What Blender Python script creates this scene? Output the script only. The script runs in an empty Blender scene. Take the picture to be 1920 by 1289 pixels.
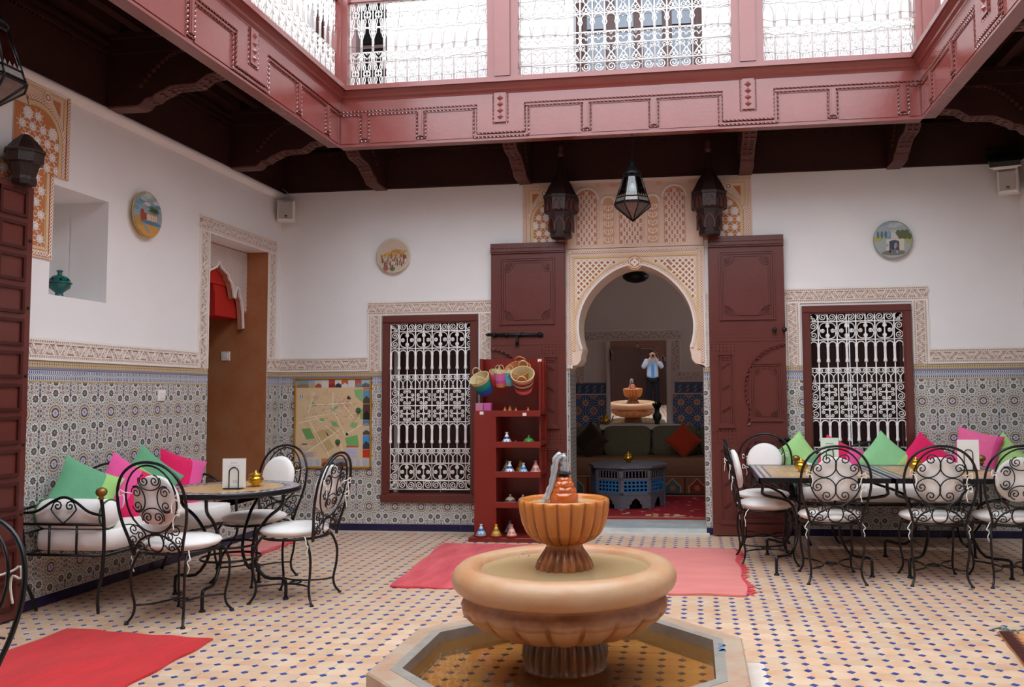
import bpy, math, random
from math import sin, cos, pi, sqrt, atan2
from mathutils import Vector, Matrix
random.seed(7)
SC = bpy.context.scene
COL = SC.collection

# ---------------------------------------------------------------- camera, sky, exposure
cam_data = bpy.data.cameras.new('camera')
cam = bpy.data.objects.new('camera', cam_data)
COL.objects.link(cam)
cam_data.sensor_width = 36.0
cam_data.lens = 1577.4 * 36.0 / 1920.0
cam_data.shift_x = (960.0 - 1091.47) / 1920.0
cam_data.shift_y = (638.7 - 644.5) / 1920.0
cam_data.clip_start = 0.02
CAM_R = Vector((0.99139235, 0.13060717, -0.0091086))
CAM_U = Vector((0.01737474, -0.062291, 0.99790678))
CAM_F = Vector((-0.12976639, 0.98947542, 0.06402409))
CAM_O = Vector((4.171, -8.0925, 1.3286))
cam.matrix_world = Matrix(((CAM_R.x, CAM_U.x, -CAM_F.x, CAM_O.x), (CAM_R.y, CAM_U.y, -CAM_F.y, CAM_O.y),
                           (CAM_R.z, CAM_U.z, -CAM_F.z, CAM_O.z), (0, 0, 0, 1)))
SC.camera = cam
world = bpy.data.worlds.new('overcast_sky')
SC.world = world
world.use_nodes = True
_bg = world.node_tree.nodes['Background']
_bg.inputs[0].default_value = (0.90, 0.97, 1.05, 1)      # even bright overcast sky
_bg.inputs[1].default_value = 4.9
SC.view_settings.view_transform = 'Standard'
SC.view_settings.look = 'None'
SC.view_settings.gamma = 1.0
SC.view_settings.use_curve_mapping = False
SC.view_settings.exposure = 0.0
SC.cycles.max_bounces = 8
SC.cycles.diffuse_bounces = 5
SC.cycles.glossy_bounces = 4
SC.cycles.transparent_max_bounces = 12
SC.cycles.caustics_reflective = False
SC.cycles.caustics_refractive = False
SC.cycles.sample_clamp_indirect = 6.0

# ---------------------------------------------------------------- colour and materials
def lin(h):
    h = h.lstrip('#')
    o = []
    for i in (0, 2, 4):
        c = int(h[i:i + 2], 16) / 255.0
        o.append(c / 12.92 if c <= 0.04045 else ((c + 0.055) / 1.055) ** 2.4)
    return (o[0], o[1], o[2], 1.0)

MATS = {}
def mat(name, col='#808080', rough=0.5, spec=0.5, metal=0.0, var=0.0, vs=6.0, bump=0.0, bs=60.0, rand=0.0,
        use_col=False, col2=None, stretch=None, coat=0.0, trans=0.0, world_co=False, sheen=0.0):
    m = bpy.data.materials.new(name)
    m.use_nodes = True
    nt = m.node_tree
    N, L = nt.nodes, nt.links
    p = N['Principled BSDF']
    p.inputs['Roughness'].default_value = rough
    p.inputs['Specular IOR Level'].default_value = spec
    p.inputs['Metallic'].default_value = metal
    p.inputs['Coat Weight'].default_value = coat
    p.inputs['Coat Roughness'].default_value = 0.15
    p.inputs['Sheen Weight'].default_value = sheen
    m.diffuse_color = lin(col)
    if use_col:
        a = N.new('ShaderNodeAttribute'); a.attribute_name = 'Col'
        csock = a.outputs['Color']
    else:
        r = N.new('ShaderNodeRGB'); r.outputs[0].default_value = lin(col)
        csock = r.outputs[0]
    tc = N.new('ShaderNodeNewGeometry') if world_co else N.new('ShaderNodeTexCoord')
    co = tc.outputs['Position'] if world_co else tc.outputs['Object']
    if stretch:
        mp = N.new('ShaderNodeMapping'); mp.inputs['Scale'].default_value = stretch
        L.new(co, mp.inputs['Vector']); co = mp.outputs[0]
    if var or col2:
        n = N.new('ShaderNodeTexNoise'); n.inputs['Scale'].default_value = vs
        n.inputs['Detail'].default_value = 5.0; n.inputs['Roughness'].default_value = 0.6
        L.new(co, n.inputs['Vector'])
        if col2:
            mr = N.new('ShaderNodeMapRange'); mr.inputs[1].default_value = 0.38; mr.inputs[2].default_value = 0.66
            L.new(n.outputs['Fac'], mr.inputs[0])
            mx = N.new('ShaderNodeMix'); mx.data_type = 'RGBA'
            mx.inputs['B'].default_value = lin(col2)
            L.new(mr.outputs[0], mx.inputs['Factor']); L.new(csock, mx.inputs['A'])
            csock = mx.outputs['Result']
        if var:
            mr = N.new('ShaderNodeMapRange')
            mr.inputs[1].default_value = 0.25; mr.inputs[2].default_value = 0.75
            mr.inputs[3].default_value = 1 - var; mr.inputs[4].default_value = 1 + var
            L.new(n.outputs['Fac'], mr.inputs[0])
            h = N.new('ShaderNodeHueSaturation'); L.new(mr.outputs[0], h.inputs['Value']); L.new(csock, h.inputs['Color'])
            csock = h.outputs[0]
    if rand:
        oi = N.new('ShaderNodeObjectInfo')
        mr = N.new('ShaderNodeMapRange'); mr.inputs[3].default_value = 1 - rand; mr.inputs[4].default_value = 1 + rand
        L.new(oi.outputs['Random'], mr.inputs[0])
        h = N.new('ShaderNodeHueSaturation'); L.new(mr.outputs[0], h.inputs['Value']); L.new(csock, h.inputs['Color'])
        csock = h.outputs[0]
    L.new(csock, p.inputs['Base Color'])
    if bump:
        n2 = N.new('ShaderNodeTexNoise'); n2.inputs['Scale'].default_value = bs; n2.inputs['Detail'].default_value = 4
        L.new(co, n2.inputs['Vector'])
        b = N.new('ShaderNodeBump'); b.inputs['Strength'].default_value = bump; b.inputs['Distance'].default_value = 0.01
        L.new(n2.outputs['Fac'], b.inputs['Height']); L.new(b.outputs[0], p.inputs['Normal'])
    MATS[name] = m
    return m

def thin_glass(name, tint, gloss=0.12, rough=0.03, bump=0.0, bs=20.0, milk=0.0, milk_col='#eceff2'):
    """clear or tinted thin sheet: transparent with a fresnel reflection (no caustics needed)"""
    m = bpy.data.materials.new(name); m.use_nodes = True
    nt = m.node_tree; N, L = nt.nodes, nt.links
    N.remove(N['Principled BSDF'])
    out = N['Material Output']
    t = N.new('ShaderNodeBsdfTransparent'); t.inputs[0].default_value = lin(tint)
    g = N.new('ShaderNodeBsdfGlossy'); g.inputs['Roughness'].default_value = rough
    f = N.new('ShaderNodeFresnel'); f.inputs['IOR'].default_value = 1.33
    ad = N.new('ShaderNodeMath'); ad.operation = 'ADD'; ad.inputs[1].default_value = gloss; ad.use_clamp = True
    L.new(f.outputs[0], ad.inputs[0])
    mx = N.new('ShaderNodeMixShader')
    L.new(ad.outputs[0], mx.inputs[0]); L.new(t.outputs[0], mx.inputs[1]); L.new(g.outputs[0], mx.inputs[2])
    last = mx.outputs[0]
    if milk:
        d = N.new('ShaderNodeBsdfDiffuse'); d.inputs[0].default_value = lin(milk_col)
        m2 = N.new('ShaderNodeMixShader'); m2.inputs[0].default_value = milk
        L.new(last, m2.inputs[1]); L.new(d.outputs[0], m2.inputs[2]); last = m2.outputs[0]
    if bump:
        tc = N.new('ShaderNodeTexCoord')
        n = N.new('ShaderNodeTexNoise'); n.inputs['Scale'].default_value = bs
        L.new(tc.outputs['Object'], n.inputs['Vector'])
        b = N.new('ShaderNodeBump'); b.inputs['Strength'].default_value = bump; b.inputs['Distance'].default_value = 0.01
        L.new(n.outputs['Fac'], b.inputs['Height']); L.new(b.outputs[0], g.inputs['Normal'])
    L.new(last, out.inputs[0])
    MATS[name] = m
    return m

# ---------------------------------------------------------------- mesh builder
I4 = Matrix.Identity(4)
M_BACK = Matrix(((1, 0, 0, 0), (0, 0, -1, 0), (0, 1, 0, 0), (0, 0, 0, 1)))     # (u,v,w) -> (u,-w,v)
M_LEFT = Matrix(((0, 0, 1, 0), (1, 0, 0, 0), (0, 1, 0, 0), (0, 0, 0, 1)))      # (u,v,w) -> (w,u,v)
M_RIGHT = Matrix(((0, 0, -1, 0), (-1, 0, 0, 0), (0, 1, 0, 0), (0, 0, 0, 1)))   # (u,v,w) -> (-w,-u,v)
M_FLOOR = I4                                                                    # (u,v,w) -> (u,v,w)
def TR(x, y, z): return Matrix.Translation((x, y, z))
def RZ(a): return Matrix.Rotation(a, 4, 'Z')
def RX(a): return Matrix.Rotation(a, 4, 'X')
def RY(a): return Matrix.Rotation(a, 4, 'Y')

class MB:
    def __init__(s, T=None):
        s.v, s.f, s.sm, s.c = [], [], [], []
        s.T = T; s.col = None; s.smooth = False; s.clip = None; s.jit = False; s.nj = 0
    def e(s):
        """tiny stagger that keeps overlapping pieces of relief from lying in one plane"""
        if not s.jit: return 0.0
        s.nj += 1
        return 2.4e-5 * (s.nj % 26)
    def add(s, vs, fs, smooth=None):
        o = len(s.v)
        if s.T is not None:
            T = s.T
            s.v.extend([tuple(T @ Vector(p)) for p in vs])
        else:
            s.v.extend([tuple(p) for p in vs])
        sm = s.smooth if smooth is None else smooth
        for f in fs:
            s.f.append(tuple(i + o for i in f)); s.sm.append(sm); s.c.append(s.col)
    def poly(s, pts, w=0.0):
        """flat polygon in the local (u,v) plane at height w"""
        if s.clip:
            u0, u1, v0, v1 = s.clip
            for ax, lim, sg in ((0, u0, 1), (0, u1, -1), (1, v0, 1), (1, v1, -1)):
                out = []
                n = len(pts)
                for i in range(n):
                    a, b = pts[i], pts[(i + 1) % n]
                    da, db = (a[ax] - lim) * sg, (b[ax] - lim) * sg
                    if da >= 0: out.append(a)
                    if (da >= 0) != (db >= 0):
                        t = da / (da - db)
                        out.append((a[0] + t * (b[0] - a[0]), a[1] + t * (b[1] - a[1])))
                pts = out
                if len(pts) < 3: return
        w += s.e()
        s.add([(p[0], p[1], w) for p in pts], [tuple(range(len(pts)))], False)
    def rect(s, u0, v0, u1, v1, w=0.0):
        s.poly([(u0, v0), (u1, v0), (u1, v1), (u0, v1)], w)
    def disc(s, cx, cy, r, w=0.0, n=14, ph=0.0):
        s.poly([(cx + r * cos(ph + 2 * pi * i / n), cy + r * sin(ph + 2 * pi * i / n)) for i in range(n)], w)
    def star(s, cx, cy, r1, r2, k, w=0.0, ph=0.0):
        s.poly([(cx + (r1 if i % 2 == 0 else r2) * cos(ph + pi * i / k), cy + (r1 if i % 2 == 0 else r2) * sin(ph + pi * i / k)) for i in range(2 * k)], w)
    def line(s, a, b, wd, w=0.0):
        dx, dy = b[0] - a[0], b[1] - a[1]
        l = sqrt(dx * dx + dy * dy) or 1
        nx, ny = -dy / l * wd / 2, dx / l * wd / 2
        s.poly([(a[0] + nx, a[1] + ny), (a[0] - nx, a[1] - ny), (b[0] - nx, b[1] - ny), (b[0] + nx, b[1] + ny)], w)
    def box(s, x0, y0, z0, x1, y1, z1):
        if x1 < x0: x0, x1 = x1, x0
        if y1 < y0: y0, y1 = y1, y0
        if z1 < z0: z0, z1 = z1, z0
        s.add([(x0, y0, z0), (x1, y0, z0), (x1, y1, z0), (x0, y1, z0), (x0, y0, z1), (x1, y0, z1), (x1, y1, z1), (x0, y1, z1)],
              [(0, 3, 2, 1), (4, 5, 6, 7), (0, 1, 5, 4), (1, 2, 6, 5), (2, 3, 7, 6), (3, 0, 4, 7)], False)
    def bbox(s, x0, y0, z0, x1, y1, z1, b=0.01):
        """box with its top edges bevelled (local +z face)"""
        s.add([(x0, y0, z0), (x1, y0, z0), (x1, y1, z0), (x0, y1, z0), (x0, y0, z1 - b), (x1, y0, z1 - b), (x1, y1, z1 - b), (x0, y1, z1 - b),
               (x0 + b, y0 + b, z1), (x1 - b, y0 + b, z1), (x1 - b, y1 - b, z1), (x0 + b, y1 - b, z1)],
              [(0, 3, 2, 1), (8, 9, 10, 11), (0, 1, 5, 4), (1, 2, 6, 5), (2, 3, 7, 6), (3, 0, 4, 7),
               (4, 5, 9, 8), (5, 6, 10, 9), (6, 7, 11, 10), (7, 4, 8, 11)], False)
    def prism(s, pts, w0, w1, bottom=True):
        n = len(pts); w1 += s.e()
        vs = [(p[0], p[1], w0) for p in pts] + [(p[0], p[1], w1) for p in pts]
        fs = [tuple(range(n, 2 * n))]
        if bottom: fs.append(tuple(range(n - 1, -1, -1)))
        for i in range(n):
            j = (i + 1) % n
            fs.append((i, j, n + j, n + i))
        s.add(vs, fs, False)
    def ribbon(s, pts, wd, w0, w1, closed=False):
        """raised strip of width wd along a 2-D polyline"""
        n = len(pts); w1 += s.e()
        L, R = [], []
        for i in range(n):
            if closed: a, b = pts[i - 1], pts[(i + 1) % n]
            else: a, b = pts[max(i - 1, 0)], pts[min(i + 1, n - 1)]
            dx, dy = b[0] - a[0], b[1] - a[1]
            l = sqrt(dx * dx + dy * dy) or 1
            nx, ny = -dy / l * wd / 2, dx / l * wd / 2
            L.append((pts[i][0] + nx, pts[i][1] + ny)); R.append((pts[i][0] - nx, pts[i][1] - ny))
        vs = []
        for a, b in zip(L, R):
            vs += [(a[0], a[1], w0), (a[0], a[1], w1), (b[0], b[1], w1), (b[0], b[1], w0)]
        fs = []
        for i in range(n if closed else n - 1):
            a, b = 4 * i, 4 * ((i + 1) % n)
            fs += [(a, a + 1, b + 1, b), (a + 1, a + 2, b + 2, b + 1), (a + 2, a + 3, b + 3, b + 2)]
        s.add(vs, fs, False)
    def tube(s, pts, r, n=6, closed=False, smooth=True, twist=0.0):
        P = [Vector(p) for p in pts]
        m = len(P)
        if m < 2: return
        rad = r if isinstance(r, (list, tuple)) else [r] * m
        tang = []
        for i in range(m):
            if closed: t = P[(i + 1) % m] - P[i - 1]
            else: t = P[min(i + 1, m - 1)] - P[max(i - 1, 0)]
            if t.length < 1e-9: t = Vector((0, 0, 1))
            tang.append(t.normalized())
        up = Vector((0, 0, 1)) if abs(tang[0].z) < 0.9 else Vector((1, 0, 0))
        nrm = (up - tang[0] * up.dot(tang[0])).normalized()
        vs, fs = [], []
        ang = 0.0
        for i in range(m):
            t = tang[i]
            nrm = nrm - t * nrm.dot(t)
            if nrm.length < 1e-6: nrm = t.orthogonal()
            nrm.normalize()
            bn = t.cross(nrm)
            for k in range(n):
                a = 2 * pi * k / n + ang
                vs.append(tuple(P[i] + (nrm * cos(a) + bn * sin(a)) * rad[i]))
            ang += twist
        for i in range(m if closed else m - 1):
            j = (i + 1) % m
            for k in range(n):
                l = (k + 1) % n
                fs.append((i * n + k, i * n + l, j * n + l, j * n + k))
        if not closed:
            fs.append(tuple(range(n - 1, -1, -1))); fs.append(tuple(range((m - 1) * n, m * n)))
        s.add(vs, fs, smooth)
    def rope(s, a, b, r=0.0085, pitch=0.034):
        a, b = Vector(a), Vector(b)
        k = max(2, int((b - a).length / (pitch / 3)))
        s.tube([a.lerp(b, i / k) for i in range(k + 1)], r, 3, False, False, 2 * pi / 9)
    def lathe(s, prof, n=24, flutes=0, phase=0.0, cap=True, smooth=True, cols=None, groove=None):
        """prof: (r, z[, flute amplitude]) bottom to top about the local z axis"""
        m = len(prof)
        vs, fs = [], []
        for row in prof:
            r, z = row[0], row[1]
            am = row[2] if len(row) > 2 else 0.0
            for k in range(n):
                a = 2 * pi * k / n
                rr = r
                if flutes and am:
                    rr = r - am * (1 - abs(sin(flutes * a / 2 + phase)) ** 0.75)
                vs.append((rr * cos(a), rr * sin(a), z))
        save = s.col
        if cols is None:
            for i in range(m - 1):
                for k in range(n):
                    l = (k + 1) % n
                    fs.append((i * n + k, i * n + l, (i + 1) * n + l, (i + 1) * n + k))
            if cap: fs.append(tuple(range(n - 1, -1, -1))); fs.append(tuple(range((m - 1) * n, m * n)))
            s.add(vs, fs, smooth)
        else:
            o = len(s.v)
            s.add(vs, [], smooth)
            for i in range(m - 1):
                for k in range(n):
                    l = (k + 1) % n
                    s.f.append((o + i * n + k, o + i * n + l, o + (i + 1) * n + l, o + (i + 1) * n + k))
                    c = cols[i]
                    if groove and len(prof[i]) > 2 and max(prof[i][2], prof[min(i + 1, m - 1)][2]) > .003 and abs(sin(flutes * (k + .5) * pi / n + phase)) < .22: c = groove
                    s.sm.append(smooth); s.c.append(c)
            if cap:
                s.f.append(tuple(o + q for q in range(n - 1, -1, -1))); s.sm.append(False); s.c.append(cols[0])
                s.f.append(tuple(o + q for q in range((m - 1) * n, m * n))); s.sm.append(False); s.c.append(cols[-1])
        s.col = save
    def grid(s, fn, nu, nv, smooth=True, closed_u=False):
        vs = [fn(i / nu, j / nv) for j in range(nv + 1) for i in range(nu + 1)]
        fs = []
        for j in range(nv):
            for i in range(nu):
                a = j * (nu + 1) + i
                fs.append((a, a + 1, a + nu + 2, a + nu + 1))
        s.add(vs, fs, smooth)
    def mesh(s, name, m):
        me = bpy.data.meshes.new(name)
        me.from_pydata(s.v, [], s.f)
        me.polygons.foreach_set('use_smooth', s.sm)
        if any(c is not None for c in s.c):
            at = me.color_attributes.new('Col', 'FLOAT_COLOR', 'CORNER')
            buf = []
            cache = {}
            for f, c in zip(s.f, s.c):
                if c is None: c = '#808080'
                if c not in cache: cache[c] = lin(c)
                buf.extend(cache[c] * len(f))
            at.data.foreach_set('color', buf)
        me.materials.append(MATS[m] if isinstance(m, str) else m)
        me.update()
        return me
    def build(s, name, m, parent=None, kind=None, label=None):
        return link(name, s.mesh(name, m), parent, kind, label)

def link(name, me, parent=None, kind=None, label=None, loc=None, rot=None):
    o = bpy.data.objects.new(name, me)
    COL.objects.link(o)
    if parent is not None: o.parent = parent
    if kind: o['kind'] = kind
    if label: o['label'] = label
    if loc is not None: o.location = loc
    if rot is not None: o.rotation_euler = rot
    return o
def thing(name, label, cat, loc=(0, 0, 0), rot=0.0, group=None):
    o = bpy.data.objects.new(name, None)
    o.empty_display_size = 0.1
    COL.objects.link(o)
    o.location = loc
    o.rotation_euler = rot if isinstance(rot, (tuple, list)) else (0, 0, rot)
    o['label'] = label; o['category'] = cat
    if group: o['group'] = group
    return o
def tag(o, label, cat, group=None):
    o['label'] = label; o['category'] = cat
    if group: o['group'] = group
    return o
def dup(root, label, loc, rot, group=None):
    """copy of a thing with copies of its parts and sub-parts (mesh data shared)"""
    r = root.copy(); COL.objects.link(r)
    r.location = loc
    r.rotation_euler = rot if isinstance(rot, (tuple, list)) else (0, 0, rot)
    r['label'] = label
    if group: r['group'] = group
    for ch in list(root.children):
        c = ch.copy(); COL.objects.link(c); c.parent = r
        for g in list(ch.children):
            d = g.copy(); COL.objects.link(d); d.parent = c
    return r

# ---------------------------------------------------------------- curve helpers (2-D)
def arc(cx, cy, r, a0, a1, n=12, ry=None):
    ry = r if ry is None else ry
    return [(cx + r * cos(a0 + (a1 - a0) * i / n), cy + ry * sin(a0 + (a1 - a0) * i / n)) for i in range(n + 1)]
def spiral(cx, cy, r0, a0, turns, r1=None, n=16):
    """from the outside (radius r0 at angle a0) inwards; turns may be negative for clockwise"""
    r1 = r0 * 0.18 if r1 is None else r1
    return [(cx + (r0 + (r1 - r0) * i / n) * cos(a0 + 2 * pi * turns * i / n),
             cy + (r0 + (r1 - r0) * i / n) * sin(a0 + 2 * pi * turns * i / n)) for i in range(n + 1)]
def bez(p0, p1, p2, p3, n=8):
    o = []
    for i in range(n + 1):
        t = i / n; q = 1 - t
        o.append(tuple(q * q * q * a + 3 * q * q * t * b + 3 * q * t * t * c + t * t * t * d for a, b, c, d in zip(p0, p1, p2, p3)))
    return o
def smooth_path(pts, n=6):
    """Catmull-Rom through the points"""
    o = []
    m = len(pts)
    for i in range(m - 1):
        p0, p1, p2, p3 = pts[max(i - 1, 0)], pts[i], pts[i + 1], pts[min(i + 2, m - 1)]
        for k in range(n):
            t = k / n
            o.append(tuple(0.5 * ((2 * b) + (-a + c) * t + (2 * a - 5 * b + 4 * c - d) * t * t + (-a + 3 * b - 3 * c + d) * t ** 3)
                           for a, b, c, d in zip(p0, p1, p2, p3)))
    o.append(tuple(pts[-1]))
    return o
def sscroll(x0, y0, x1, y1, r, turns=1.35, flip=1):
    """S-scroll between two spiral centres"""
    dx, dy = x1 - x0, y1 - y0
    a = atan2(dy, dx)
    A = spiral(x0, y0, r, a + flip * pi / 2, flip * turns, n=18)
    B = spiral(x1, y1, r, a - flip * pi / 2, flip * turns, n=18)
    t = (cos(a), sin(a)); k = sqrt(dx * dx + dy * dy) * 0.5
    mid = bez(A[0], (A[0][0] + t[0] * k, A[0][1] + t[1] * k), (B[0][0] - t[0] * k, B[0][1] - t[1] * k), B[0], 6)
    return A[::-1] + mid[1:-1] + B
def cscroll(cx, cy, R, am, span, rs, turns=1.2):
    """arc of radius R about (cx,cy), centred on angle am, half-span 'span', both ends curled inwards"""
    main = arc(cx, cy, R, am - span, am + span, 12)
    e = am + span
    s1 = spiral(cx + (R - rs) * cos(e), cy + (R - rs) * sin(e), rs, e, turns, n=12)
    e = am - span
    s0 = spiral(cx + (R - rs) * cos(e), cy + (R - rs) * sin(e), rs, e, -turns, n=12)
    return s0[::-1] + main[1:-1] + s1
# ---------------------------------------------------------------- materials
mat('plaster', '#eae7e6', 0.85, 0.2, var=0.03, vs=1.5, bump=0.12, bs=35)
mat('plaster_salon', '#d8cbc3', 0.85, 0.2, var=0.04, vs=1.5, bump=0.1, bs=30)
mat('tadelakt', '#a8663f', 0.45, 0.4, var=0.12, vs=3.5, col2='#a5714f', bump=0.05, bs=12)
mat('red_paint', '#c03027', 0.8, 0.2, var=0.05, vs=2)
mat('maroon', '#82403a', 0.25, 0.6, var=0.07, vs=5, bump=0.08, bs=40, coat=0.3)
mat('maroon_rope', '#82403a', 0.15, 1.0, coat=1.0)
mat('maroon_door', '#622f28', 0.32, 0.5, var=0.08, vs=4, bump=0.08, bs=40)
mat('maroon_dark', '#431813', 0.4, 0.45, var=0.1, vs=4, bump=0.08, bs=40)
mat('kiosk_paint', '#7a241b', 0.3, 0.5, var=0.05, vs=4)
mat('dark_wood', '#38201c', 0.5, 0.3, var=0.2, vs=5, bump=0.1, bs=30)
mat('carved_wood', '#5a332d', 0.5, 0.4, var=0.25, vs=30, bump=0.5, bs=70)
mat('console_wood', '#2c1a17', 0.4, 0.5, var=0.2, vs=30, bump=0.3, bs=60)
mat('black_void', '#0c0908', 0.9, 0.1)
mat('iron', '#121013', 0.32, 0.6, metal=0.35, var=0.15, vs=20)
mat('white_iron', '#f2f0ec', 0.4, 0.45)
mat('white_paint', '#efece6', 0.45, 0.4)
mat('terracotta', '#dfc4a8', 0.38, 0.5, var=0.12, vs=6, col2='#cfa27f', bump=0.05, bs=50, rand=0.09, world_co=True)
mat('cobalt', '#34468c', 0.3, 0.5, var=0.25, vs=14, rand=0.25, world_co=True)
mat('grout', '#d6cabd', 0.9, 0.1, var=0.1, vs=9)
mat('navy_tile', '#1b1640', 0.25, 0.5, rand=0.2)
mat('print', '#999999', 0.3, 0.4, use_col=True)
mat('print_matt', '#999999', 0.75, 0.2, use_col=True)
mat('stucco', '#dcc4b0', 0.85, 0.15, use_col=True, var=0.05, vs=8)
mat('brass', '#c79a35', 0.25, 0.5, metal=0.9, var=0.1, vs=30)
mat('bronze', '#8f7038', 0.4, 0.5, metal=0.8, var=0.15, vs=30)
mat('cotton', '#ece7e2', 0.9, 0.1, var=0.03, vs=9, bump=0.15, bs=14, sheen=0.2)
mat('cloth', '#888888', 0.9, 0.1, use_col=True, var=0.06, vs=20, bump=0.2, bs=120, sheen=0.2)
mat('cord', '#efe9df', 0.9, 0.1)
mat('marble', '#b9c2c2', 0.25, 0.5, var=0.06, vs=4, col2='#d3d6d2')
mat('grey_plastic', '#b9b3ad', 0.5, 0.4)
mat('white_plastic', '#e4e0da', 0.4, 0.4)
mat('black_metal', '#17171a', 0.45, 0.5, metal=0.4)
thin_glass('glass', '#cfd6d2', gloss=0.06, rough=0.05)
mat('window_glass', '#6d7884', .12, .5)
thin_glass('pane_glass', '#9aa3ab', gloss=0.25, rough=0.03)

# ---------------------------------------------------------------- room shell
X1, YF = 7.17, -9.0
ZT = 3.422
def wall_mesh(mb, us, vs, holes, w0, w1):
    """slab between w0 and w1 with rectangular holes (u0,v0,u1,v1), shared vertices"""
    us, vs = sorted(set(us + [h[0] for h in holes] + [h[2] for h in holes])), sorted(set(vs + [h[1] for h in holes] + [h[3] for h in holes]))
    nu, nv = len(us), len(vs)
    V = [(u, v, w) for w in (w0, w1) for v in vs for u in us]
    idx = lambda i, j, k: k * nu * nv + j * nu + i
    def solid(i, j):
        if i < 0 or j < 0 or i >= nu - 1 or j >= nv - 1: return False
        cu, cv = (us[i] + us[i + 1]) / 2, (vs[j] + vs[j + 1]) / 2
        return not any(h[0] < cu < h[2] and h[1] < cv < h[3] for h in holes)
    F = []
    for i in range(nu - 1):
        for j in range(nv - 1):
            if not solid(i, j): continue
            F.append((idx(i, j, 1), idx(i + 1, j, 1), idx(i + 1, j + 1, 1), idx(i, j + 1, 1)))
            F.append((idx(i, j, 0), idx(i, j + 1, 0), idx(i + 1, j + 1, 0), idx(i + 1, j, 0)))
            if not solid(i - 1, j): F.append((idx(i, j, 0), idx(i, j, 1), idx(i, j + 1, 1), idx(i, j + 1, 0)))
            if not solid(i + 1, j): F.append((idx(i + 1, j, 0), idx(i + 1, j + 1, 0), idx(i + 1, j + 1, 1), idx(i + 1, j, 1)))
            if not solid(i, j - 1): F.append((idx(i, j, 0), idx(i + 1, j, 0), idx(i + 1, j, 1), idx(i, j, 1)))
            if not solid(i, j + 1): F.append((idx(i, j + 1, 0), idx(i, j + 1, 1), idx(i + 1, j + 1, 1), idx(i + 1, j + 1, 0)))
    mb.add(V, F, False)

WIN_L = (1.13, 0.33, 2.055, 2.09)
WIN_R = (5.225, 0.33, 6.155, 2.10)
PORTAL = (2.985, 0.0, 4.275, 2.75)
DOORWAY = (-1.28, 0.35, -0.265, 2.77)
NICHE = (-3.12, 2.015, -2.575, 2.75)
mb = MB(M_BACK); wall_mesh(mb, [-0.4, X1 + 0.4], [-0.1, 4.1], [WIN_L, WIN_R, PORTAL], -0.4, 0.0)
wall_back = mb.build('wall_back', 'plaster', kind='structure')
mb = MB(M_LEFT); wall_mesh(mb, [YF, 0.0], [-0.1, 4.1], [DOORWAY, NICHE], -0.3, 0.0)
wall_left = mb.build('wall_left', 'plaster', kind='structure')
mb = MB(); mb.box(X1, YF, -0.1, X1 + 0.3, 0, 4.1)
wall_right = mb.build('wall_right', 'plaster', kind='structure')
mb = MB(); mb.box(-0.3, YF - 0.3, -0.1, X1 + 0.3, YF, 4.1)
wall_front = mb.build('wall_front', 'plaster', kind='structure')

# ---------------------------------------------------------------- floor: terracotta squares with cobalt cabochons
FX, FY, FR_OUT, FR_IN = 3.56, -4.14, 0.83, 0.69       # fountain basin (octagon) centre and half widths
def octa(R): 
    k = R * 0.4142
    return [(R, -k), (R, k), (k, R), (-k, R), (-R, k), (-R, -k), (-k, -R), (k, -R)]
def in_octa(x, y, R):
    x, y = abs(x - FX), abs(y - FY)
    return x < R and y < R and x + y < R * 1.4142
mb = MB(); mb.box(-0.3, YF, -0.12, X1 + 0.3, 0.0, -0.003)
floor = mb.build('floor', 'grout', kind='structure')
G = 0.1
def tile_shape(mb, z1=0.0):
    h, c = 0.0487, 0.0225
    b = 0.0018
    o = [(h, -h + c), (h, h - c), (h - c, h), (-h + c, h), (-h, h - c), (-h, -h + c), (-h + c, -h), (h - c, -h)]
    n = 8
    vs = [(p[0], p[1], -0.006) for p in o] + [(p[0], p[1], z1 - b) for p in o] + [(p[0] * 0.965, p[1] * 0.965, z1) for p in o]
    fs = [tuple(range(16, 24))]
    for k in range(2):
        for i in range(n):
            j = (i + 1) % n
            fs.append((k * n + i, k * n + j, (k + 1) * n + j, (k + 1) * n + i))
    mb.add(vs, fs, False)
def cab_shape(mb, z1=0.0005):
    r = 0.0195
    vs = [(r, 0, -.006), (0, r, -.006), (-r, 0, -.006), (0, -r, -.006)] + [(r * .93, 0, z1), (0, r * .93, z1), (-r * .93, 0, z1), (0, -r * .93, z1)]
    mb.add(vs, [(4, 5, 6, 7), (0, 1, 5, 4), (1, 2, 6, 5), (2, 3, 7, 6), (3, 0, 4, 7)], False)
def px_of(x, y, z=0.0):
    d = Vector((x, y, z)) - CAM_O
    f = d.dot(CAM_F)
    if f < 0.3: return None
    return 1091.5 + 1577.4 * d.dot(CAM_R) / f, 638.7 - 1577.4 * d.dot(CAM_U) / f, f
RUGS_COVER = [(0.4, 1.62, -4.6, -3.62), (2.0, 4.5, -2.35, -0.75)]
cells = []
for i in range(0, 72):
    for j in range(-90, 0):
        x, y = 0.093 + G * i - G / 2, 0.126 + G * j - G / 2
        if in_octa(x, y, FR_OUT + 0.06) and not in_octa(x, y, FR_IN + 0.03): continue
        if x < 0.03 or x > X1 - 0.03 or y > -0.03: continue
        p = px_of(x, y)
        seen = p is not None and 0 < p[0] < 1920 and 0 < p[1] < 1289 and not in_octa(x, y, 1.0)
        seen = seen and not any(a < x < b and c < y < d for a, b, c, d in RUGS_COVER)
        cells.append((p[2] if seen else 99, x, y))
cells.sort()
tm = MB(); tile_shape(tm); tile_me = tm.mesh('floor_tile', 'terracotta')
cm = MB(); cab_shape(cm); cab_me = cm.mesh('floor_cabochon', 'cobalt')
rest, restc = MB(), MB()
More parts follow.
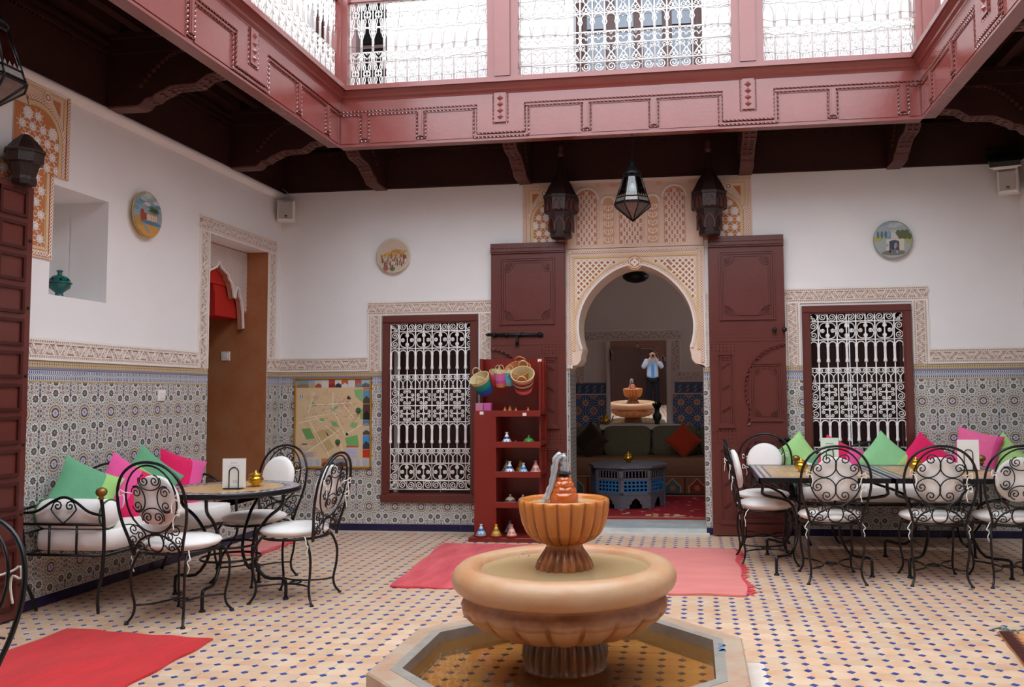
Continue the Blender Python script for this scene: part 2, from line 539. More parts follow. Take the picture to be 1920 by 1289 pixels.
for k, (d, x, y) in enumerate(cells):
    jx, jy, jz, ja = random.uniform(-.001, .001), random.uniform(-.001, .001), random.uniform(-.0007, .0007), random.uniform(-.012, .012)
    if k < 300:
        link('floor_tile', tile_me, floor, loc=(x + jx, y + jy, jz), rot=(0, 0, ja))
        link('floor_cabochon', cab_me, floor, loc=(x - G / 2, y - G / 2, jz), rot=(0, 0, ja * 6))
    else:
        rest.T = TR(x + jx, y + jy, jz) @ RZ(ja); tile_shape(rest)
        if not (in_octa(x - .05, y - .05, FR_OUT + 0.02) and not in_octa(x - .05, y - .05, FR_IN)):
            restc.T = TR(x - G / 2, y - G / 2, jz) @ RZ(ja * 6); cab_shape(restc)
rest.T = None; restc.T = None
rest.build('floor_tiles', 'terracotta', floor, 'stuff')
restc.build('floor_cabochons', 'cobalt', floor, 'stuff')

# ---------------------------------------------------------------- printed wall tiles
TW, TH = 0.267, 0.333
BGC, GRN, DRK, RED, OLV, YEL, NAV, LAV, WHT = '#adaea9', '#4e5652', '#3a3d44', '#9c5648', '#80704f', '#c0a55c', '#2d3362', '#bdb9d4', '#e4e3dd'
def tile_print(mb):
    a, b = TW / 2 - 0.0006, TH / 2 - 0.0006
    mb.col = BGC; mb.rect(-a, -b, a, b, 0.004)
    w1, w2, w3, w4, w5 = 0.0043, 0.0046, 0.0049, 0.0052, 0.0055
    # lattice of small red and grey rosettes
    flowers = [(0, 0.13), (0, -0.13), (0.096, 0.093), (-0.096, 0.093), (0.096, -0.093), (-0.096, -0.093)]
    k = 0
    for i in range(0, 5):
        for j in range(0, 6):
            x, y = i * .0335, j * .0335
            if (x * x + y * y) ** .5 < .079 or any((x - p) ** 2 + (y - q) ** 2 < .0455 ** 2 for p, q in flowers) or x > .128: continue
            k += 1
            for sx in ((1, -1) if x else (1,)):
                for sy in ((1, -1) if y else (1,)):
                    mb.col = WHT; mb.disc(sx * x, sy * y, 0.0182, w1 - .00015, 8)
                    mb.col = DRK; mb.star(sx * x, sy * y, 0.0152, 0.0118, 8, w1)
                    mb.col = WHT; mb.disc(sx * x, sy * y, 0.0108, w2, 8)
                    mb.col = RED if k % 5 != 3 else '#77707e'; mb.disc(sx * x, sy * y, 0.0088, w3, 8)
                    mb.col = WHT; mb.disc(sx * x, sy * y, 0.003, w4, 6)
    for sx in (1, -1):      # gaps between flower and rosette: small green and white chips
        for sy in (1, -1):
            for x, y in ((.05, .10), (.062, .062), (.045, .135), (.118, .05), (.128, .118), (.06, .156), (.112, .142), (.035, .085), (.084, .04)):
                mb.col = WHT; mb.disc(sx * x, sy * y, .0125, w1 - .0002, 8)
                mb.col = '#5d6a64'; mb.star(sx * x, sy * y, .0105, .006, 4, w1 - .0001, pi / 4)
                mb.col = RED; mb.disc(sx * x, sy * y, .0042, w1 - .00005, 6)
    for x, y in [(0, 0.13), (0, -0.13), (0.096, 0.093), (-0.096, 0.093), (0.096, -0.093), (-0.096, -0.093)]:
        mb.col = WHT; mb.disc(x, y, 0.0325, w3, 14)
        mb.col = GRN; mb.star(x, y, 0.0285, 0.0205, 8, w4)
        mb.col = '#86837f'; mb.star(x, y, 0.017, 0.008, 8, 0.0054, pi / 8)
        mb.col = RED; mb.disc(x, y, 0.0085, 0.0056, 8)
        mb.col = WHT; mb.disc(x, y, 0.0028, 0.0058, 6)
    # blue ties on the vertical seams, green crosses at the middle of the sides
    for sx in (1, -1):
        for yy in (-0.15, -0.13, -0.11, 0.11, 0.13, 0.15):
            mb.col = NAV; mb.rect(sx * 0.131 - 0.0035, yy - 0.006, sx * 0.131 + 0.0018 * sx, yy + 0.006, w3) if sx > 0 else mb.rect(-0.1328, yy - 0.006, -0.1275, yy + 0.006, w3)
        mb.col = GRN
        for yy in (-0.016, 0.016): mb.star(sx * 0.122, yy, 0.011, 0.006, 4, w4, pi / 4)
    # big central medallion
    for a in range(16):
        x, y = .0715 * cos((a + .5) * pi / 8), .0715 * sin((a + .5) * pi / 8)
        mb.col = WHT; mb.disc(x, y, .0105, w1 - .0001, 7); mb.col = '#6d6660'; mb.disc(x, y, .0075, w1, 7); mb.col = RED; mb.disc(x, y, .0042, w2, 6)
    mb.col = WHT; mb.disc(0, 0, 0.06, 0.0056, 24)
    mb.col = OLV; mb.star(0, 0, 0.061, 0.05, 24, 0.0058)
    mb.col = WHT; mb.disc(0, 0, 0.0445, 0.0060, 24)
    mb.col = YEL; mb.disc(0, 0, 0.0425, 0.0062, 24)
    mb.col = WHT; mb.disc(0, 0, 0.0365, 0.0064, 22)
    mb.col = NAV; mb.disc(0, 0, 0.0345, 0.0066, 22)
    mb.col = LAV; mb.disc(0, 0, 0.024, 0.0068, 18)
    mb.col = YEL; mb.disc(0, 0, 0.0115, 0.0070, 12)
    mb.col = RED; mb.disc(0, 0, 0.0075, 0.0072, 10)
    mb.col = WHT; mb.rect(-0.075, -0.0012, 0.075, 0.0012, 0.0074)
BW, BH0 = 0.267, 1.44
def border_print(mb):
    a, h = BW / 2 - 0.0006, 0.139
    mb.col = BGC; mb.rect(-a, 0, a, h, 0.004)
    mb.col = YEL; mb.rect(-a, 0.0, a, 0.008, 0.0045)
    mb.col = '#cfd2d8'; mb.rect(-a, 0.010, a, 0.076, 0.0045)
    n = 16
    for k in range(n):
        x = -a + (k + 0.5) * 2 * a / n
        mb.col = NAV
        mb.rect(x - 0.0035, 0.013, x + 0.0035, 0.032, 0.0048); mb.rect(x - 0.0035, 0.052, x + 0.0035, 0.074, 0.0048)
        mb.poly([(x - 0.006, 0.034), (x + 0.006, 0.034), (x, 0.043)], 0.0048)
        mb.poly([(x + 0.0024, 0.05), (x + 0.0084, 0.042), (x + 0.0144, 0.05)], 0.0048)
    mb.col = '#26283c'; mb.rect(-a, 0.076, a, 0.079, 0.0048)
    mb.col = '#8a8394'; mb.rect(-a, 0.079, a, 0.096, 0.0045)
    mb.col = '#c9b387'; mb.rect(-a, 0.098, a, 0.134, 0.0045)
    for k in range(13):
        x = -a + (k + 0.5) * 2 * a / 13
        mb.col = '#5b4a52' if k % 2 else RED; mb.disc(x, 0.116, 0.0058, 0.0048, 6)
        mb.col = '#4a4a55'; mb.disc(x, 0.103, 0.003, 0.0048, 5); mb.disc(x, 0.129, 0.003, 0.0048, 5)
_tile_cache = {}
def put_tile(kind, wall, T, uc, vc, clip, hu, v0, v1):
    """clip = (u0,u1,v0,v1) on the wall; the part of the tile inside becomes one piece"""
    c = (max(clip[0] - uc, -hu), min(clip[1] - uc, hu), max(clip[2] - vc, v0), min(clip[3] - vc, v1))
    if c[1] - c[0] < 0.012 or c[3] - c[2] < 0.008: return
    R = T.to_3x3().to_4x4()
    key = (kind, tuple(round(x, 3) for x in c), tuple(round(x, 1) for r in R for x in r))
    if key not in _tile_cache:
        mb = MB(R); mb.clip = (c[0] + .0005, c[1] - .0005, c[2] + .0005, c[3] - .0005)
        (tile_print if kind == 'wall_tile' else border_print)(mb)
        mb.col = BGC
        mb.box(c[0] + .0006, c[2] + .0006, 0.0, c[1] - .0006, c[3] - .0006, 0.0038)
        _tile_cache[key] = mb.mesh(kind, 'print')
    link(kind, _tile_cache[key], wall, loc=T @ Vector((uc, vc, 0)))
def tile_zone(wall, T, u0, u1, v0, v1, c0):
    k0 = int(math.floor((u0 - c0) / TW)); k1 = int(math.ceil((u1 - c0) / TW))
    for k in range(k0, k1 + 1):
        uc = c0 + k * TW
        for r in range(5):
            put_tile('wall_tile', wall, T, uc, 0.238 + TH * r, (u0, u1, max(v0, 0.0715), min(v1, BH0)), TW / 2, -TH / 2, TH / 2)
        if v1 > BH0: put_tile('border_tile', wall, T, uc, BH0, (u0, u1, BH0, v1), BW / 2, 0, 0.14)
pl = {}
def plinth(wall, T, u0, u1):
    L = 0.1665
    n = max(1, round((u1 - u0) / L)); L = (u1 - u0) / n
    key = (round(L, 3), tuple(round(x, 1) for r in T.to_3x3() for x in r))
    if key not in pl:
        m = MB(T.to_3x3().to_4x4()); m.bbox(0.0012, 0.002, 0, L - 0.0012, 0.066, 0.009, 0.002); pl[key] = m.mesh('plinth_tile', 'navy_tile')
    for k in range(n): link('plinth_tile', pl[key], wall, loc=T @ Vector((u0 + k * L, 0, 0)))
ZS = 1.58
CB, CR, CL = 0.696, 6.253, -3.036
for u0, u1, v0, v1, c in [(0.01, 1.10, 0, ZS, CB), (1.10, 2.07, 0, 0.30, CB), (2.07, 2.24, 0, ZS, CB), (2.955, 2.985, 0, ZS, CB),
                          (4.275, 4.335, 0, ZS, CR), (5.02, 5.20, 0, ZS, CR), (5.20, 6.18, 0, 0.30, CR), (6.18, X1, 0, ZS, CR)]:
    tile_zone(wall_back, M_BACK, u0, u1, v0, v1, c)
for u0, u1 in [(0.01, 2.24), (2.955, 2.985), (4.275, 4.335), (5.02, X1)]: plinth(wall_back, M_BACK, u0, u1)
for u0, u1, v0, v1 in [(-4.3, -1.285, 0, ZS), (-1.285, -0.26, 0, 0.345), (-0.26, 0, 0, ZS)]:
    tile_zone(wall_left, M_LEFT, u0, u1, v0, v1, CL)
plinth(wall_left, M_LEFT, -4.3, 0.0)
# right wall dado: seen only in the mirror and from the side
tile_zone(wall_right, M_RIGHT @ TR(0, 0, -X1), 0.0, 2.4, 0, ZS, 0.13)
plinth(wall_right, M_RIGHT @ TR(0, 0, -X1), 0.0, 2.4)

# ---------------------------------------------------------------- carved stucco bands
SW, SP, SO, SY = '#e8dfd6', '#c9a695', '#c07a4e', '#d8b98c'
def stucco_unit(mb, s0, L, H):
    lo, hi = 0.038, H - 0.038
    W0, W1 = 0.005, 0.013
    for up in (1, -1):
        f = (lambda s, t: (s0 + s, t)) if up > 0 else (lambda s, t: (s0 + (s + L / 2), H - t))
        mid = L / 4 * 2 * 0.5
        cx = L / 4 + 0
        # triangle up: base lo, apex hi at s=L/4 (first) ; the second one is mirrored upside-down
        mb.ribbon([f(-0.0, lo), f(cx, hi), f(L / 2, lo)], 0.010, W0, W1)
        for sg in (1, -1): mb.ribbon([f(cx + sg * .022, lo + .02), f(cx + sg * .040, lo + .034), f(cx + sg * .052, lo + .022), f(cx + sg * .060, lo + .006)], 0.006, W0, W1)
        for k in (-0.6, -0.3, 0, 0.3, 0.6):
            mb.ribbon([f(cx + k * 0.018, lo + 0.012), f(cx + k * 0.034, lo + 0.03), f(cx + k * 0.022, lo + 0.046 - abs(k) * 0.016)], 0.0048, W0, W1)
        for sg in (1, -1):
            mb.ribbon([f(cx + sg * p[0], lo + p[1]) for p in spiral(0.033, 0.012, 0.0125, -pi / 2, 1.1, n=9)], 0.005, W0, W1)
def stucco_band(wall, T, u0, v0, length, H=0.145, name='stucco_band', vertical=False):
    """T maps (along, across, out) after translation to the start corner"""
    Tm = T @ TR(u0, v0, 0)
    if vertical: Tm = Tm @ Matrix.Rotation(pi / 2, 4, 'Z') @ TR(0, -H, 0)
    mb = MB(Tm); mb.jit = True
    mb.col = SP; mb.rect(0, 0, length, H, 0.005)
    mb.col = SW
    for t0, t1 in ((0, 0.016), (0.031, 0.037), (H - 0.037, H - 0.031), (H - 0.016, H)):
        mb.prism([(0, t0), (length, t0), (length, t1), (0, t1)], 0.0, 0.014, False)
    n = int(length / 0.019)
    for k in range(n):
        s = (k + 0.5) * length / n
        for t in (0.0235, H - 0.0235):
            mb.prism([(s - 0.007, t - 0.006), (s + 0.001, t - 0.006), (s + 0.007, t + 0.006), (s - 0.001, t + 0.006)], 0.004, 0.012, False)
    m = max(1, round(length / 0.19)); L = length / m
    for k in range(m): stucco_unit(mb, k * L, L, H)
    mb.build(name, 'stucco', wall)
H = 0.145
stucco_band(wall_back, M_BACK, 0.0, ZS, 0.937)
stucco_band(wall_back, M_BACK, 0.937, ZS, 0.70 - H, vertical=True)
stucco_band(wall_back, M_BACK, 0.937, 2.28 - H, 1.29)
stucco_band(wall_back, M_BACK, 2.082, ZS, 0.70 - H, vertical=True)
stucco_band(wall_back, M_BACK, 5.035, 2.31 - H, 1.30)
stucco_band(wall_back, M_BACK, 5.035, ZS, 0.73 - H, vertical=True)
stucco_band(wall_back, M_BACK, 6.19, ZS, 0.73 - H, vertical=True)
stucco_band(wall_back, M_BACK, 6.335, ZS, X1 - 6.335)
stucco_band(wall_left, M_LEFT, -4.3, ZS, 4.3 - 1.45)
stucco_band(wall_left, M_LEFT, -1.445, ZS, 2.91 - ZS - H, H=0.15, vertical=True)
stucco_band(wall_left, M_LEFT, -1.445, 2.91 - H, 1.445 - 0.11)
stucco_band(wall_left, M_LEFT, -0.26, ZS + H, 2.91 - ZS - 2 * H, H=0.15, vertical=True)
stucco_band(wall_left, M_LEFT, -0.26, ZS, 0.26)
# white rounded cornice along the left wall
mb = MB(M_LEFT)
_p = [(3.345, 0), (3.345, .012), (3.36, .016), (3.365, .03), (3.385, .042), (3.405, .042), (3.42, .034), (3.424, 0)]
mb.add([(u, v, w) for u in (YF, -0.02) for v, w in _p], [(i, i + 1, 9 + i, 8 + i) for i in range(7)], True)
mb.build('cornice', 'plaster', wall_left)

# ---------------------------------------------------------------- gallery ceiling with joists, friezes and carved corbels
ceil = MB()
for x0, y0, x1, y1 in ((-0.2, -1.05, X1 + 0.2, 0.1), (-0.2, -7.2, 1.0, -1.05), (6.14, -7.2, X1 + 0.2, -1.05), (-0.2, YF, X1 + 0.2, -7.2)):
    ceil.box(x0, y0, 4.02, x1, y1, 4.1)
ceiling = ceil.build('ceiling', 'dark_wood', kind='structure')
jl = MB(); jl.box(-0.035, -6.1, 3.93, 0.035, 0, 4.03); jme = jl.mesh('joist', 'dark_wood')
for k in range(5):
    link('joist', jme, ceiling, loc=(0.12 + 0.2 * k, -1.1, 0)); link('joist', jme, ceiling, loc=(6.26 + 0.2 * k, -1.1, 0))
jl = MB(); jl.box(0, -0.035, 3.95, 5.0, 0.035, 4.03); jme2 = jl.mesh('joist', 'dark_wood')
for k in range(5): link('joist', jme2, ceiling, loc=(1.08, -0.94 + 0.19 * k, 0))
def frieze(T, u0, u1, name='frieze_board'):
    mb = MB(T)
    mb.box(u0, ZT, 0.0, u1, 4.03, 0.02)
    for v, d, h in ((3.80, 0.05, 0.025), (3.86, 0.065, 0.02), (3.93, 0.09, 0.04), (ZT, 0.03, 0.02)):
        mb.box(u0, v, 0.0, u1, v + h, d)
    for k in range(int((u1 - u0) / 0.03)): mb.box(u0 + k * 0.03, 3.785, 0.02, u0 + k * 0.03 + 0.016, 3.80, 0.038)
    mb.build(name, 'dark_wood', ceiling)
frieze(M_BACK, 0.0, X1)
frieze(M_LEFT, -7.2, 0.0)
frieze(M_RIGHT @ TR(0, 0, -X1), 0.0, 7.2)
def corbel(T, D, dist_scale=1.0):
    """T: (d from wall, z, across)"""
    P = [(0, ZT), (.27, ZT), (.30, 3.435), (.33, 3.47), (.385, 3.478), (.41, 3.50), (.47, 3.525), (.52, 3.55), (.56, 3.555), (.72, 3.56), (.76, 3.585), (.80, 3.615), (.86, 3.625), (1.0, 3.63)]
    P = [(d * D, z) for d, z in P]
    mb = MB(T); mb.prism(P + [(D, 4.0), (0, 4.0)], -0.065, 0.065)
    o = mb.build('corbel', 'dark_wood', ceiling)
    m2 = MB(T)
    for (a, za), (b, zb) in zip(P[:-1], P[1:]):
        m2.add([(a, za - .012, -.06), (b, zb - .012, -.06), (b, zb - .012, .06), (a, za - .012, .06), (a, za, -.065), (b, zb, -.065), (b, zb, .065), (a, za, .065)],
               [(0, 3, 2, 1), (0, 1, 5, 4), (1, 2, 6, 5), (2, 3, 7, 6), (3, 0, 4, 7)], False)
    for (a, za), (b, zb) in zip(P[1:-1], P[2:]):
        if b - a > .035:
            nn = max(1, int((b - a) / .05))
            for q in range(nn):
                d, z = a + (b - a) * (q + .5) / nn, za + (zb - za) * (q + .5) / nn - .012
                for sg in (1, -1): m2.box(d - .016, z - .006, sg * .027 - .016, d + .016, z, sg * .027 + .016)
    for k in range(14):       # row of knobs along the upper curve, one side and the other
        t = k / 13
        d = D * (0.30 + 0.42 * t); z = 3.56 + 0.24 * sin(min(1, t * 1.25) * pi / 2)
        for s in (-.068, .068): m2.box(d - .012, z - .012, s - .01, d + .012, z + .012, s + .01)
    m2.build('carved_face', 'carved_wood', o)
def T_corb_back(x): return Matrix(((0, 0, 1, x), (-1, 0, 0, 0), (0, 1, 0, 0), (0, 0, 0, 1)))
def T_corb_left(y): return Matrix(((1, 0, 0, 0), (0, 0, -1, y), (0, 1, 0, 0), (0, 0, 0, 1)))
def T_corb_right(y): return Matrix(((-1, 0, 0, X1), (0, 0, 1, y), (0, 1, 0, 0), (0, 0, 0, 1)))
for x in (1.07, 2.56, 4.70, 6.07): corbel(T_corb_back(x), 0.96)
for y in (-0.97, -2.60, -4.25, -5.9): corbel(T_corb_left(y), 0.99); corbel(T_corb_right(y), 1.02)
for y in (-0.97, -2.60, -4.25, -5.9):
    for x0, x1 in ((0.0, 1.0), (6.14, X1)):
        mb = MB(); mb.box(x0, y - 0.09, 3.80, x1, y + 0.09, 4.02); mb.box(x0, y - 0.12, 3.90, x1, y + 0.12, 3.94); mb.build('cross_beam', 'dark_wood', ceiling)

# ---------------------------------------------------------------- balcony beams round the courtyard
BX0, BX1, BY0, BY1 = 1.07, 6.07, -1.04, -7.2
def fascia(T, u0, u1, motifs, slots, name):
    beam = MB(T); beam.box(u0 - 0.1, 3.552, -0.1, u1 + 0.1, 4.06, 0.0)
    o = beam.build(name, 'maroon', kind='structure')
    cn = MB(T)
    prof = [(0.0, 3.955), (0.022, 3.955), (0.026, 3.968), (0.045, 3.985), (0.05, 4.0), (0.075, 4.025), (0.08, 4.035), (0.1, 4.035), (0.1, 4.078), (-0.14, 4.085)]
    vs = [(u, z, w) for u in (u0 - 0.02, u1 + 0.02) for w, z in prof]
    n = len(prof)
    cn.add(vs, [(i, n + i, n + i + 1, i + 1) for i in range(n - 1)], False)
    cn.build('cornice', 'maroon', o)
    lip = MB(T); lip.box(u0, 3.548, -0.005, u1, 3.566, 0.008); lip.build('lip', 'maroon', o)
    rp = MB(T)
    motifs = sorted(motifs); slots = sorted(slots)
    edges = [u0] + [m for mo in motifs for m in (mo - 0.21, mo + 0.21)] + [u1]
    tb = MB(T); tb.jit = True
    for a, b in zip(edges[0::2], edges[1::2]):
        tb.prism([(a, 3.868), (b, 3.868), (b, 3.957), (a, 3.957)], 0, 0.02, False)
        tb.prism([(a, 3.842), (b, 3.842), (b, 3.858), (a, 3.858)], 0, 0.012, False)
        rp.rope((a, 3.866, 0.016), (b, 3.866, 0.016)); rp.rope((a + .03, 3.838, 0.008), (b - .03, 3.838, 0.008))
    tb.build('top_board', 'maroon', o)
    for m in motifs:
        k = MB(T); k.jit = True
        k.prism([(m - .21, 3.615), (m + .21, 3.615), (m + .21, 3.957), (m - .21, 3.957)], 0, 0.02, False)
        k.prism([(m - .05, 3.70), (m + .05, 3.70), (m + .05, 3.96), (m - .05, 3.96)], 0, 0.032, False)
        for z in (3.745, 3.80, 3.855, 3.91):
            k.add([(m - .03, z, .032), (m, z - .026, .032), (m + .03, z, .032), (m, z + .026, .032), (m, z, .05)], [(0, 1, 4), (1, 2, 4), (2, 3, 4), (3, 0, 4)], False)
        k.prism([(m - .245, 3.585), (m + .245, 3.585), (m + .245, 3.60), (m - .245, 3.60)], 0, 0.012, False)
        k.build('motif', 'maroon', o)
        for d, z0, w in ((.21, 3.615, .016), (.245, 3.58, .01)):
            rp.rope((m - d, z0, w), (m + d, z0, w)); rp.rope((m - d, z0, w), (m - d, 3.866 if d < .22 else 3.838, w)); rp.rope((m + d, z0, w), (m + d, 3.866 if d < .22 else 3.838, w))
        rp.rope((m - .065, 3.69, .02), (m + .065, 3.69, .02)); rp.rope((m - .065, 3.69, .02), (m - .065, 3.95, .02)); rp.rope((m + .065, 3.69, .02), (m + .065, 3.95, .02))
    for m in slots:
        k = MB(T); k.jit = True
        k.prism([(m - .024, 3.615), (m + .024, 3.615), (m + .024, 3.845), (m - .024, 3.845)], 0, 0.016, False)
        k.prism([(m - .01, 3.62), (m + .01, 3.62), (m + .01, 3.845), (m - .01, 3.845)], 0, 0.022, False)
        k.build('pilaster', 'maroon', o)
        rp.rope((m - .04, 3.598, .008), (m + .04, 3.598, .008)); rp.rope((m - .04, 3.598, .008), (m - .04, 3.838, .008)); rp.rope((m + .04, 3.598, .008), (m + .04, 3.838, .008))
    pf = MB(T); pf.jit = True
    bounds = sorted([u0] + [s for s in slots] + [q for mo in motifs for q in (mo,)] + [u1])
    pf_edges = []
    for a, b in zip(bounds[:-1], bounds[1:]):
        a2 = a + (.25 if a in motifs else .045 if a in slots else .02); b2 = b - (.25 if b in motifs else .045 if b in slots else .02)
        if b2 - a2 > 0.05:
            for q in ([(a2, 3.825), (b2, 3.825), (b2, 3.831), (a2, 3.831)], [(a2, 3.578), (b2, 3.578), (b2, 3.584), (a2, 3.584)], [(a2, 3.58), (a2 + .006, 3.58), (a2 + .006, 3.83), (a2, 3.83)], [(b2 - .006, 3.58), (b2, 3.58), (b2, 3.83), (b2 - .006, 3.83)]):
                pf.prism(q, 0, 0.006, False)
    pf.build('panel_bead', 'maroon', o)
    rp.build('rope_moulding', 'maroon_rope', o)
    return o
T_BB = TR(0, BY0, 0) @ M_BACK
T_BL = TR(BX0, 0, 0) @ M_LEFT
T_BR = TR(BX1, 0, 0) @ M_RIGHT
beam_back = fascia(T_BB, BX0, BX1, [2.55, 4.67], [1.31, 1.83, 3.30, 3.88, 5.36, 5.92], 'trim_1')
beam_left = fascia(T_BL, -7.2, BY0, [-2.57, -4.6], [-1.3, -1.83, -3.3, -3.9, -5.4], 'trim_2')
beam_right = fascia(T_BR, -BY0, 7.2, [2.62, 4.7], [1.33, 1.88, 3.4, 3.95, 5.4], 'trim_3')
mb = MB(); mb.box(BX0, -7.3, 3.552, BX1, -7.2, 4.08); mb.build('trim_4', 'maroon', kind='structure')

# ---------------------------------------------------------------- upper storey
mb = MB(M_BACK); wall_mesh(mb, [-0.4, X1 + 0.4], [4.1, 6.9], [(0.25, 4.2, 1.12, 6.1), (3.05, 4.2, 4.32, 6.1)], -0.3, 0.0)
wu_back = mb.build('wall_upper_back', 'plaster', kind='structure')
mb = MB(M_LEFT); wall_mesh(mb, [YF, 0.0], [4.1, 5.6], [(-1.75, 4.2, -0.75, 5.5)], -0.3, 0.0)
wu_left = mb.build('wall_upper_left', 'plaster', kind='structure')
mb = MB(); mb.box(X1, YF, 4.1, X1 + 0.3, 0, 6.9); mb.build('wall_upper_right', 'plaster', kind='structure')
mb = MB(); mb.box(-0.3, YF - 0.3, 4.1, X1 + 0.3, YF, 6.1); mb.build('wall_upper_front', 'plaster', kind='structure')
def upper_door(name, T, u0, u1, leaf, panes, zt=6.1):
    mb = MB(T)
    mb.box(u0, 4.2, -0.28, u1, zt, -0.24)
    o = mb.build(name, leaf, kind='structure')
    f = MB(T)
    for a, b in ((u0, u0 + .06), (u1 - .06, u1)): f.box(a, 4.2, -.24, b, zt, -.2)
    f.box(u0, zt - .06, -.24, u1, zt, -.2)
    f.build('door_frame', 'maroon_dark', o)
    n = len(panes)
    for k, mname in enumerate(panes):
        w = (u1 - u0 - .12) / n
        a = u0 + .06 + k * w
        for z0, z1 in ((4.45, 5.0), (5.05, zt - .15)):
            p = MB(T); p.box(a + .05, z0, -.235, a + w - .05, z1, -.225); p.build('pane', mname, o)
upper_door('door_1', M_BACK, 0.25, 1.12, 'maroon_dark', ['black_void', 'black_void'])
upper_door('door_2', M_BACK, 3.05, 4.32, 'maroon_dark', ['window_glass'] * 4)
upper_door('door_3', M_LEFT, -1.75, -0.75, 'maroon_dark', ['black_void', 'black_void'], 5.5)
def post(x, y, sx, sy, z1=6.6):
    mb = MB()
    mb.box(x - sx / 2, y - sy / 2, 4.05, x + sx / 2, y + sy / 2, z1)
    mb.box(x - sx / 4, y - sy / 2 - .02, 4.08, x + sx / 4, y + sy / 2 + .02, z1)
    o = mb.build('balcony_post', 'maroon')
    return o
posts = [(post(1.07, -1.02, .20, .20), 'maroon corner post of upper gallery at back left'),
         (post(2.585, -1.06, .27, .14), 'maroon gallery post left of the middle railing bay'),
         (post(4.67, -1.06, .26, .14), 'maroon gallery post right of the middle railing bay'),
         (post(6.12, -1.02, .20, .20), 'maroon corner post of upper gallery at back right'),
         (post(1.05, -2.80, .14, .27), 'maroon gallery post along the left balcony')]
for o, l in posts: tag(o, l, 'post', 'posts of the upper gallery')
for n, (x0, y0, x1, y1) in enumerate(((BX0 - .1, -1.14, BX1 + .1, -0.96), (0.98, -7.2, 1.14, -1.0), (6.02, -7.2, 6.2, -1.0))):
    mb = MB(); mb.box(x0, y0, 6.45, x1, y1, 6.75); mb.build('trim_%d' % (5 + n), 'maroon', kind='structure')
mb = MB(); mb.box(1.2, YF - .01, 0.0, 6.4, YF + .012, 2.9); mb.build('shade_sheet', 'maroon_dark', wall_front)  # dark sheet and panels stand in for the shaded front gallery in the mirror
for k in range(8):
    mb = MB(TR(0, YF + .012, 0) @ M_RIGHT @ I4) if False else MB()
    mb.box(1.25 + k * .645, YF + .012, .1, 1.85 + k * .645, YF + .03, 2.8); mb.build('shade_panel', 'dark_wood', wall_front)
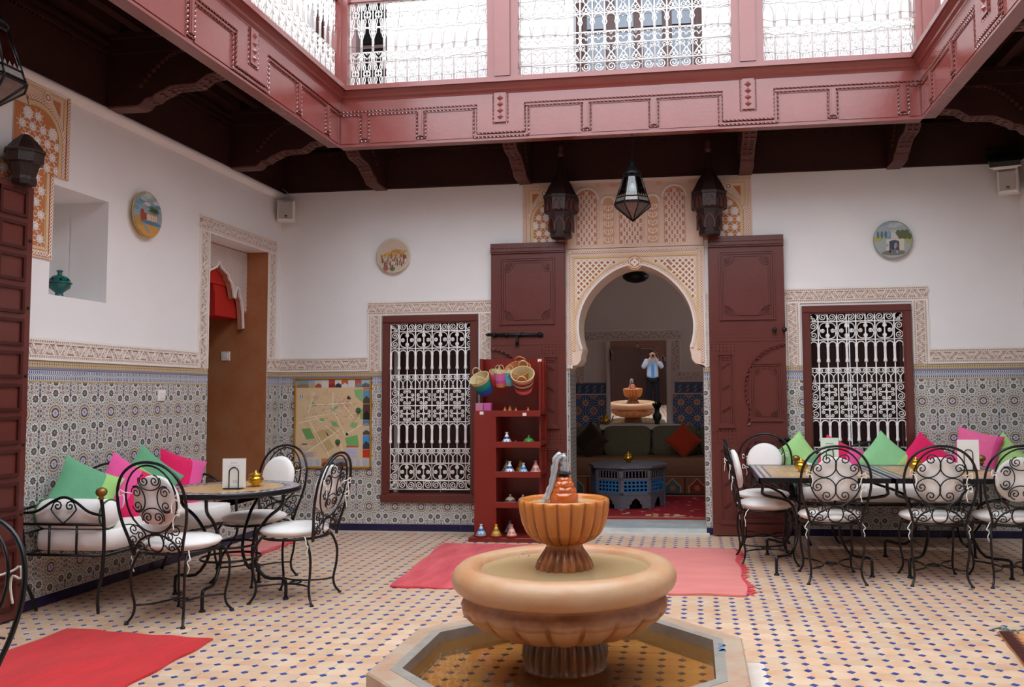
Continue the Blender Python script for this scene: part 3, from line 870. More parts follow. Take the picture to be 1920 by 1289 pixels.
# ---------------------------------------------------------------- white wrought-iron window grilles
def grille_low(T, x0, z1, c, parent):
    """10 columns of width c; z1 = top; scrollwork of the ground-floor windows"""
    R = 0.0062
    Z = z1
    rows = [('S', 1.0), ('R', 2.0), ('A', 3.1), ('Y', 1.62), ('Q', 1.95), ('Q', 1.9), ('A', 3.1), ('Y', 1.65), ('R', 2.0), ('S', 1.0)]
    tot = sum(h for _, h in rows)
    zb = z1 - tot * c
    for k in range(11):
        b = MB(T); b.tube([(x0 + k * c, zb, 0), (x0 + k * c, z1, 0)], R, 5, smooth=True); b.build('bar', 'white_iron', parent)
    z = z1
    for q, (kind, h) in enumerate(rows):
        b = MB(T); b.tube([(x0 - .02, z, 0), (x0 + 10 * c + .02, z, 0)], R, 5); b.build('rail', 'white_iron', parent)
        zl = z - h * c
        mb = MB(T)
        def tb(p, r=0.0046): mb.tube([(x0 + a * c, zl + d * c, 0.003) for a, d in p], r, 4)
        if kind == 'S':
            for k in range(4):
                fl = 1 if (k % 2 == 0) else -1
                if fl > 0: tb(sscroll(1.5 + 2 * k, .52, 2.5 + 2 * k, .48, .41, 1.6, 1))
                else: tb(sscroll(1.5 + 2 * k, .48, 2.5 + 2 * k, .52, .41, 1.6, -1))
            for cx, am in ((0.5, 3 * pi / 4 if q else 5 * pi / 4), (9.5, pi / 4 if q else -pi / 4)):
                tb(cscroll(cx, .5, .43, am + pi, 2.2, .19, 1.1))
        elif kind == 'R':
            for k in range(4):
                for i in range(4):
                    a = pi / 4 + i * pi / 2
                    tb(cscroll(2 + 2 * k + .42 * cos(a), 1 + .42 * sin(a), .56, a, 1.75, .19, 1.2))
            tb(sscroll(.5, 1.48, .5, .5, .4, 1.5, 1)); tb(sscroll(9.5, 1.48, 9.5, .5, .4, 1.5, -1))
        elif kind == 'Q':
            for k in range(4):
                for i in range(4):
                    a = pi / 4 + i * pi / 2
                    tb(cscroll(2 + 2 * k + .58 * cos(a), .97 + .56 * sin(a), .44, a + pi, 1.85, .19, 1.2))
            tb(sscroll(.5, 1.45, .5, .5, .4, 1.5, 1)); tb(sscroll(9.5, 1.45, 9.5, .5, .4, 1.5, -1))
        elif kind == 'A':
            for k in range(10):
                tb([(k, h - .75)] + arc(k + .5, h - .62, .42, pi, 0, 10) + [(k + 1, h - .75)], 0.006)
            for k in range(11):
                zt_, zm = zl + (h - .6) * c, zl + .72 * c
                mb.tube([(x0 + k * c, zm - .008, 0), (x0 + k * c, zm, 0), (x0 + k * c, zm + .02, 0), (x0 + k * c, zm + .03, 0), (x0 + k * c, zt_ - .02, 0), (x0 + k * c, zt_, 0), (x0 + k * c, zt_ + .01, 0)],
                        [.012, .018, .016, .0125, .0125, .016, .009], 8)
        elif kind == 'Y':
            for k in range(10):
                tb(spiral(k + .26, h - .22, .2, pi * .5, 1.2, n=10)); tb(spiral(k + .74, h - .22, .2, pi * .5, -1.2, n=10))
                tb(bez((k + .08, h - .45), (k + .25, h - .7), (k + .45, h - .7), (k + .48, h - 1.0), 5) + [(k + .48, .5)])
                tb(bez((k + .92, h - .45), (k + .75, h - .7), (k + .55, h - .7), (k + .52, h - 1.0), 5) + [(k + .52, .5)])
                tb(arc(k + .5, .22, .1, pi / 2, pi / 2 + 2 * pi, 8, .2))
                mb.box(x0 + (k + .43) * c, zl + .5 * c, -.008, x0 + (k + .57) * c, zl + .62 * c, .01)
            b = MB(T); b.tube([(x0, zl + (h - .45) * c, 0), (x0 + 10 * c, zl + (h - .45) * c, 0)], .0045, 4); b.build('rail', 'white_iron', parent)
        mb.build('scrollwork', 'white_iron', parent, 'stuff')
        z = zl
    b = MB(T); b.tube([(x0 - .02, z, 0), (x0 + 10 * c + .02, z, 0)], R, 5); b.build('rail', 'white_iron', parent)
def low_window(name, u0, u1, v0, v1, gx0, gz1, c):
    f = MB(M_BACK)
    W = 0.065
    def jamb(a0, b0, a1, b1):
        f.bbox(a0, b0, -0.02, a1, b1, 0.045, 0.008)
    jamb(u0, v0 + W, u0 + W, v1 - W); jamb(u1 - W, v0 + W, u1, v1 - W); jamb(u0, v1 - W, u1, v1); jamb(u0 - .01, v0 - .01, u1 + .01, v0 + W)
    f.bbox(u0 + W - .01, v0 + W + .012, -0.1, u0 + W + .012, v1 - W - .012, 0.03, 0.004); f.bbox(u1 - W - .012, v0 + W + .012, -0.1, u1 - W + .01, v1 - W - .012, 0.03, 0.004)
    f.bbox(u0 + W - .01, v1 - W - .012, -0.1, u1 - W + .01, v1 - W + .01, 0.029, .004); f.bbox(u0 + W - .01, v0 + W - .01, -0.1, u1 - W + .01, v0 + W + .012, 0.029, .004)
    o = f.build(name, 'maroon_door', kind='structure')
    grille_low(TR(0, -0.012, 0) @ M_BACK, gx0, gz1, c, o)
    # dark wooden shutters standing shut behind the grille
    um = (u0 + u1) / 2
    for a, b in ((u0 + .02, um - .004), (um + .004, u1 - .02)):
        s = MB(M_BACK); s.box(a, v0, -.38, b, v1, -.34)
        s.build('shutter', 'dark_wood', o)
        for z0, z1 in ((v0 + .1, v0 + .75), (v0 + .85, v0 + 1.15), (v0 + 1.25, v1 - .1)):
            s = MB(M_BACK); s.bbox(a + .06, z0, -.345, b - .06, z1, -.325, .012); s.build('shutter_panel', 'dark_wood', o)
    return o
low_window('window_1', 1.10, 2.075, 0.294, 2.125, 1.182, 2.055, 0.0852)
low_window('window_2', 5.195, 6.178, 0.294, 2.137, 5.256, 2.072, 0.0856)

# ---------------------------------------------------------------- railings of the upper gallery
def rail_bay(T, u0, u1, style, label, ztop=4.86):
    t = thing('gallery_railing', label, 'railing', group='white iron railings of the upper gallery')
    n = max(2, round((u1 - u0) / 0.106)); c = (u1 - u0) / n
    z0 = 4.10
    for k in range(n + 1):
        b = MB(T); b.tube([(u0 + k * c, z0, 0), (u0 + k * c, ztop, 0)], .0062, 5); b.build('bar', 'white_iron', t)
    rails = {'H': [z0, 4.31, 4.40, 4.63, ztop], 'Y': [z0, 4.19, 4.345, 4.455, 4.62, ztop]}[style]
    for z in rails:
        b = MB(T); b.tube([(u0, z, 0), (u1, z, 0)], .007, 5); b.build('rail', 'white_iron', t)
    mb = MB(T)
    def tb(p, r=.0052): mb.tube([(u0 + a * c, z, .003) for a, z in p], r, 4)
    def hearts(za, zb):
        h = zb - za; zm = (za + zb) / 2
        for k in range(n):
            for s in (1, -1):
                for ss in (1, -1):
                    x = k + .5
                    p = [(.5 * s * .0, zm - ss * h * .12)] + [(s * .22, zm - ss * h * .05), (s * .28, zm + ss * h * .06), (s * .12, zm + ss * h * .22), (s * .14, zm + ss * h * .34), (s * .30, zm + ss * h * .45)]
                    tb([(x + a, z) for a, z in smooth_path(p, 4)])
                    tb([(x + s * (.5 - a) , z) for a, z in spiral(.2, zm + ss * h * .38, .13, 0, 1.0 * ss, n=8)], .0045)
            tb([(k + .5, zm - h * .16), (k + .5, zm + h * .16)], .006)
    def curls(za, zb):
        h = zb - za
        for k in range(n):
            for s in (1, -1):
                tb([(k + .5 + s * a, z) for a, z in [(.24 + .2 * cos(t), za + h * .3 + h * .26 * sin(t)) for t in [pi * i / 6 - pi / 2 for i in range(10)]]], .0045)
                tb([(k + .5 + s * a, z) for a, z in [(.24 + .2 * cos(t), za + h * .74 + h * .22 * sin(t)) for t in [pi * i / 6 - pi / 2 for i in range(10)]]], .0045)
    def arcade(za, zb):
        for k in range(n):
            tb([(k + .1, zb - c * .95)] + [(k + .5 + a, zb - c * .48 + b) for a, b in [(.4 * cos(t), c * .42 * sin(t)) for t in [pi * 1.2 - pi * 1.4 * i / 10 for i in range(11)]]] + [(k + .9, zb - c * .95)], .0055)
        for k in range(n + 1):
            mb.tube([(u0 + k * c, za, 0), (u0 + k * c, zb - c * 1.0, 0), (u0 + k * c, zb - c * .9, 0)], [.0115, .0115, .016], 6)
    def spirals(za, zb):
        h = zb - za
        for k in range(n):
            tb([(k + .5 + a / c, za + h * .5 + b) for a, b in spiral(0, 0, h * .44, pi * (k % 2), 1.7 if k % 2 else -1.7, n=18)])
    def vees(za, zb):
        h = zb - za
        for k in range(n):
            for s in (1, -1):
                tb([(k + .5, za + h * .55), (k + .5 + s * .42, za + h * .1)]); tb([(k + .5, za + h * .45), (k + .5 + s * .3, za + h * .8)])
                tb([(k + .5 + s * .22 + a / c, za + h * .18 + b) for a, b in spiral(0, 0, h * .17, pi / 2, 1.2 * s, n=8)], .0045)
                tb([(k + .5 + s * .24 + a / c, za + h * .8 + b) for a, b in spiral(0, 0, h * .17, -pi / 2, 1.2 * s, n=8)], .0045)
    if style == 'H':
        hearts(z0, 4.31); curls(4.31, 4.40); arcade(4.40, 4.63); hearts(4.63, ztop)
    else:
        spirals(z0, 4.19); vees(4.19, 4.345); curls(4.345, 4.455); arcade(4.43, 4.62); vees(4.62, 4.78)
    mb.build('scrollwork', 'white_iron', t, 'stuff')
    h = MB(T); h.box(u0 - .02, ztop, -.03, u1 + .02, ztop + .06, .03); h.build('handrail', 'maroon', t)
    return t
TB2, TL2 = TR(0, -1.05, 0) @ M_BACK, TR(1.06, 0, 0) @ M_LEFT
rail_bay(TB2, 1.17, 2.45, 'H', 'white railing with hearts in the left bay of the back gallery')
rail_bay(TB2, 2.72, 4.54, 'Y', 'white railing with spirals in the middle bay of the back gallery')
rail_bay(TB2, 4.80, 6.02, 'H', 'white railing in the right bay of the back gallery')
rail_bay(TL2, -2.66, -1.12, 'H', 'white railing of the left gallery beside the corner post')
def light_string(T, u0, u1, label):
    t = thing('light_string', label, 'string lights', group='strings of tiny lights on the gallery railings')
    w, b = MB(T), MB(T)
    for q, z in enumerate((4.17, 4.33, 4.45, 4.60, 4.76)):
        pts = [(u0 + (u1 - u0) * i / 24, z + .008 * sin(i * 1.7 + q) - .02 * sin(pi * i / 24), .02) for i in range(25)]
        w.tube(pts, .0016, 3)
        for p in pts[::2]: b.box(p[0] - .008, p[1] - .004, p[2] - .004, p[0] + .008, p[1] + .004, p[2] + .004)
    for q in range(7):
        u = u0 + (u1 - u0) * (q + .5) / 7
        w.tube([(u, 4.80, .02), (u + .01, 4.74, .025), (u - .008, 4.66 - .02 * (q % 3), .02)], .0016, 3)
    w.build('wire', 'black_metal', t); b.build('bulbs', 'grey_plastic', t, 'stuff')
light_string(TB2, 1.18, 2.44, 'string of tiny lights across the left bay railing of the back gallery')
light_string(TB2, 2.73, 4.53, 'string of tiny lights across the middle bay railing of the back gallery')
light_string(TB2, 4.81, 6.01, 'string of tiny lights across the right bay railing of the back gallery')

# ---------------------------------------------------------------- big door leaves standing open against the wall
def door_leaf(name, label, x0, x1, mirror):
    """u runs from the hinge side (arch) outwards; mirror=True for the left leaf"""
    W = x1 - x0
    t = thing(name, label, 'door', loc=(x1 if mirror else x0, -0.05, 0.012), group='doors of the arched portal')
    T = M_BACK @ (Matrix.Scale(-1, 4, (1, 0, 0)) if mirror else I4)
    def pt(nm, m, fn, lab=None):
        mb = MB(T); mb.jit = True; fn(mb)
        if mirror: mb.f = [tuple(reversed(f)) for f in mb.f]
        return mb.build(nm, m, t, None, lab)
    Hh = 2.80
    pt('leaf', 'maroon_door', lambda b: b.bbox(0, 0, -.02, W, Hh, .025, .004))
    def top(b):
        b.prism([(0, 2.70), (W, 2.70), (W, Hh), (0, Hh)], .02, .045)
        b.prism([(0.01, 2.715), (W - .01, 2.715), (W - .01, 2.735), (0.01, 2.735)], .04, .058)
        for k in range(16): b.prism([(W * k / 16 + .005, 2.75), (W * (k + 1) / 16 - .005, 2.75), (W * (k + .5) / 16, 2.785)], .04, .054)
    pt('top_rail', 'maroon_door', top)
    def panel(nm, a0, b0, a1, b1, cut=.09, fancy=True):
        def f(b):
            for k, (d, w) in enumerate(((0, .042), (.018, .034))):
                for q in ([(a0 + d, b1 - d - .016), (a1 - d, b1 - d - .016), (a1 - d, b1 - d), (a0 + d, b1 - d)], [(a0 + d, b0 + d), (a1 - d, b0 + d), (a1 - d, b0 + d + .02), (a0 + d, b0 + d + .02)],
                          [(a0 + d, b0 + d), (a0 + d + .014, b0 + d), (a0 + d + .014, b1 - d), (a0 + d, b1 - d)], [(a1 - d - .014, b0 + d), (a1 - d, b0 + d), (a1 - d, b1 - d), (a1 - d - .014, b1 - d)]):
                    b.prism(q, .02, w)
            if fancy:
                m = .05; c = cut
                i0, i1, j0, j1 = a0 + m, a1 - m, b0 + m, b1 - m
                ring = []
                for cx, cy, st in ((i1, j0, pi), (i1, j1, -pi / 2), (i0, j1, 0.0), (i0, j0, pi / 2)):
                    ring += arc(cx, cy, c, st, st - pi / 2, 5) if True else []
                ring2 = []
                for cx, cy, a, bb in ((i0, j0, pi / 2, 0), (i1, j0, pi, pi / 2), (i1, j1, 3 * pi / 2, pi), (i0, j1, 2 * pi, 3 * pi / 2)):
                    ring2 += arc(cx, cy, c, a, bb, 6)
                b.ribbon(ring2, .012, .02, .038, True)
                b.prism(ring2, .015, .030, False)
                for cx, cy, sx, sy in ((i0, j0, 1, 1), (i1, j0, -1, 1), (i1, j1, -1, -1), (i0, j1, 1, -1)):
                    for r in (.25, .5, .75):
                        b.ribbon(arc(cx, cy, c * r, 0 if sx * sy > 0 else pi / 2, pi / 2 if sx * sy > 0 else pi, 5) if sx > 0 and sy > 0 else [(cx + sx * c * r * cos(q), cy + sy * c * r * sin(q)) for q in [pi / 2 * i / 5 for i in range(6)]], .008, .02, .036)
        pt(nm, 'maroon_door', f)
    panel('upper_panel', .10, 2.0, W - .09, 2.66)
    # studded bands
    def studs(b, rows):
        for (a0, a1, v) in rows:
            n = int((a1 - a0) / .032)
            for k in range(n + 1):
                u = a0 + (a1 - a0) * k / n
                b.add([(u - .006, v - .006, .024), (u + .006, v - .006, .024), (u + .006, v + .006, .024), (u - .006, v + .006, .024), (u, v, .034)], [(0, 1, 4), (1, 2, 4), (2, 3, 4), (3, 0, 4)], False)
    pt('studded_band', 'maroon_door', lambda b: (b.prism([(0.005, 1.80), (W - .005, 1.80), (W - .005, 1.955), (0.005, 1.955)], .02, .029), studs(b, [(.02, W - .02, 1.945), (.02, W - .02, 1.91), (.02, W - .02, 1.87), (.02, W - .02, 1.83), (.02, .23, 1.775), (.02, .23, 1.745), (.02, .23, 1.715), (.02, .23, .96), (.02, .23, .925), (.02, .23, .89), (.02, .23, .855)])))
    # tall narrow carved panels on the hinge side
    def tall(v0, v1):
        def f(b):
            for d in (0, .02):
                for q in ([(.075 + d, v0), (.085 + d, v0), (.085 + d, v1), (.075 + d, v1)], [(.205 - d, v0), (.215 - d, v0), (.215 - d, v1), (.205 - d, v1)]): b.prism(q, .02, .036)
            for k in range(3):
                b.prism([(.085 + .014 * k, v1 - .022 * k - .016), (.205 - .014 * k, v1 - .022 * k - .016), (.205 - .014 * k, v1 - .022 * k), (.085 + .014 * k, v1 - .022 * k)], .02, .05 - .008 * k)
            b.prism([(.06, v0 - .03), (.23, v0 - .03), (.205, v0 + .012), (.085, v0 + .012)], .02, .05)
            n = int((v1 - v0) / .19)
            for k in range(n):
                v = v0 + (k + .7) * (v1 - v0) / (n + .3)
                for dd in (-.012, 0, .012): b.ribbon([(.115 + dd, v - .02), (.175 + dd, v + .03)], .004, .02, .034)
        pt('carved_panel', 'maroon_door', f)
    tall(1.02, 1.69); tall(.13, .80)
    # wicket: horseshoe arch with a rope moulding, carrying its own small panels
    def wicket(b):
        cx, R = W + .02, .40
        pts = [(cx + R * cos(a), 1.35 + R * 1.03 * sin(a)) for a in [pi / 2 + .05 + (pi / 2 + .42) * i / 18 for i in range(19)]]
        pts = [(min(p[0], W - .004), p[1]) for p in pts]
        pts += [(pts[-1][0] - .02, 1.06), (pts[-1][0] - .02, 1.02)]
        for k in range(len(pts) - 1):
            b.rope((pts[k][0], pts[k][1], .034), (pts[k + 1][0], pts[k + 1][1], .034), .016, .04)
        b.ribbon(pts, .05, .02, .03)
    pt('wicket_arch', 'maroon_door', wicket)
    panel('wicket_panel', .36, 1.05, W - .04, 1.60, .06)
    panel('lower_panel', .30, .12, W - .05, .82, .07)
    pt('bottom_rail', 'maroon_door', lambda b: (b.prism([(0, 0), (W, 0), (W, .10), (0, .10)], .02, .04),))
    pt('middle_rail', 'maroon_door', lambda b: (b.prism([(.26, .86), (W - .005, .86), (W - .005, 1.0), (.26, 1.0)], .02, .029), studs(b, [(.28, W - .02, .97), (.28, W - .02, .89)])))
    if mirror:
        def bolt(b):
            b.tube([(.215, 1.895, .045), (W + .02, 1.905, .045)], .016, 8)
            for u in (.25, .42, .58, .70): b.tube([(u - .012, 1.9, .045), (u + .012, 1.9, .045)], .024, 8)
            b.lathe([(.001, 0), (.001, 0)], 3) if False else None
            b.tube([(.47, 1.89, .05), (.47, 1.84, .055), (.47, 1.80, .05)], [.010, .012, .018], 8)
            b.tube([(W + .02, 1.905, .045), (W + .05, 1.906, .045)], [.018, .006], 8)
        pt('bolt', 'black_metal', bolt, 'black iron sliding bolt')
    else:
        def knobs(b):
            for u, v in ((.60, 1.90), (.69, 1.90), (.63, .885), (.69, .885)):
                b.tube([(u, v, .02), (u, v, .05), (u, v, .065), (u, v, .085), (u, v, .09)], [.012, .010, .024, .022, .008], 10)
            b.tube([(.63, .885, .06), (.69, .885, .06)], .006, 6)
        pt('knobs', 'black_metal', knobs, 'round iron door knobs')
    return t
door_leaf('portal_door', 'tall maroon panelled door leaf with black iron bolt, left of the arch', 2.222, 2.957, True)
door_leaf('portal_door', 'tall maroon panelled door leaf with round knobs, right of the arch', 4.333, 5.035, False)

# dark door leaf at the left edge, folded back against the left wall
t = thing('side_door', 'dark maroon door leaf with square panels at the left edge against the tiled wall', 'door', loc=(0.045, -4.25, 0.012))
mb = MB(M_LEFT); mb.bbox(0, 0, 0, 0.87, 2.64, .055, .004); mb.build('leaf', 'maroon_door', t)
for r in range(13):
    z0 = 0.06 + r * 0.198
    for k in range(3):
        mb = MB(M_LEFT); mb.jit = True; a = .05 + k * .275
        for q in ([(a, z0), (a + .21, z0), (a + .21, z0 + .02), (a, z0 + .02)], [(a, z0 + .145), (a + .21, z0 + .145), (a + .21, z0 + .165), (a, z0 + .165)], [(a, z0), (a + .02, z0), (a + .02, z0 + .165), (a, z0 + .165)], [(a + .19, z0), (a + .21, z0), (a + .21, z0 + .165), (a + .19, z0 + .165)]):
            mb.prism(q, .05, .068)
        mb.build('panel', 'maroon_dark', t)
mb = MB(M_LEFT)
for r in range(6):
    mb.tube([(.845, .2 + r * .42, .05), (.845, .2 + r * .42, .062)], [.012, .008], 8)
mb.build('studs', 'black_metal', t, 'stuff')

# ---------------------------------------------------------------- carved stucco portal
def rings_star(b, x, z, r, w):
    b.col = '#ede6df'; b.star(x, z, r, r * .72, 8, w); b.col = SO; b.star(x, z, r * .42, r * .3, 8, w + .002); b.col = '#ede6df'; b.disc(x, z, r * .24, w + .003, 8)
def braid(b, pts, wd, w):
    """narrow interlaced border along a polyline: orange ground, cream lozenges"""
    b.col = SO; b.ribbon(pts, wd, 0, w)
    acc = 0.0
    b.col = SW
    for (x0, y0), (x1, y1) in zip(pts[:-1], pts[1:]):
        l = sqrt((x1 - x0) ** 2 + (y1 - y0) ** 2)
        ux, uy = ((x1 - x0) / l, (y1 - y0) / l) if l else (1, 0)
        s = -acc + .012
        while s < l:
            px, py = x0 + ux * s, y0 + uy * s
            for sg in (1, -1):
                b.line((px - ux * .012 - uy * sg * wd * .42, py - uy * .012 + ux * sg * wd * .42), (px + ux * .012 + uy * sg * wd * .42, py + uy * .012 - ux * sg * wd * .42), .006, w + .0015)
            s += .024
        acc = (acc + l) % .024
def arch_curve(cx, R, zc, n=40):
    """horseshoe arch from left foot over the crown to the right foot"""
    pts = []
    for i in range(n + 1):
        a = pi + .38 - (pi + .76) * i / n
        k = 1.0 + .085 * max(0.0, sin(a)) ** 5
        pts.append((cx + R * cos(a), zc + R * k * sin(a)))
    return pts
ACX, AR, AZC = 3.632, 0.553, 1.975
AC = arch_curve(ACX, AR, AZC)
corb_l = smooth_path([(2.985, 1.575), (3.0, 1.60), (3.06, 1.615), (3.095, 1.66), (3.10, 1.70)], 4)
corb_r = [(2 * ACX - x - .004, z) for x, z in corb_l][::-1]
OPEN = corb_l + AC + corb_r
stroot = MB(M_BACK)
# face of the arch panel as a fan of quads between the opening and the rectangle
L0, R0, ZB0, ZT0 = 2.962, 4.30, 1.575, 2.745
def to_rect(p):
    cx, cz = ACX, 1.9
    dx, dz = p[0] - cx, p[1] - cz
    ks = []
    if dx > 1e-6: ks.append((R0 - cx) / dx)
    if dx < -1e-6: ks.append((L0 - cx) / dx)
    if dz > 1e-6: ks.append((ZT0 - cz) / dz)
    if dz < -1e-6: ks.append((ZB0 - cz) / dz)
    k = min(ks); return (cx + dx * k, cz + dz * k)
stroot.col = '#dfc9b6'
outer = [to_rect(p) for p in OPEN]
n = len(OPEN)
stroot.add([(p[0], p[1], .012) for p in OPEN] + [(p[0], p[1], .012) for p in outer] + [(p[0], p[1], -.40) for p in OPEN],
           [(i, i + 1, n + i + 1, n + i) for i in range(n - 1)] + [(i, 2 * n + i, 2 * n + i + 1, i + 1) for i in range(n - 1)], False)
def corner_fill(i0, i1, corner):
    stroot.poly([outer[i0], outer[i1], corner], .012)
for i in range(n - 1):
    a, b = outer[i], outer[i + 1]
    for cxy in ((L0, ZT0), (R0, ZT0)):
        if (abs(a[0] - cxy[0]) < 1e-6 and abs(b[1] - cxy[1]) < 1e-6) or (abs(b[0] - cxy[0]) < 1e-6 and abs(a[1] - cxy[1]) < 1e-6): corner_fill(i, i + 1, cxy)
portal = stroot.build('trim_8', 'stucco', kind='structure')
# ornament of the arch panel
o = MB(M_BACK); o.jit = True
o.col = SY
o.ribbon([(3.032, 1.75), (3.032, 2.665), (4.231, 2.665), (4.231, 1.75)], .026, .01, .02)
braid(o, [(2.995, 1.62), (2.995, 2.715), (4.268, 2.715), (4.268, 1.62)], .034, .018)
off = lambda d: [(ACX + (x - ACX) * (1 + d / AR), AZC + (z - AZC) * (1 + d / AR)) for x, z in AC]
o.col = SW; o.ribbon(off(.008), .018, .01, .022)
braid(o, off(.027), .020, .018)
o.col = SY; o.ribbon(off(.047)[5:-5], .018, .01, .021)
# spandrel lattice: cream interlace on orange
def in_spandrel(x, z, m=0.0):
    if not (3.066 + m < x < 4.197 - m and 1.95 < z < 2.632 - m): return False
    dx, dz = x - ACX, z - AZC
    R = AR * (1 + .085 * max(0.0, dz / (sqrt(dx * dx + dz * dz) + 1e-9)) ** 5) + .058 + m
    return dx * dx + dz * dz > R * R and not (abs(dx) < .09 and z > 2.5)
p = .058
for i in range(-10, 11):
    for j in range(0, 30):
        x, z = ACX + i * p + (p * .5 if j % 2 else 0), 1.94 + j * p * .5
        if not in_spandrel(x, z, .004): continue
        if (i + j) % 2 == 0 or True:
            o.col = SO; o.star(x, z, .0305, .0305, 2, .013, pi / 4)
            o.col = '#d7a372'; o.star(x, z, .016, .016, 2, .0145, pi / 4)
            o.col = '#7d4a3c'; o.star(x, z, .008, .006, 4, .0155)
            o.col = '#efe8e1'
            for s1, s2 in (((-.0275, 0), (0, .0275)), ((0, .0275), (.0275, 0)), ((.0275, 0), (0, -.0275)), ((0, -.0275), (-.0275, 0))):
                o.line((x + s1[0], z + s1[1]), (x + s2[0], z + s2[1]), .010, .0165)
o.col = SY; o.disc(ACX, 2.60, .075, .019, 24); o.col = SO; o.disc(ACX, 2.60, .066, .02, 24); o.col = SW; o.disc(ACX, 2.60, .056, .021, 24)
o.col = SO; o.disc(ACX, 2.60, .046, .022, 20); o.col = '#efe8e1'
for k in range(4): o.disc(ACX + .021 * cos(k * pi / 2), 2.60 + .021 * sin(k * pi / 2), .019, .023, 10)
o.col = SO; o.disc(ACX, 2.60, .009, .024, 8)
o.build('arch_ornament', 'stucco', portal)
# plain band with arcaded carved panels above the arch
o = MB(M_BACK); o.jit = True
o.col = '#dcc0ac'; o.prism([(2.975, 2.75), (4.29, 2.75), (4.29, 3.42), (2.975, 3.42)], -.01, .02)
for (u0, u1, top) in ((3.03, 3.235, 3.33), (3.295, 3.40, 3.24), (3.45, 3.655 + .02, 3.33), (3.725, 3.83, 3.24), (3.885, 4.09, 3.33)):
    uc, r = (u0 + u1) / 2 + .035, (u1 - u0) / 2
    u0, u1 = uc - r, uc + r
    wide = r > .08
    ring = [(u0, 2.785), (u1, 2.785)] + arc(uc, top - r, r, 0, pi, 12)
    o.col = '#c58d70' if wide else '#cf9f80'; o.poly(ring, .0215)
    o.col = SW; o.ribbon(arc(uc, top - r, r + .012, 0, pi, 12), .018, .02, .032)
    o.col = '#e9ddd2'
    if wide:
        st = .0515
        for a in range(5):
            for bq in range(14):
                x, z = u0 + st * a + (st / 2 if bq % 2 else 0), 2.80 + bq * st * .80
                dz = z - (top - r)
                if not (u0 + .016 < x < u1 - .016 and (dz < 0 or (x - uc) ** 2 + dz * dz < (r - .02) ** 2)): continue
                o.col = '#e9ddd2'; o.star(x, z, .021, .012, 8, .024)
                o.col = '#b9694a'; o.disc(x, z, .006, .0255, 6)
                o.col = '#e9ddd2'
                for q in range(4): o.line((x, z), (x + .03 * cos(pi / 4 + q * pi / 2), z + .033 * sin(pi / 4 + q * pi / 2)), .005, .0235)
                o.col = '#a5644c'
                for q in range(4): o.disc(x + .025 * cos(q * pi / 2), z + .025 * sin(q * pi / 2), .0042, .0245, 5)
    else:
        z = 2.80
        while z < top - .07:
            for sg in (1, -1):
                o.ribbon([(uc + sg * q[0], z + q[1]) for q in spiral(.024, .035, .024, -pi / 2, .9, n=9)], .007, .0215, .028)
                o.ribbon([(uc, z), (uc + sg * .03, z + .012), (uc + sg * .046, z + .05)], .007, .0215, .028)
            o.ribbon([(uc, z), (uc, z + .05)], .006, .0215, .028); z += .078
for u in (3.275 + .012, 3.415 + .012 + .02, 3.715 + .012, 3.855 + .012):
    o.col = SP
    for k in range(27):
        for d in (-.007, .007): o.rect(u + d - .004, 2.84 + k * .013, u + d + .003, 2.84 + k * .013 + .008, .0215)
for u0, u1 in ((3.02, 3.05), (3.27, 3.31), (3.40, 3.50), (3.69, 3.76), (3.85, 3.92), (4.16, 4.27)):
    o.col = '#c07a58'
    for a in range(int((u1 - u0) / .012)):
        for bq in range(4): o.disc(u0 + a * .012 + (.006 if bq % 2 else 0), 3.355 + bq * .010, .004, .0215, 4)
o.col = SW; o.prism([(2.97, 3.40), (4.295, 3.40), (4.295, 3.42), (2.97, 3.42)], .02, .034)
o.build('arcaded_panel', 'stucco', portal)
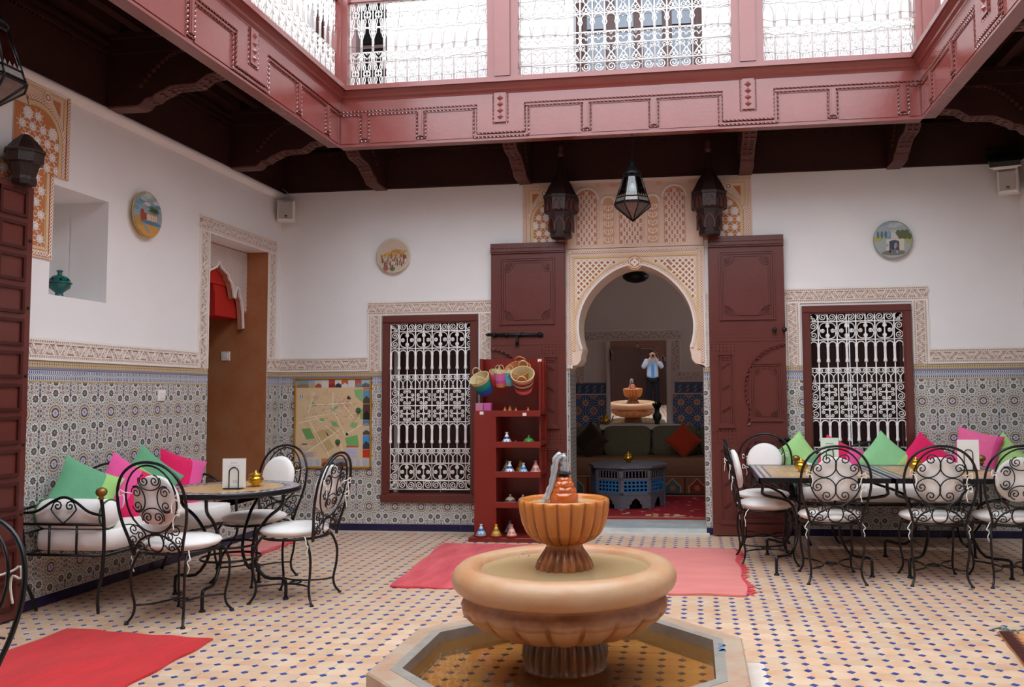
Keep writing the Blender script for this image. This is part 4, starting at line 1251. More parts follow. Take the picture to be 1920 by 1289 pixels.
def flower_panel(T, parent, ua, ub, v0, v1, flip, name='flower_panel'):
    """side panel: braid frame, half arch and orange ground with white flowers; the outer edge is ub"""
    o = MB(T); o.jit = True
    s = 1 if ub > ua else -1
    U = lambda d: ub - s * d           # distance inwards from the outer edge
    W = abs(ub - ua)
    def q(pts): return pts if s < 0 else pts[::-1]
    o.col = '#e0c5ab'
    o.prism([(min(ua, ub), v0), (max(ua, ub), v0), (max(ua, ub), v1), (min(ua, ub), v1)], 0, .012)
    braid(o, [(U(.025), v0), (U(.025), v1 - .03), (U(W), v1 - .03)], .03, .018)
    o.col = SY; o.ribbon([(U(.06), v0), (U(.06), v1 - .065), (U(W), v1 - .065)], .02, .01, .018)
    R, cc = .235, .30
    zc = v1 - .14 - R
    a = [(U(cc - R * cos(t)), zc + R * sin(t)) for t in [pi * .62 * i / 12 for i in range(13)]]
    a = [p for p in a if (p[0] - U(W)) * s > -1e-6]
    braid(o, [(U(cc - R), v0)] + a, .026, .018)
    R2 = R - .03
    a2 = [(U(cc - R2 * cos(t)), zc + R2 * sin(t)) for t in [pi * .62 * i / 12 for i in range(13)]]
    a2 = [p for p in a2 if (p[0] - U(W)) * s > -1e-6]
    o.col = SY; o.ribbon([(U(cc - R2), v0)] + a2, .028, .01, .02)
    R3 = R2 - .018
    a3 = [(U(cc - R3 * cos(t)), zc + R3 * sin(t)) for t in [pi * .62 * i / 12 for i in range(13)]]
    a3 = [p for p in a3 if (p[0] - U(W)) * s > -1e-6]
    o.col = SO; poly = [(U(cc - R3), v0)] + a3 + [(U(W), a3[-1][1]), (U(W), v0)]
    o.poly(poly if s < 0 else poly[::-1], .0145)
    o.col = SO; o.poly([(U(.10), v1 - .10), (U(.17), v1 - .10), (U(.10), v1 - .20)] if s < 0 else [(U(.10), v1 - .20), (U(.17), v1 - .10), (U(.10), v1 - .10)], .016)
    o.col = SW; o.disc(U(.215), v1 - .10, .034, .019, 12); o.col = SO; o.disc(U(.215), v1 - .10, .024, .02, 12); o.col = SW; o.disc(U(.215), v1 - .10, .014, .021, 10)
    rr = random.Random(3)
    pts = []
    for j in range(8):
        for i in range(4):
            d = .12 + i * .085 + (.042 if j % 2 else 0); z = v0 + .035 + j * .078
            if d > W - .035: continue
            zz = z - zc
            if zz > 0 and (d - cc) ** 2 + zz * zz > (R3 - .04) ** 2: continue
            pts.append((d, z))
    for k, (d, z) in enumerate(pts):
        o.col = '#ead9c8'
        for a in range(8): o.line((U(d), z), (U(d) + .05 * cos((a + .5) * pi / 4), z + .05 * sin((a + .5) * pi / 4)), .005, .0155)
        if k % 5 == 2:
            o.col = '#eee7e0'; o.star(U(d), z, .042, .036, 14, .018)
            o.col = '#7a5044'
            for a in range(14): o.disc(U(d) + .029 * cos(a * pi / 7), z + .029 * sin(a * pi / 7), .0035, .019, 4)
            for a in range(8): o.disc(U(d) + .015 * cos(a * pi / 4), z + .015 * sin(a * pi / 4), .003, .019, 4)
        else:
            o.col = '#eee7e0'; o.star(U(d), z, .033, .020, 8, .018)
            o.col = '#7a5044'
            for a in range(8): o.disc(U(d) + .015 * cos(a * pi / 4), z + .015 * sin(a * pi / 4), .0035, .019, 4)
    # keep the carving inside the panel
    for i, v in enumerate(o.v): pass
    o.build(name, 'stucco', parent)
flower_panel(M_BACK, portal, 2.975, 2.530, 2.80, 3.41, False)
flower_panel(M_BACK, portal, 4.29, 4.755, 2.80, 3.41, True)
flower_panel(M_LEFT, wall_left, -3.46, -2.985, 2.80, 3.40, True)
o = MB(M_LEFT); o.jit = True
o.col = '#e0c5ab'; o.prism([(-3.6, 2.24), (-3.115, 2.24), (-3.115, 2.80), (-3.6, 2.80)], 0, .012)
braid(o, [(-3.6, 2.265), (-3.14, 2.265), (-3.14, 2.80)], .03, .018)
o.col = SY; o.ribbon([(-3.6, 2.30), (-3.175, 2.30), (-3.175, 2.80)], .02, .01, .018)
o.col = SO; o.poly([(-3.6, 2.315), (-3.19, 2.315), (-3.19, 2.80), (-3.6, 2.80)], .0145)
for j in range(6):
    for i in range(5):
        d, z = -3.23 - i * .085 - (.042 if j % 2 else 0), 2.36 + j * .078
        if d < -3.56: continue
        o.col = '#ead9c8'
        for a in range(8): o.line((d, z), (d + .05 * cos((a + .5) * pi / 4), z + .05 * sin((a + .5) * pi / 4)), .005, .0155)
        o.col = '#eee7e0'; o.star(d, z, .033, .020, 8, .018)
        o.col = '#7a5044'
        for a in range(8): o.disc(d + .015 * cos(a * pi / 4), z + .015 * sin(a * pi / 4), .0035, .019, 4)
o.build('flower_panel', 'stucco', wall_left)
o = MB(M_LEFT); o.col = '#d8c4b6'; o.prism([(-4.2, 2.6), (-3.62, 2.6), (-3.62, 3.36), (-4.2, 3.36)], 0, .015); o.col = SP
for k in range(40):
    for d in (-.012, 0, .012): o.rect(-3.66 + d - .004, 2.65 + k * .0165, -3.66 + d + .003, 2.65 + k * .0165 + .01, .017)
o.build('pilaster', 'stucco', wall_left)
# narrow carved frames between the arch panel and the doors
for u0 in (2.94, 4.285):
    stucco_band(portal, M_BACK, u0, 1.58, 0.70, H=.05 if False else .075, vertical=True)

# ---------------------------------------------------------------- consoles carrying the door pivots: carved dark wood
def console(label, loc, rot, sc=1.0, squat=False):
    t = thing('door_console', label, 'console', loc=loc, rot=rot, group='carved dark wood consoles above the doors')
    R = 0.165 * sc * (1.25 if squat else 1)
    b = MB(); b.lathe([(R * .62, 0), (R * .66, .03), (R * .60, .05), (R * .74, .20 * sc), (R * .80, .24 * sc), (R * .98, .26 * sc), (R, .38 * sc)], 8, smooth=False); b.build('body', 'console_wood', t)
    b = MB(); b.lathe([(R * 1.06, .375 * sc), (R * 1.08, .40 * sc), (R * .98, .415 * sc)], 8, smooth=False); b.build('collar', 'console_wood', t)
    if squat:
        b = MB(); b.lathe([(R * .99, .41 * sc), (R * .6, .52 * sc), (R * .22, .60 * sc)], 8, smooth=False); b.build('cap', 'console_wood', t)
        return t
    b = MB(); b.lathe([(R * .99, .41 * sc), (R * .72, .50 * sc), (R * .42, .58 * sc), (R * .26, .64 * sc), (R * .2, .72 * sc), (R * .12, .80 * sc)], 8, smooth=False); b.build('spire', 'console_wood', t)
    b = MB(); b.lathe([(R * .12, .79 * sc), (R * .22, .82 * sc), (R * .12, .85 * sc), (R * .2, .88 * sc), (R * .06, .93 * sc)], 8); b.build('finial', 'carved_wood', t)
    for k in range(8):       # little pointed niches on two tiers
        a = 2 * pi * (k + .5) / 8
        for z0, rr, hh, n_, sp in ((.06 * sc, R * .68, .13 * sc, 1, 0), (.25 * sc, R * .97, .11 * sc, 2, .26)):
            for q in range(n_):
                aa = a + (q - (n_ - 1) / 2) * sp
                b = MB(RZ(aa) @ TR(rr * .93, 0, z0) @ Matrix(((0, 0, 1, 0), (1, 0, 0, 0), (0, 1, 0, 0), (0, 0, 0, 1))))
                w = R * (.26 if n_ == 1 else .17)
                b.ribbon([(-w, 0), (-w, hh * .5), (-w * .5, hh * .82), (0, hh), (w * .5, hh * .82), (w, hh * .5), (w, 0)], .010, 0, .016)
                b.build('carved_niche', 'carved_wood', t)
    return t
console('carved dark wood console with pointed cap above the left portal door', (2.94, -0.17, 2.83), pi / 8)
console('carved dark wood console with pointed cap above the right portal door', (4.35, -0.17, 2.81), pi / 8)
console('dark wood console jutting from the left wall above the side door', (0.13, -3.50, 2.64), pi / 8, 0.52, True)

# ---------------------------------------------------------------- doorway in the left wall with the red vaulted passage
mb = MB()
mb.box(-2.6, -0.265, 0.35, -0.3, 0.0, 2.77)                        # right reveal of plaster
mb.add([(-.3, -.265, .35), (0, -.265, .35), (0, -.265, 2.77), (-.3, -.265, 2.77)], [(0, 1, 2, 3)], False)
mb.add([(-.3, -.2651, .35), (0.001, -.2655, .35), (0.001, -.2655, 2.77), (-.3, -.2651, 2.77)], [(0, 1, 2, 3)], False)
pas = mb.build('wall_passage', 'tadelakt', kind='structure')
mb = MB(); mb.box(-2.6, -1.6, 0.30, 0.004, -0.0, 0.35); mb.build('floor_passage', 'terracotta', pas)
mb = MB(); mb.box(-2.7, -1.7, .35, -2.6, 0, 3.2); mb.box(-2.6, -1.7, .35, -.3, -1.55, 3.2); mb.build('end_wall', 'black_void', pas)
mb = MB(); mb.box(-2.6, -1.6, 2.78, -0.3, 0, 2.9); mb.build('soffit', 'red_paint', pas)
mb = MB(); mb.box(-0.9, -1.55, 2.405, -0.285, -0.2652, 2.775); mb.build('red_vault', 'red_paint', pas)
mb = MB(M_LEFT); mb.prism([(-.265, 2.11), (-.265, 2.404), (-.74, 2.404), (-.715, 2.37), (-.695, 2.31), (-.69, 2.2), (-.69, 2.11)][::-1], -.9, -.30); mb.build('red_vault', 'red_paint', pas)
# lace-like stucco arch inside the doorway
half = [(0.0, 2.60), (0.04, 2.545), (0.11, 2.515), (0.16, 2.495), (0.17, 2.46), (0.215, 2.43), (0.25, 2.36), (0.268, 2.29), (0.29, 2.285), (0.30, 2.36), (0.325, 2.40), (0.355, 2.38), (0.368, 2.31), (0.40, 2.27), (0.43, 2.16), (0.445, 2.0)]
ac = -0.265 - 0.50
mbl = MB(M_LEFT); mbl.col = '#b57e68'
for s in (1, -1):
    P = [(ac + s * d, z) for d, z in half]
    for a, b in zip(P[:-1], P[1:]):
        q = [(a[0], a[1], -.225), (b[0], b[1], -.225), (b[0], 2.77, -.225), (a[0], 2.77, -.225)]
        mbl.add(q, [(0, 1, 2, 3)] if s > 0 else [(3, 2, 1, 0)], False)
        mbl.add([(a[0], a[1], -.225), (b[0], b[1], -.225), (b[0], b[1], -.28), (a[0], a[1], -.28)], [(0, 1, 2, 3)], False)
    e = P[-1]
    mbl.add([(e[0], 2.16, -.225), (ac + s * .5, 2.16, -.225), (ac + s * .5, 2.77, -.225), (e[0], 2.77, -.225)], [(0, 1, 2, 3)] if s > 0 else [(3, 2, 1, 0)], False)
lace = mbl.build('lace_arch', 'stucco', pas)
mbl = MB(M_LEFT); mbl.jit = True; mbl.col = '#efe8e2'
for s in (1, -1): mbl.ribbon([(ac + s * d, z + .008) for d, z in half], .018, -.23, -.212)
def zcurve(d):
    for (a, za), (b, zb) in zip(half[:-1], half[1:]):
        if a <= d <= b: return za + (zb - za) * (d - a) / max(b - a, 1e-6)
    return 2.16
for i in range(-22, 23):
    for j in range(0, 26):
        x, z = ac + i * .022 + (.011 if j % 2 else 0), 2.17 + j * .024
        if z - .02 < zcurve(abs(x - ac)) or z > 2.75: continue
        mbl.col = '#efe8e2'; mbl.line((x - .011, z - .012), (x + .011, z + .012), .006, -.22); mbl.line((x - .011, z + .012), (x + .011, z - .012), .006, -.2195)
        mbl.col = '#6f8a86' if (i + j) % 3 == 0 else '#b96a52'; mbl.disc(x, z + .012, .004, -.221, 5)
mbl.build('lace_tracery', 'stucco', lace.parent)
t = thing('light_switch', 'white light switch on the brown plaster of the left doorway', 'switch', (-.43, -.266, 1.74))
mb = MB(TR(0, 0, 0) @ M_BACK); mb.bbox(-.045, -.045, 0, .045, .045, .012, .004); mb.build('plate', 'white_plastic', t)
mb = MB(M_BACK); mb.bbox(-.027, -.027, .01, .027, .027, .017, .003); mb.build('rocker', 'white_plastic', t)
t = thing('light_switch', 'white light switch on the patterned tiles above the bench', 'switch', (0.006, -1.93, 1.35))
mb = MB(M_LEFT); mb.bbox(-.045, -.045, 0, .045, .045, .012, .004); mb.build('plate', 'white_plastic', t)
mb = MB(M_LEFT); mb.bbox(-.027, -.027, .01, .027, .027, .017, .003); mb.build('rocker', 'white_plastic', t)
# back of the niche
mb = MB(); mb.box(-.52, -3.2, 1.95, -.46, -2.5, 2.82); mb.box(-.46, -2.575, 1.95, -.298, -2.5, 2.82); mb.box(-.46, -3.2, 1.95, -.298, -3.12, 2.82); mb.box(-.46, -3.2, 2.75, -.298, -2.5, 2.82); mb.box(-.46, -3.2, 1.95, -.298, -2.5, 2.015)
mb.build('niche_back', 'plaster', wall_left)
# ---------------------------------------------------------------- salon behind the arch
SY1 = 3.05                       # its back wall
mat('sofa_fabric', '#6a6450', 0.95, 0.1, var=0.25, vs=60, bump=0.2, bs=120)
mat('sofa_seat', '#80664e', 0.95, 0.1, var=0.3, vs=25, col2='#7c4a38', bump=0.2, bs=120)
mat('table_paint', '#56606e', 0.6, 0.35, var=0.2, vs=25, col2='#6d5a55')
mat('table_blue', '#2f6796', 0.5, 0.4, var=0.15, vs=30)
mat('salon_rug', '#a02c2c', 0.95, 0.05, var=0.3, vs=14, col2='#7d2a38', bump=0.2, bs=150)
mat('mirror', '#f2f2f0', 0.01, 0.5, metal=1.0)
mat('zellige', '#999999', 0.4, 0.4, use_col=True)
mb = MB(); mb.box(2.2, .4, -.1, 5.1, SY1 + .2, 0.06); fl2 = mb.build('floor_salon', 'marble', kind='structure')
mb = MB(); mb.box(2.985, -.03, -.02, 4.275, .41, 0.061); mb.build('doorstep', 'marble', fl2)
mb = MB(); mb.box(2.96, -.16, -.02, 4.30, -.03, 0.022); mb.build('doorstep', 'grout', fl2)
mb = MB(M_BACK)
mb.box(2.2, 0, -SY1 - .1, 5.1, 3.4, -SY1)
wsal = mb.build('wall_salon', 'plaster_salon', kind='structure')
mb = MB(); mb.box(2.1, .4, 0, 2.2, SY1, 3.4); mb.build('side_wall', 'plaster_salon', wsal)
mb = MB(M_RIGHT @ TR(0, 0, -5.1)); wall_mesh(mb, [-SY1, -.4], [0, 3.4], [(-2.05, 2.2, -1.45, 2.75)], -.1, 0); mb.build('side_wall', 'plaster_salon', wsal)      # unseen opening added high up so sky light brightens the salon
mb = MB(); mb.box(2.1, .4, 3.3, 5.2, SY1 + .2, 3.4); mb.build('ceiling_salon', 'plaster_salon', wsal)
# tiled jambs of the portal
def jamb(x, sgn):
    o = MB(Matrix(((0, 0, sgn, x), (1, 0, 0, 0), (0, 1, 0, 0), (0, 0, 0, 1))))
    o.col = '#a9a49c'; o.prism([(0, .06), (.4, .06), (.4, 1.575), (0, 1.575)] if sgn > 0 else [(0, 1.575), (.4, 1.575), (.4, .06), (0, .06)], -.002, .004)
    for k in range(34):
        for q in range(6):
            u, v = .03 + q * .066, .09 + k * .043
            o.col = '#4d514f'; o.line((u - .022, v - .012), (u + .022, v + .012), .012, .0048); o.col = '#8e5a4a'; o.disc(u + .033, v, .006, .0049, 6)
    if sgn < 0: o.f = [tuple(reversed(f)) for f in o.f]
    o.build('jamb_tiling', 'zellige', wsal)
jamb(2.985, 1); jamb(4.275, -1)
# dado of star zellige on the salon walls: orange eight-point stars on navy
def salon_tile(o):
    h = .105
    o.col = '#4a6088'; o.rect(-h + .0006, -h + .0006, h - .0006, h - .0006, .004)
    o.col = '#d6c8b8'
    for a in range(12): o.line((.03 * cos(a * pi / 6), .03 * sin(a * pi / 6)), (.085 * cos(a * pi / 6), .085 * sin(a * pi / 6)), .006, .0045)
    o.col = '#28385c'
    for a in range(12):
        t = (a + .5) * pi / 6
        o.poly([(.045 * cos(t), .045 * sin(t)), (.062 * cos(t - .18), .062 * sin(t - .18)), (.08 * cos(t), .08 * sin(t)), (.062 * cos(t + .18), .062 * sin(t + .18))], .0047)
    o.col = '#d6c8b8'; o.star(0, 0, .045, .03, 12, .0048)
    o.col = '#cf7444'; o.star(0, 0, .03, .022, 8, .005)
    for sx in (1, -1):
        for sy in (1, -1):
            o.col = '#cf7444'; o.poly([(sx * .1, sy * .1), (sx * .1, sy * .06), (sx * .075, sy * .075), (sx * .06, sy * .1)] if sx * sy < 0 else [(sx * .1, sy * .1), (sx * .06, sy * .1), (sx * .075, sy * .075), (sx * .1, sy * .06)], .0048)
            o.col = '#d6c8b8'; o.line((sx * .1, sy * .05), (sx * .05, sy * .1), .006, .0049)
o = MB(M_BACK.to_3x3().to_4x4()); salon_tile(o); st_me = o.mesh('wall_tile', 'zellige')
for k in range(12):
    for r in range(6):
        uc, vc = 2.33 + .21 * k, .165 + .21 * r
        if 3.1 < uc < 3.95 and r > 3: continue
        link('wall_tile', st_me, wsal, loc=(uc, SY1, vc))
o = MB(TR(0, SY1, 0) @ M_BACK)
for ua, ub in ((2.2, 3.07), (3.93, 5.1)):
    o.col = '#4a5878'; o.rect(ua, 1.335, ub, 1.48, .006)
    n = int((ub - ua) / .05)
    for k in range(n):
        u = ua + k * .05
        for v in (1.35, 1.40):
            o.col = '#a9a2a0' if (k % 2) else '#28385c'; o.line((u + .005, v), (u + .035, v + .04), .012, .007)
    o.col = '#b3a197'; o.rect(ua, 1.475, ub, 1.485, .007)
o.build('frieze_tiles', 'zellige', wsal)
stT = TR(0, SY1, 0) @ M_BACK
stucco_band(wsal, stT, 3.98, 1.485, 1.1, H=.15)
stucco_band(wsal, stT, 2.60, 2.03, 1.42, H=.15)
stucco_band(wsal, stT, 3.87, 1.635, .395, H=.15, vertical=True)
stucco_band(wsal, stT, 2.60, 1.485, .545, H=.15, vertical=True)
# lobed niche with the mirror
o = MB(stT); o.jit = True; o.col = '#9a4f3a'
NX, NZ = 3.455, 0
half = [(0, 1.985), (.02, 1.94), (.05, 1.925), (.20, 1.925), (.205, 1.90), (.25, 1.87), (.275, 1.80), (.28, 1.76), (.30, 1.755), (.305, 1.80), (.33, 1.845), (.355, 1.80), (.36, 1.755)]
for s in (1, -1):
    P = [(NX + s * d, z) for d, z in half]
    for a, b in zip(P[:-1], P[1:]):
        q = [(a[0], a[1], .05), (b[0], b[1], .05), (b[0], 2.03, .05), (a[0], 2.03, .05)]
        o.add(q, [(0, 1, 2, 3)] if s > 0 else [(3, 2, 1, 0)], False)
        o.add([(a[0], a[1], .05), (b[0], b[1], .05), (b[0], b[1], .0), (a[0], a[1], .0)], [(0, 1, 2, 3)], False)
o.col = '#c9b5a6'
for s in (1, -1): o.ribbon([(NX + s * d, z) for d, z in half], .014, .04, .062)
for i in range(-17, 18):
    for j in range(0, 14):
        x, z = NX + i * .022 + (.011 if j % 2 else 0), 1.77 + j * .019
        dd = abs(x - NX)
        zc_ = next((za + (zb - za) * (dd - a) / max(b - a, 1e-6) for (a, za), (b, zb) in zip(half[:-1], half[1:]) if a <= dd <= b), 9)
        if z - .016 < zc_ or z > 2.02: continue
        o.col = '#c9ad98'; o.line((x - .008, z), (x, z + .009), .004, .053); o.line((x + .008, z), (x, z + .009), .004, .053); o.line((x - .008, z), (x, z - .009), .004, .053); o.line((x + .008, z), (x, z - .009), .004, .053)
o.build('lobed_arch', 'stucco', wsal)
for x0, x1 in ((3.03, 3.09), (3.825, 3.89)):
    mb = MB(stT); mb.bbox(x0, .86, 0, x1, 2.03, .06, .01); mb.build('niche_pillar', 'plaster_salon', wsal)
mb = MB(stT); mb.bbox(2.95, .86, 0, 4.02, .93, .16, .01); mb.build('ledge', 'plaster_salon', wsal)
t = thing('wall_mirror', 'tall mirror in the lobed niche reflecting the fountain', 'mirror', (NX, SY1 - .038, 1.42), (math.atan2(0.04205, 0.99797), 0, math.atan2(0.04792, 0.99797)))
mb = MB(M_BACK); mb.box(-.37, -.50, -.004, .37, .52, .004); mb.build('glass', 'mirror', t)
# banquette sofa
t = thing('banquette_sofa', 'low olive banquette sofa with a painted wooden base', 'sofa', (3.6, 2.40, 0.06))
def painted_base(o):
    o.col = '#4a2a20'; o.box(-1.35, .0, .03, 1.4, .6, .25)
o = MB(); o.col = '#40251c'; o.box(-1.35, .0, .02, 1.4, .6, .26)
o.T = M_BACK
for k in range(9):
    u = -1.2 + k * .3
    o.col = '#7b4a33'; o.rect(u - .14, .045, u + .14, .24, .004)
    o.col = '#3d5a63' if k % 2 else '#7a2f27'; o.poly([(u - .1, .05), (u + .1, .05), (u + .1, .13), (u + .05, .17), (u, .225), (u - .05, .17), (u - .1, .13)], .006)
    o.col = '#b9946a'; o.ribbon([(u - .1, .05), (u - .1, .13), (u - .05, .17), (u, .225), (u + .05, .17), (u + .1, .13), (u + .1, .05)], .01, .004, .01)
    o.col = '#a8603f'; o.star(u, .11, .045, .025, 6, .008)
o.col = '#9a8468'; o.rect(-1.35, .0, 1.4, .02, .004); o.rect(-1.35, .245, 1.4, .26, .004)
o.build('base', 'print_matt', t)
def cushion_box(mb, x0, y0, z0, x1, y1, z1, e=0.25, nu=14, nv=10):
    """softly rounded block"""
    cx, cy, cz = (x0 + x1) / 2, (y0 + y1) / 2, (z0 + z1) / 2
    a, b, c = (x1 - x0) / 2, (y1 - y0) / 2, (z1 - z0) / 2
    sp = lambda v, p: (abs(v) ** p) * (1 if v >= 0 else -1)
    def fn(u, v):
        th, ph = 2 * pi * u, pi * (v - .5)
        return (cx + a * sp(cos(ph), e) * sp(cos(th), e), cy + b * sp(cos(ph), e) * sp(sin(th), e), cz + c * sp(sin(ph), e))
    mb.grid(fn, nu * 2, nv, True)
mb = MB(); cushion_box(mb, -1.35, -.02, .25, 1.4, .6, .48, .2); mb.build('seat', 'sofa_seat', t)
for k, (a, b) in enumerate(((-1.05, -.62), (-.60, .02), (.03, .62), (.64, 1.2))):
    mb = MB(TR((a + b) / 2, .50, .655) @ RX(-.12)); cushion_box(mb, -(b - a) / 2, -.08, -.20, (b - a) / 2, .08, .20, .35); mb.build('back_cushion', 'sofa_fabric', t)
def pillow(name, label, loc, rot, size, ca, cb, split=0.25, group=None, dia=False, stripes=None):
    """square throw pillow standing on its edge in the local x-z plane, two cloth colours"""
    t = thing(name, label, 'cushion', loc, rot, group); t.rotation_mode = 'YXZ'
    def blk(lo, hi, col, nm):
        o = MB(); o.col = col
        for sg in (1, -1):
            def fn(u, v):
                a, b = lo + (hi - lo) * u, -1 + 2 * v
                th = .16 * size * (max(0, 1 - a ** 4) ** .6) * (max(0, 1 - b ** 4) ** .6)
                pin = 1 - .07 * (1 - abs(a) ** 2) * 0 
                x = a * (1 - .09 * (1 - b * b)) ; z = b * (1 - .09 * (1 - a * a))
                return (x * size / 2, sg * th, z * size / 2)
            n0 = len(o.f)
            o.grid(fn, max(4, int(14 * (hi - lo) / 2)), 14, True)
            if sg > 0: o.f[n0:] = [tuple(reversed(f)) for f in o.f[n0:]]
        o.build(nm, 'cloth', t, None, None)
    blk(-1, split, ca, 'cover'); blk(split, 1, cb, 'cover_panel')
    return t
pillow('throw_pillow', 'rust red throw pillow leaning at the right end of the olive sofa', (4.04, 2.58, .735), (-.2, pi / 4, .1), .34, '#a5371f', '#a5371f')
pillow('throw_pillow', 'dark brown sequinned pillow at the left end of the olive sofa', (2.86, 2.58, .735), (-.2, pi / 4, -.2), .36, '#2c201c', '#3a2a22')
# octagonal fretwork table
t = thing('fretwork_table', 'octagonal blue painted wooden table with fretwork sides', 'table', (3.42, 1.52, .061), pi / 8 - .1)
R = .43
mb = MB(); mb.prism([(R * 1.06 * cos(pi / 8 + k * pi / 4), R * 1.06 * sin(pi / 8 + k * pi / 4)) for k in range(8)], .455, .48); mb.build('top', 'table_paint', t)
ap = R * cos(pi / 8); side = 2 * R * sin(pi / 8)
for k in range(8):
    T = RZ(k * pi / 4) @ TR(ap, 0, 0) @ Matrix(((0, 0, 1, 0), (1, 0, 0, 0), (0, 1, 0, 0), (0, 0, 0, 1)))
    s = side / 2
    mb = MB(T)
    for q in ((-s, 0, -s + .03, .455), (s - .03, 0, s, .455), (-s, .425, s, .455), (-s, .325, s, .35), (-s, .165, s, .195)): mb.box(q[0], q[1], -.02, q[2], q[3], 0)
    for a, b in ((-s + .03, -.07), (.07, s - .03)): mb.box(a, .02, -.015, b, .17, -.004)
    hp = [(-.075, .02), (-.075, .06), (-.05, .07), (-.04, .1), (0, .135), (.04, .1), (.05, .07), (.075, .06), (.075, .02)]
    for a, b in zip(hp[:-1], hp[1:]):
        if a[0] < b[0]: mb.add([(a[0], a[1], -.004), (b[0], b[1], -.004), (b[0], .17, -.004), (a[0], .17, -.004)], [(0, 1, 2, 3)], False)
    f = mb.build('side_panel', 'table_paint', t)
    mb = MB(T)
    for i in range(7):
        u = -s + .05 + i * (2 * s - .1) / 6
        mb.tube([(u, .35, -.01), (u, .375, -.01), (u, .39, -.01), (u, .405, -.01), (u, .425, -.01)], [.005, .009, .005, .009, .005], 5)
    mb.build('spindles', 'table_paint', f, 'stuff')
    mb = MB(T); nx, nz = 6, 3
    W2 = 2 * s - .06
    for i in range(nx + 1): u = -W2 / 2 + i * W2 / nx; mb.box(u - .008, .195, -.014, u + .008, .325, -.004)
    for j in range(nz + 1): v = .2 + j * .12 / nz; mb.box(-W2 / 2, v - .008, -.014, W2 / 2, v + .008, -.0045)
    mb.build('lattice', 'table_blue', f)
mb = MB(); mb.lathe([(R * .8, .01), (R * .8, .45)], 8, smooth=False); mb.build('core', 'black_void', t)
def brass_pot(label, loc, s=1.0):
    t = thing('brass_pot', label, 'pot', loc)
    mb = MB(); mb.lathe([(.02 * s, 0), (.028 * s, .004 * s), (.02 * s, .012 * s), (.045 * s, .03 * s), (.05 * s, .045 * s), (.042 * s, .06 * s), (.034 * s, .066 * s), (.044 * s, .074 * s), (.04 * s, .078 * s)], 20, 10)
    mb.build('bowl', 'brass', t)
    mb = MB(); mb.lathe([(.038 * s, .076 * s), (.03 * s, .084 * s), (.008 * s, .09 * s), (.009 * s, .098 * s), (.003 * s, .104 * s)], 16); mb.build('lid', 'brass', t)
    return t
brass_pot('small brass pot on the octagonal fretwork table', (3.42, 1.62, .541), 1.2)
# things on the ledge in front of the mirror
t = thing('vase', 'dark green vase on the ledge before the mirror', 'vase', (3.70, SY1 - .10, .93))
mb = MB(); mb.lathe([(.03, 0), (.034, .01), (.03, .03), (.055, .07), (.06, .11), (.035, .15), (.028, .17), (.04, .185)], 16); mat('green_glaze', '#1e3a30', .2, .5); mb.build('body', 'green_glaze', t)
mb = MB()
for k in range(12):
    a = k * 2.4; mb.tube([(0, 0, .17), (.03 * cos(a), .012 * sin(a), .22), (.06 * cos(a), .02 * sin(a), .26 + .01 * (k % 4))], [.003, .012, .004], 4)
mat('leafy', '#1d2b1c', .7, .2); mb.build('foliage', 'leafy', t, 'stuff')
t = thing('teapot', 'small brass teapot on the ledge left of the mirror', 'teapot', (3.03, SY1 - .09, .93))
mb = MB(); mb.lathe([(.03, 0), (.045, .02), (.05, .05), (.035, .085), (.02, .10), (.024, .105), (.006, .13), (.008, .14), (.002, .145)], 16); mb.build('body', 'brass', t)
mb = MB(); mb.tube(smooth_path([(.045, 0, .03), (.08, 0, .05), (.085, 0, .09), (.10, 0, .11)], 4), .007, 6); mb.build('spout', 'brass', t)
mb = MB(); mb.tube(smooth_path([(-.04, 0, .03), (-.08, 0, .05), (-.08, 0, .09), (-.03, 0, .095)], 4), .005, 6); mb.build('handle', 'brass', t)
# rug on the salon floor
t = thing('salon_rug', 'dark red patterned rug on the salon floor', 'rug', (3.65, 1.48, .061))
mb = MB(); mb.bbox(-1.2, -.96, 0, 1.25, .90, .012, .004); mb.build('pile', 'salon_rug', t)
o = MB(); rr = random.Random(5)
for k in range(90):
    x, y = rr.uniform(-1.1, 1.15), rr.uniform(-.9, .85)
    o.col = rr.choice(['#c9a46a', '#6e2430', '#c4574a', '#d8c0a0', '#5a2a3a']); o.star(x, y, rr.uniform(.02, .05), .018, 4, .0125, rr.random())
o.col = '#d9b98a'
for k in range(9): o.disc(.2 + .17 * cos(k * .7) , -.75 + .07 * sin(k * .7), .035, .0128, 8)
for y in (-.93, -.87): o.rect(-1.18, y, 1.23, y + .012, .0126)
o.build('motifs', 'print_matt', t, 'stuff')
# pendant of the salon, seen from below under the crown of the arch
t = thing('ceiling_lamp', 'dark round lamp hanging inside the salon behind the crown of the arch', 'lamp', (3.56, 1.2, 2.56))
mb = MB(); mb.lathe([(.03, 0), (.10, .02), (.14, .05), (.15, .08), (.10, .12), (.03, .16)], 20); mb.build('shade', 'black_metal', t)
mb = MB(); mb.tube([(0, 0, .15), (0, 0, .74)], .006, 6); mb.build('chain', 'black_metal', t)
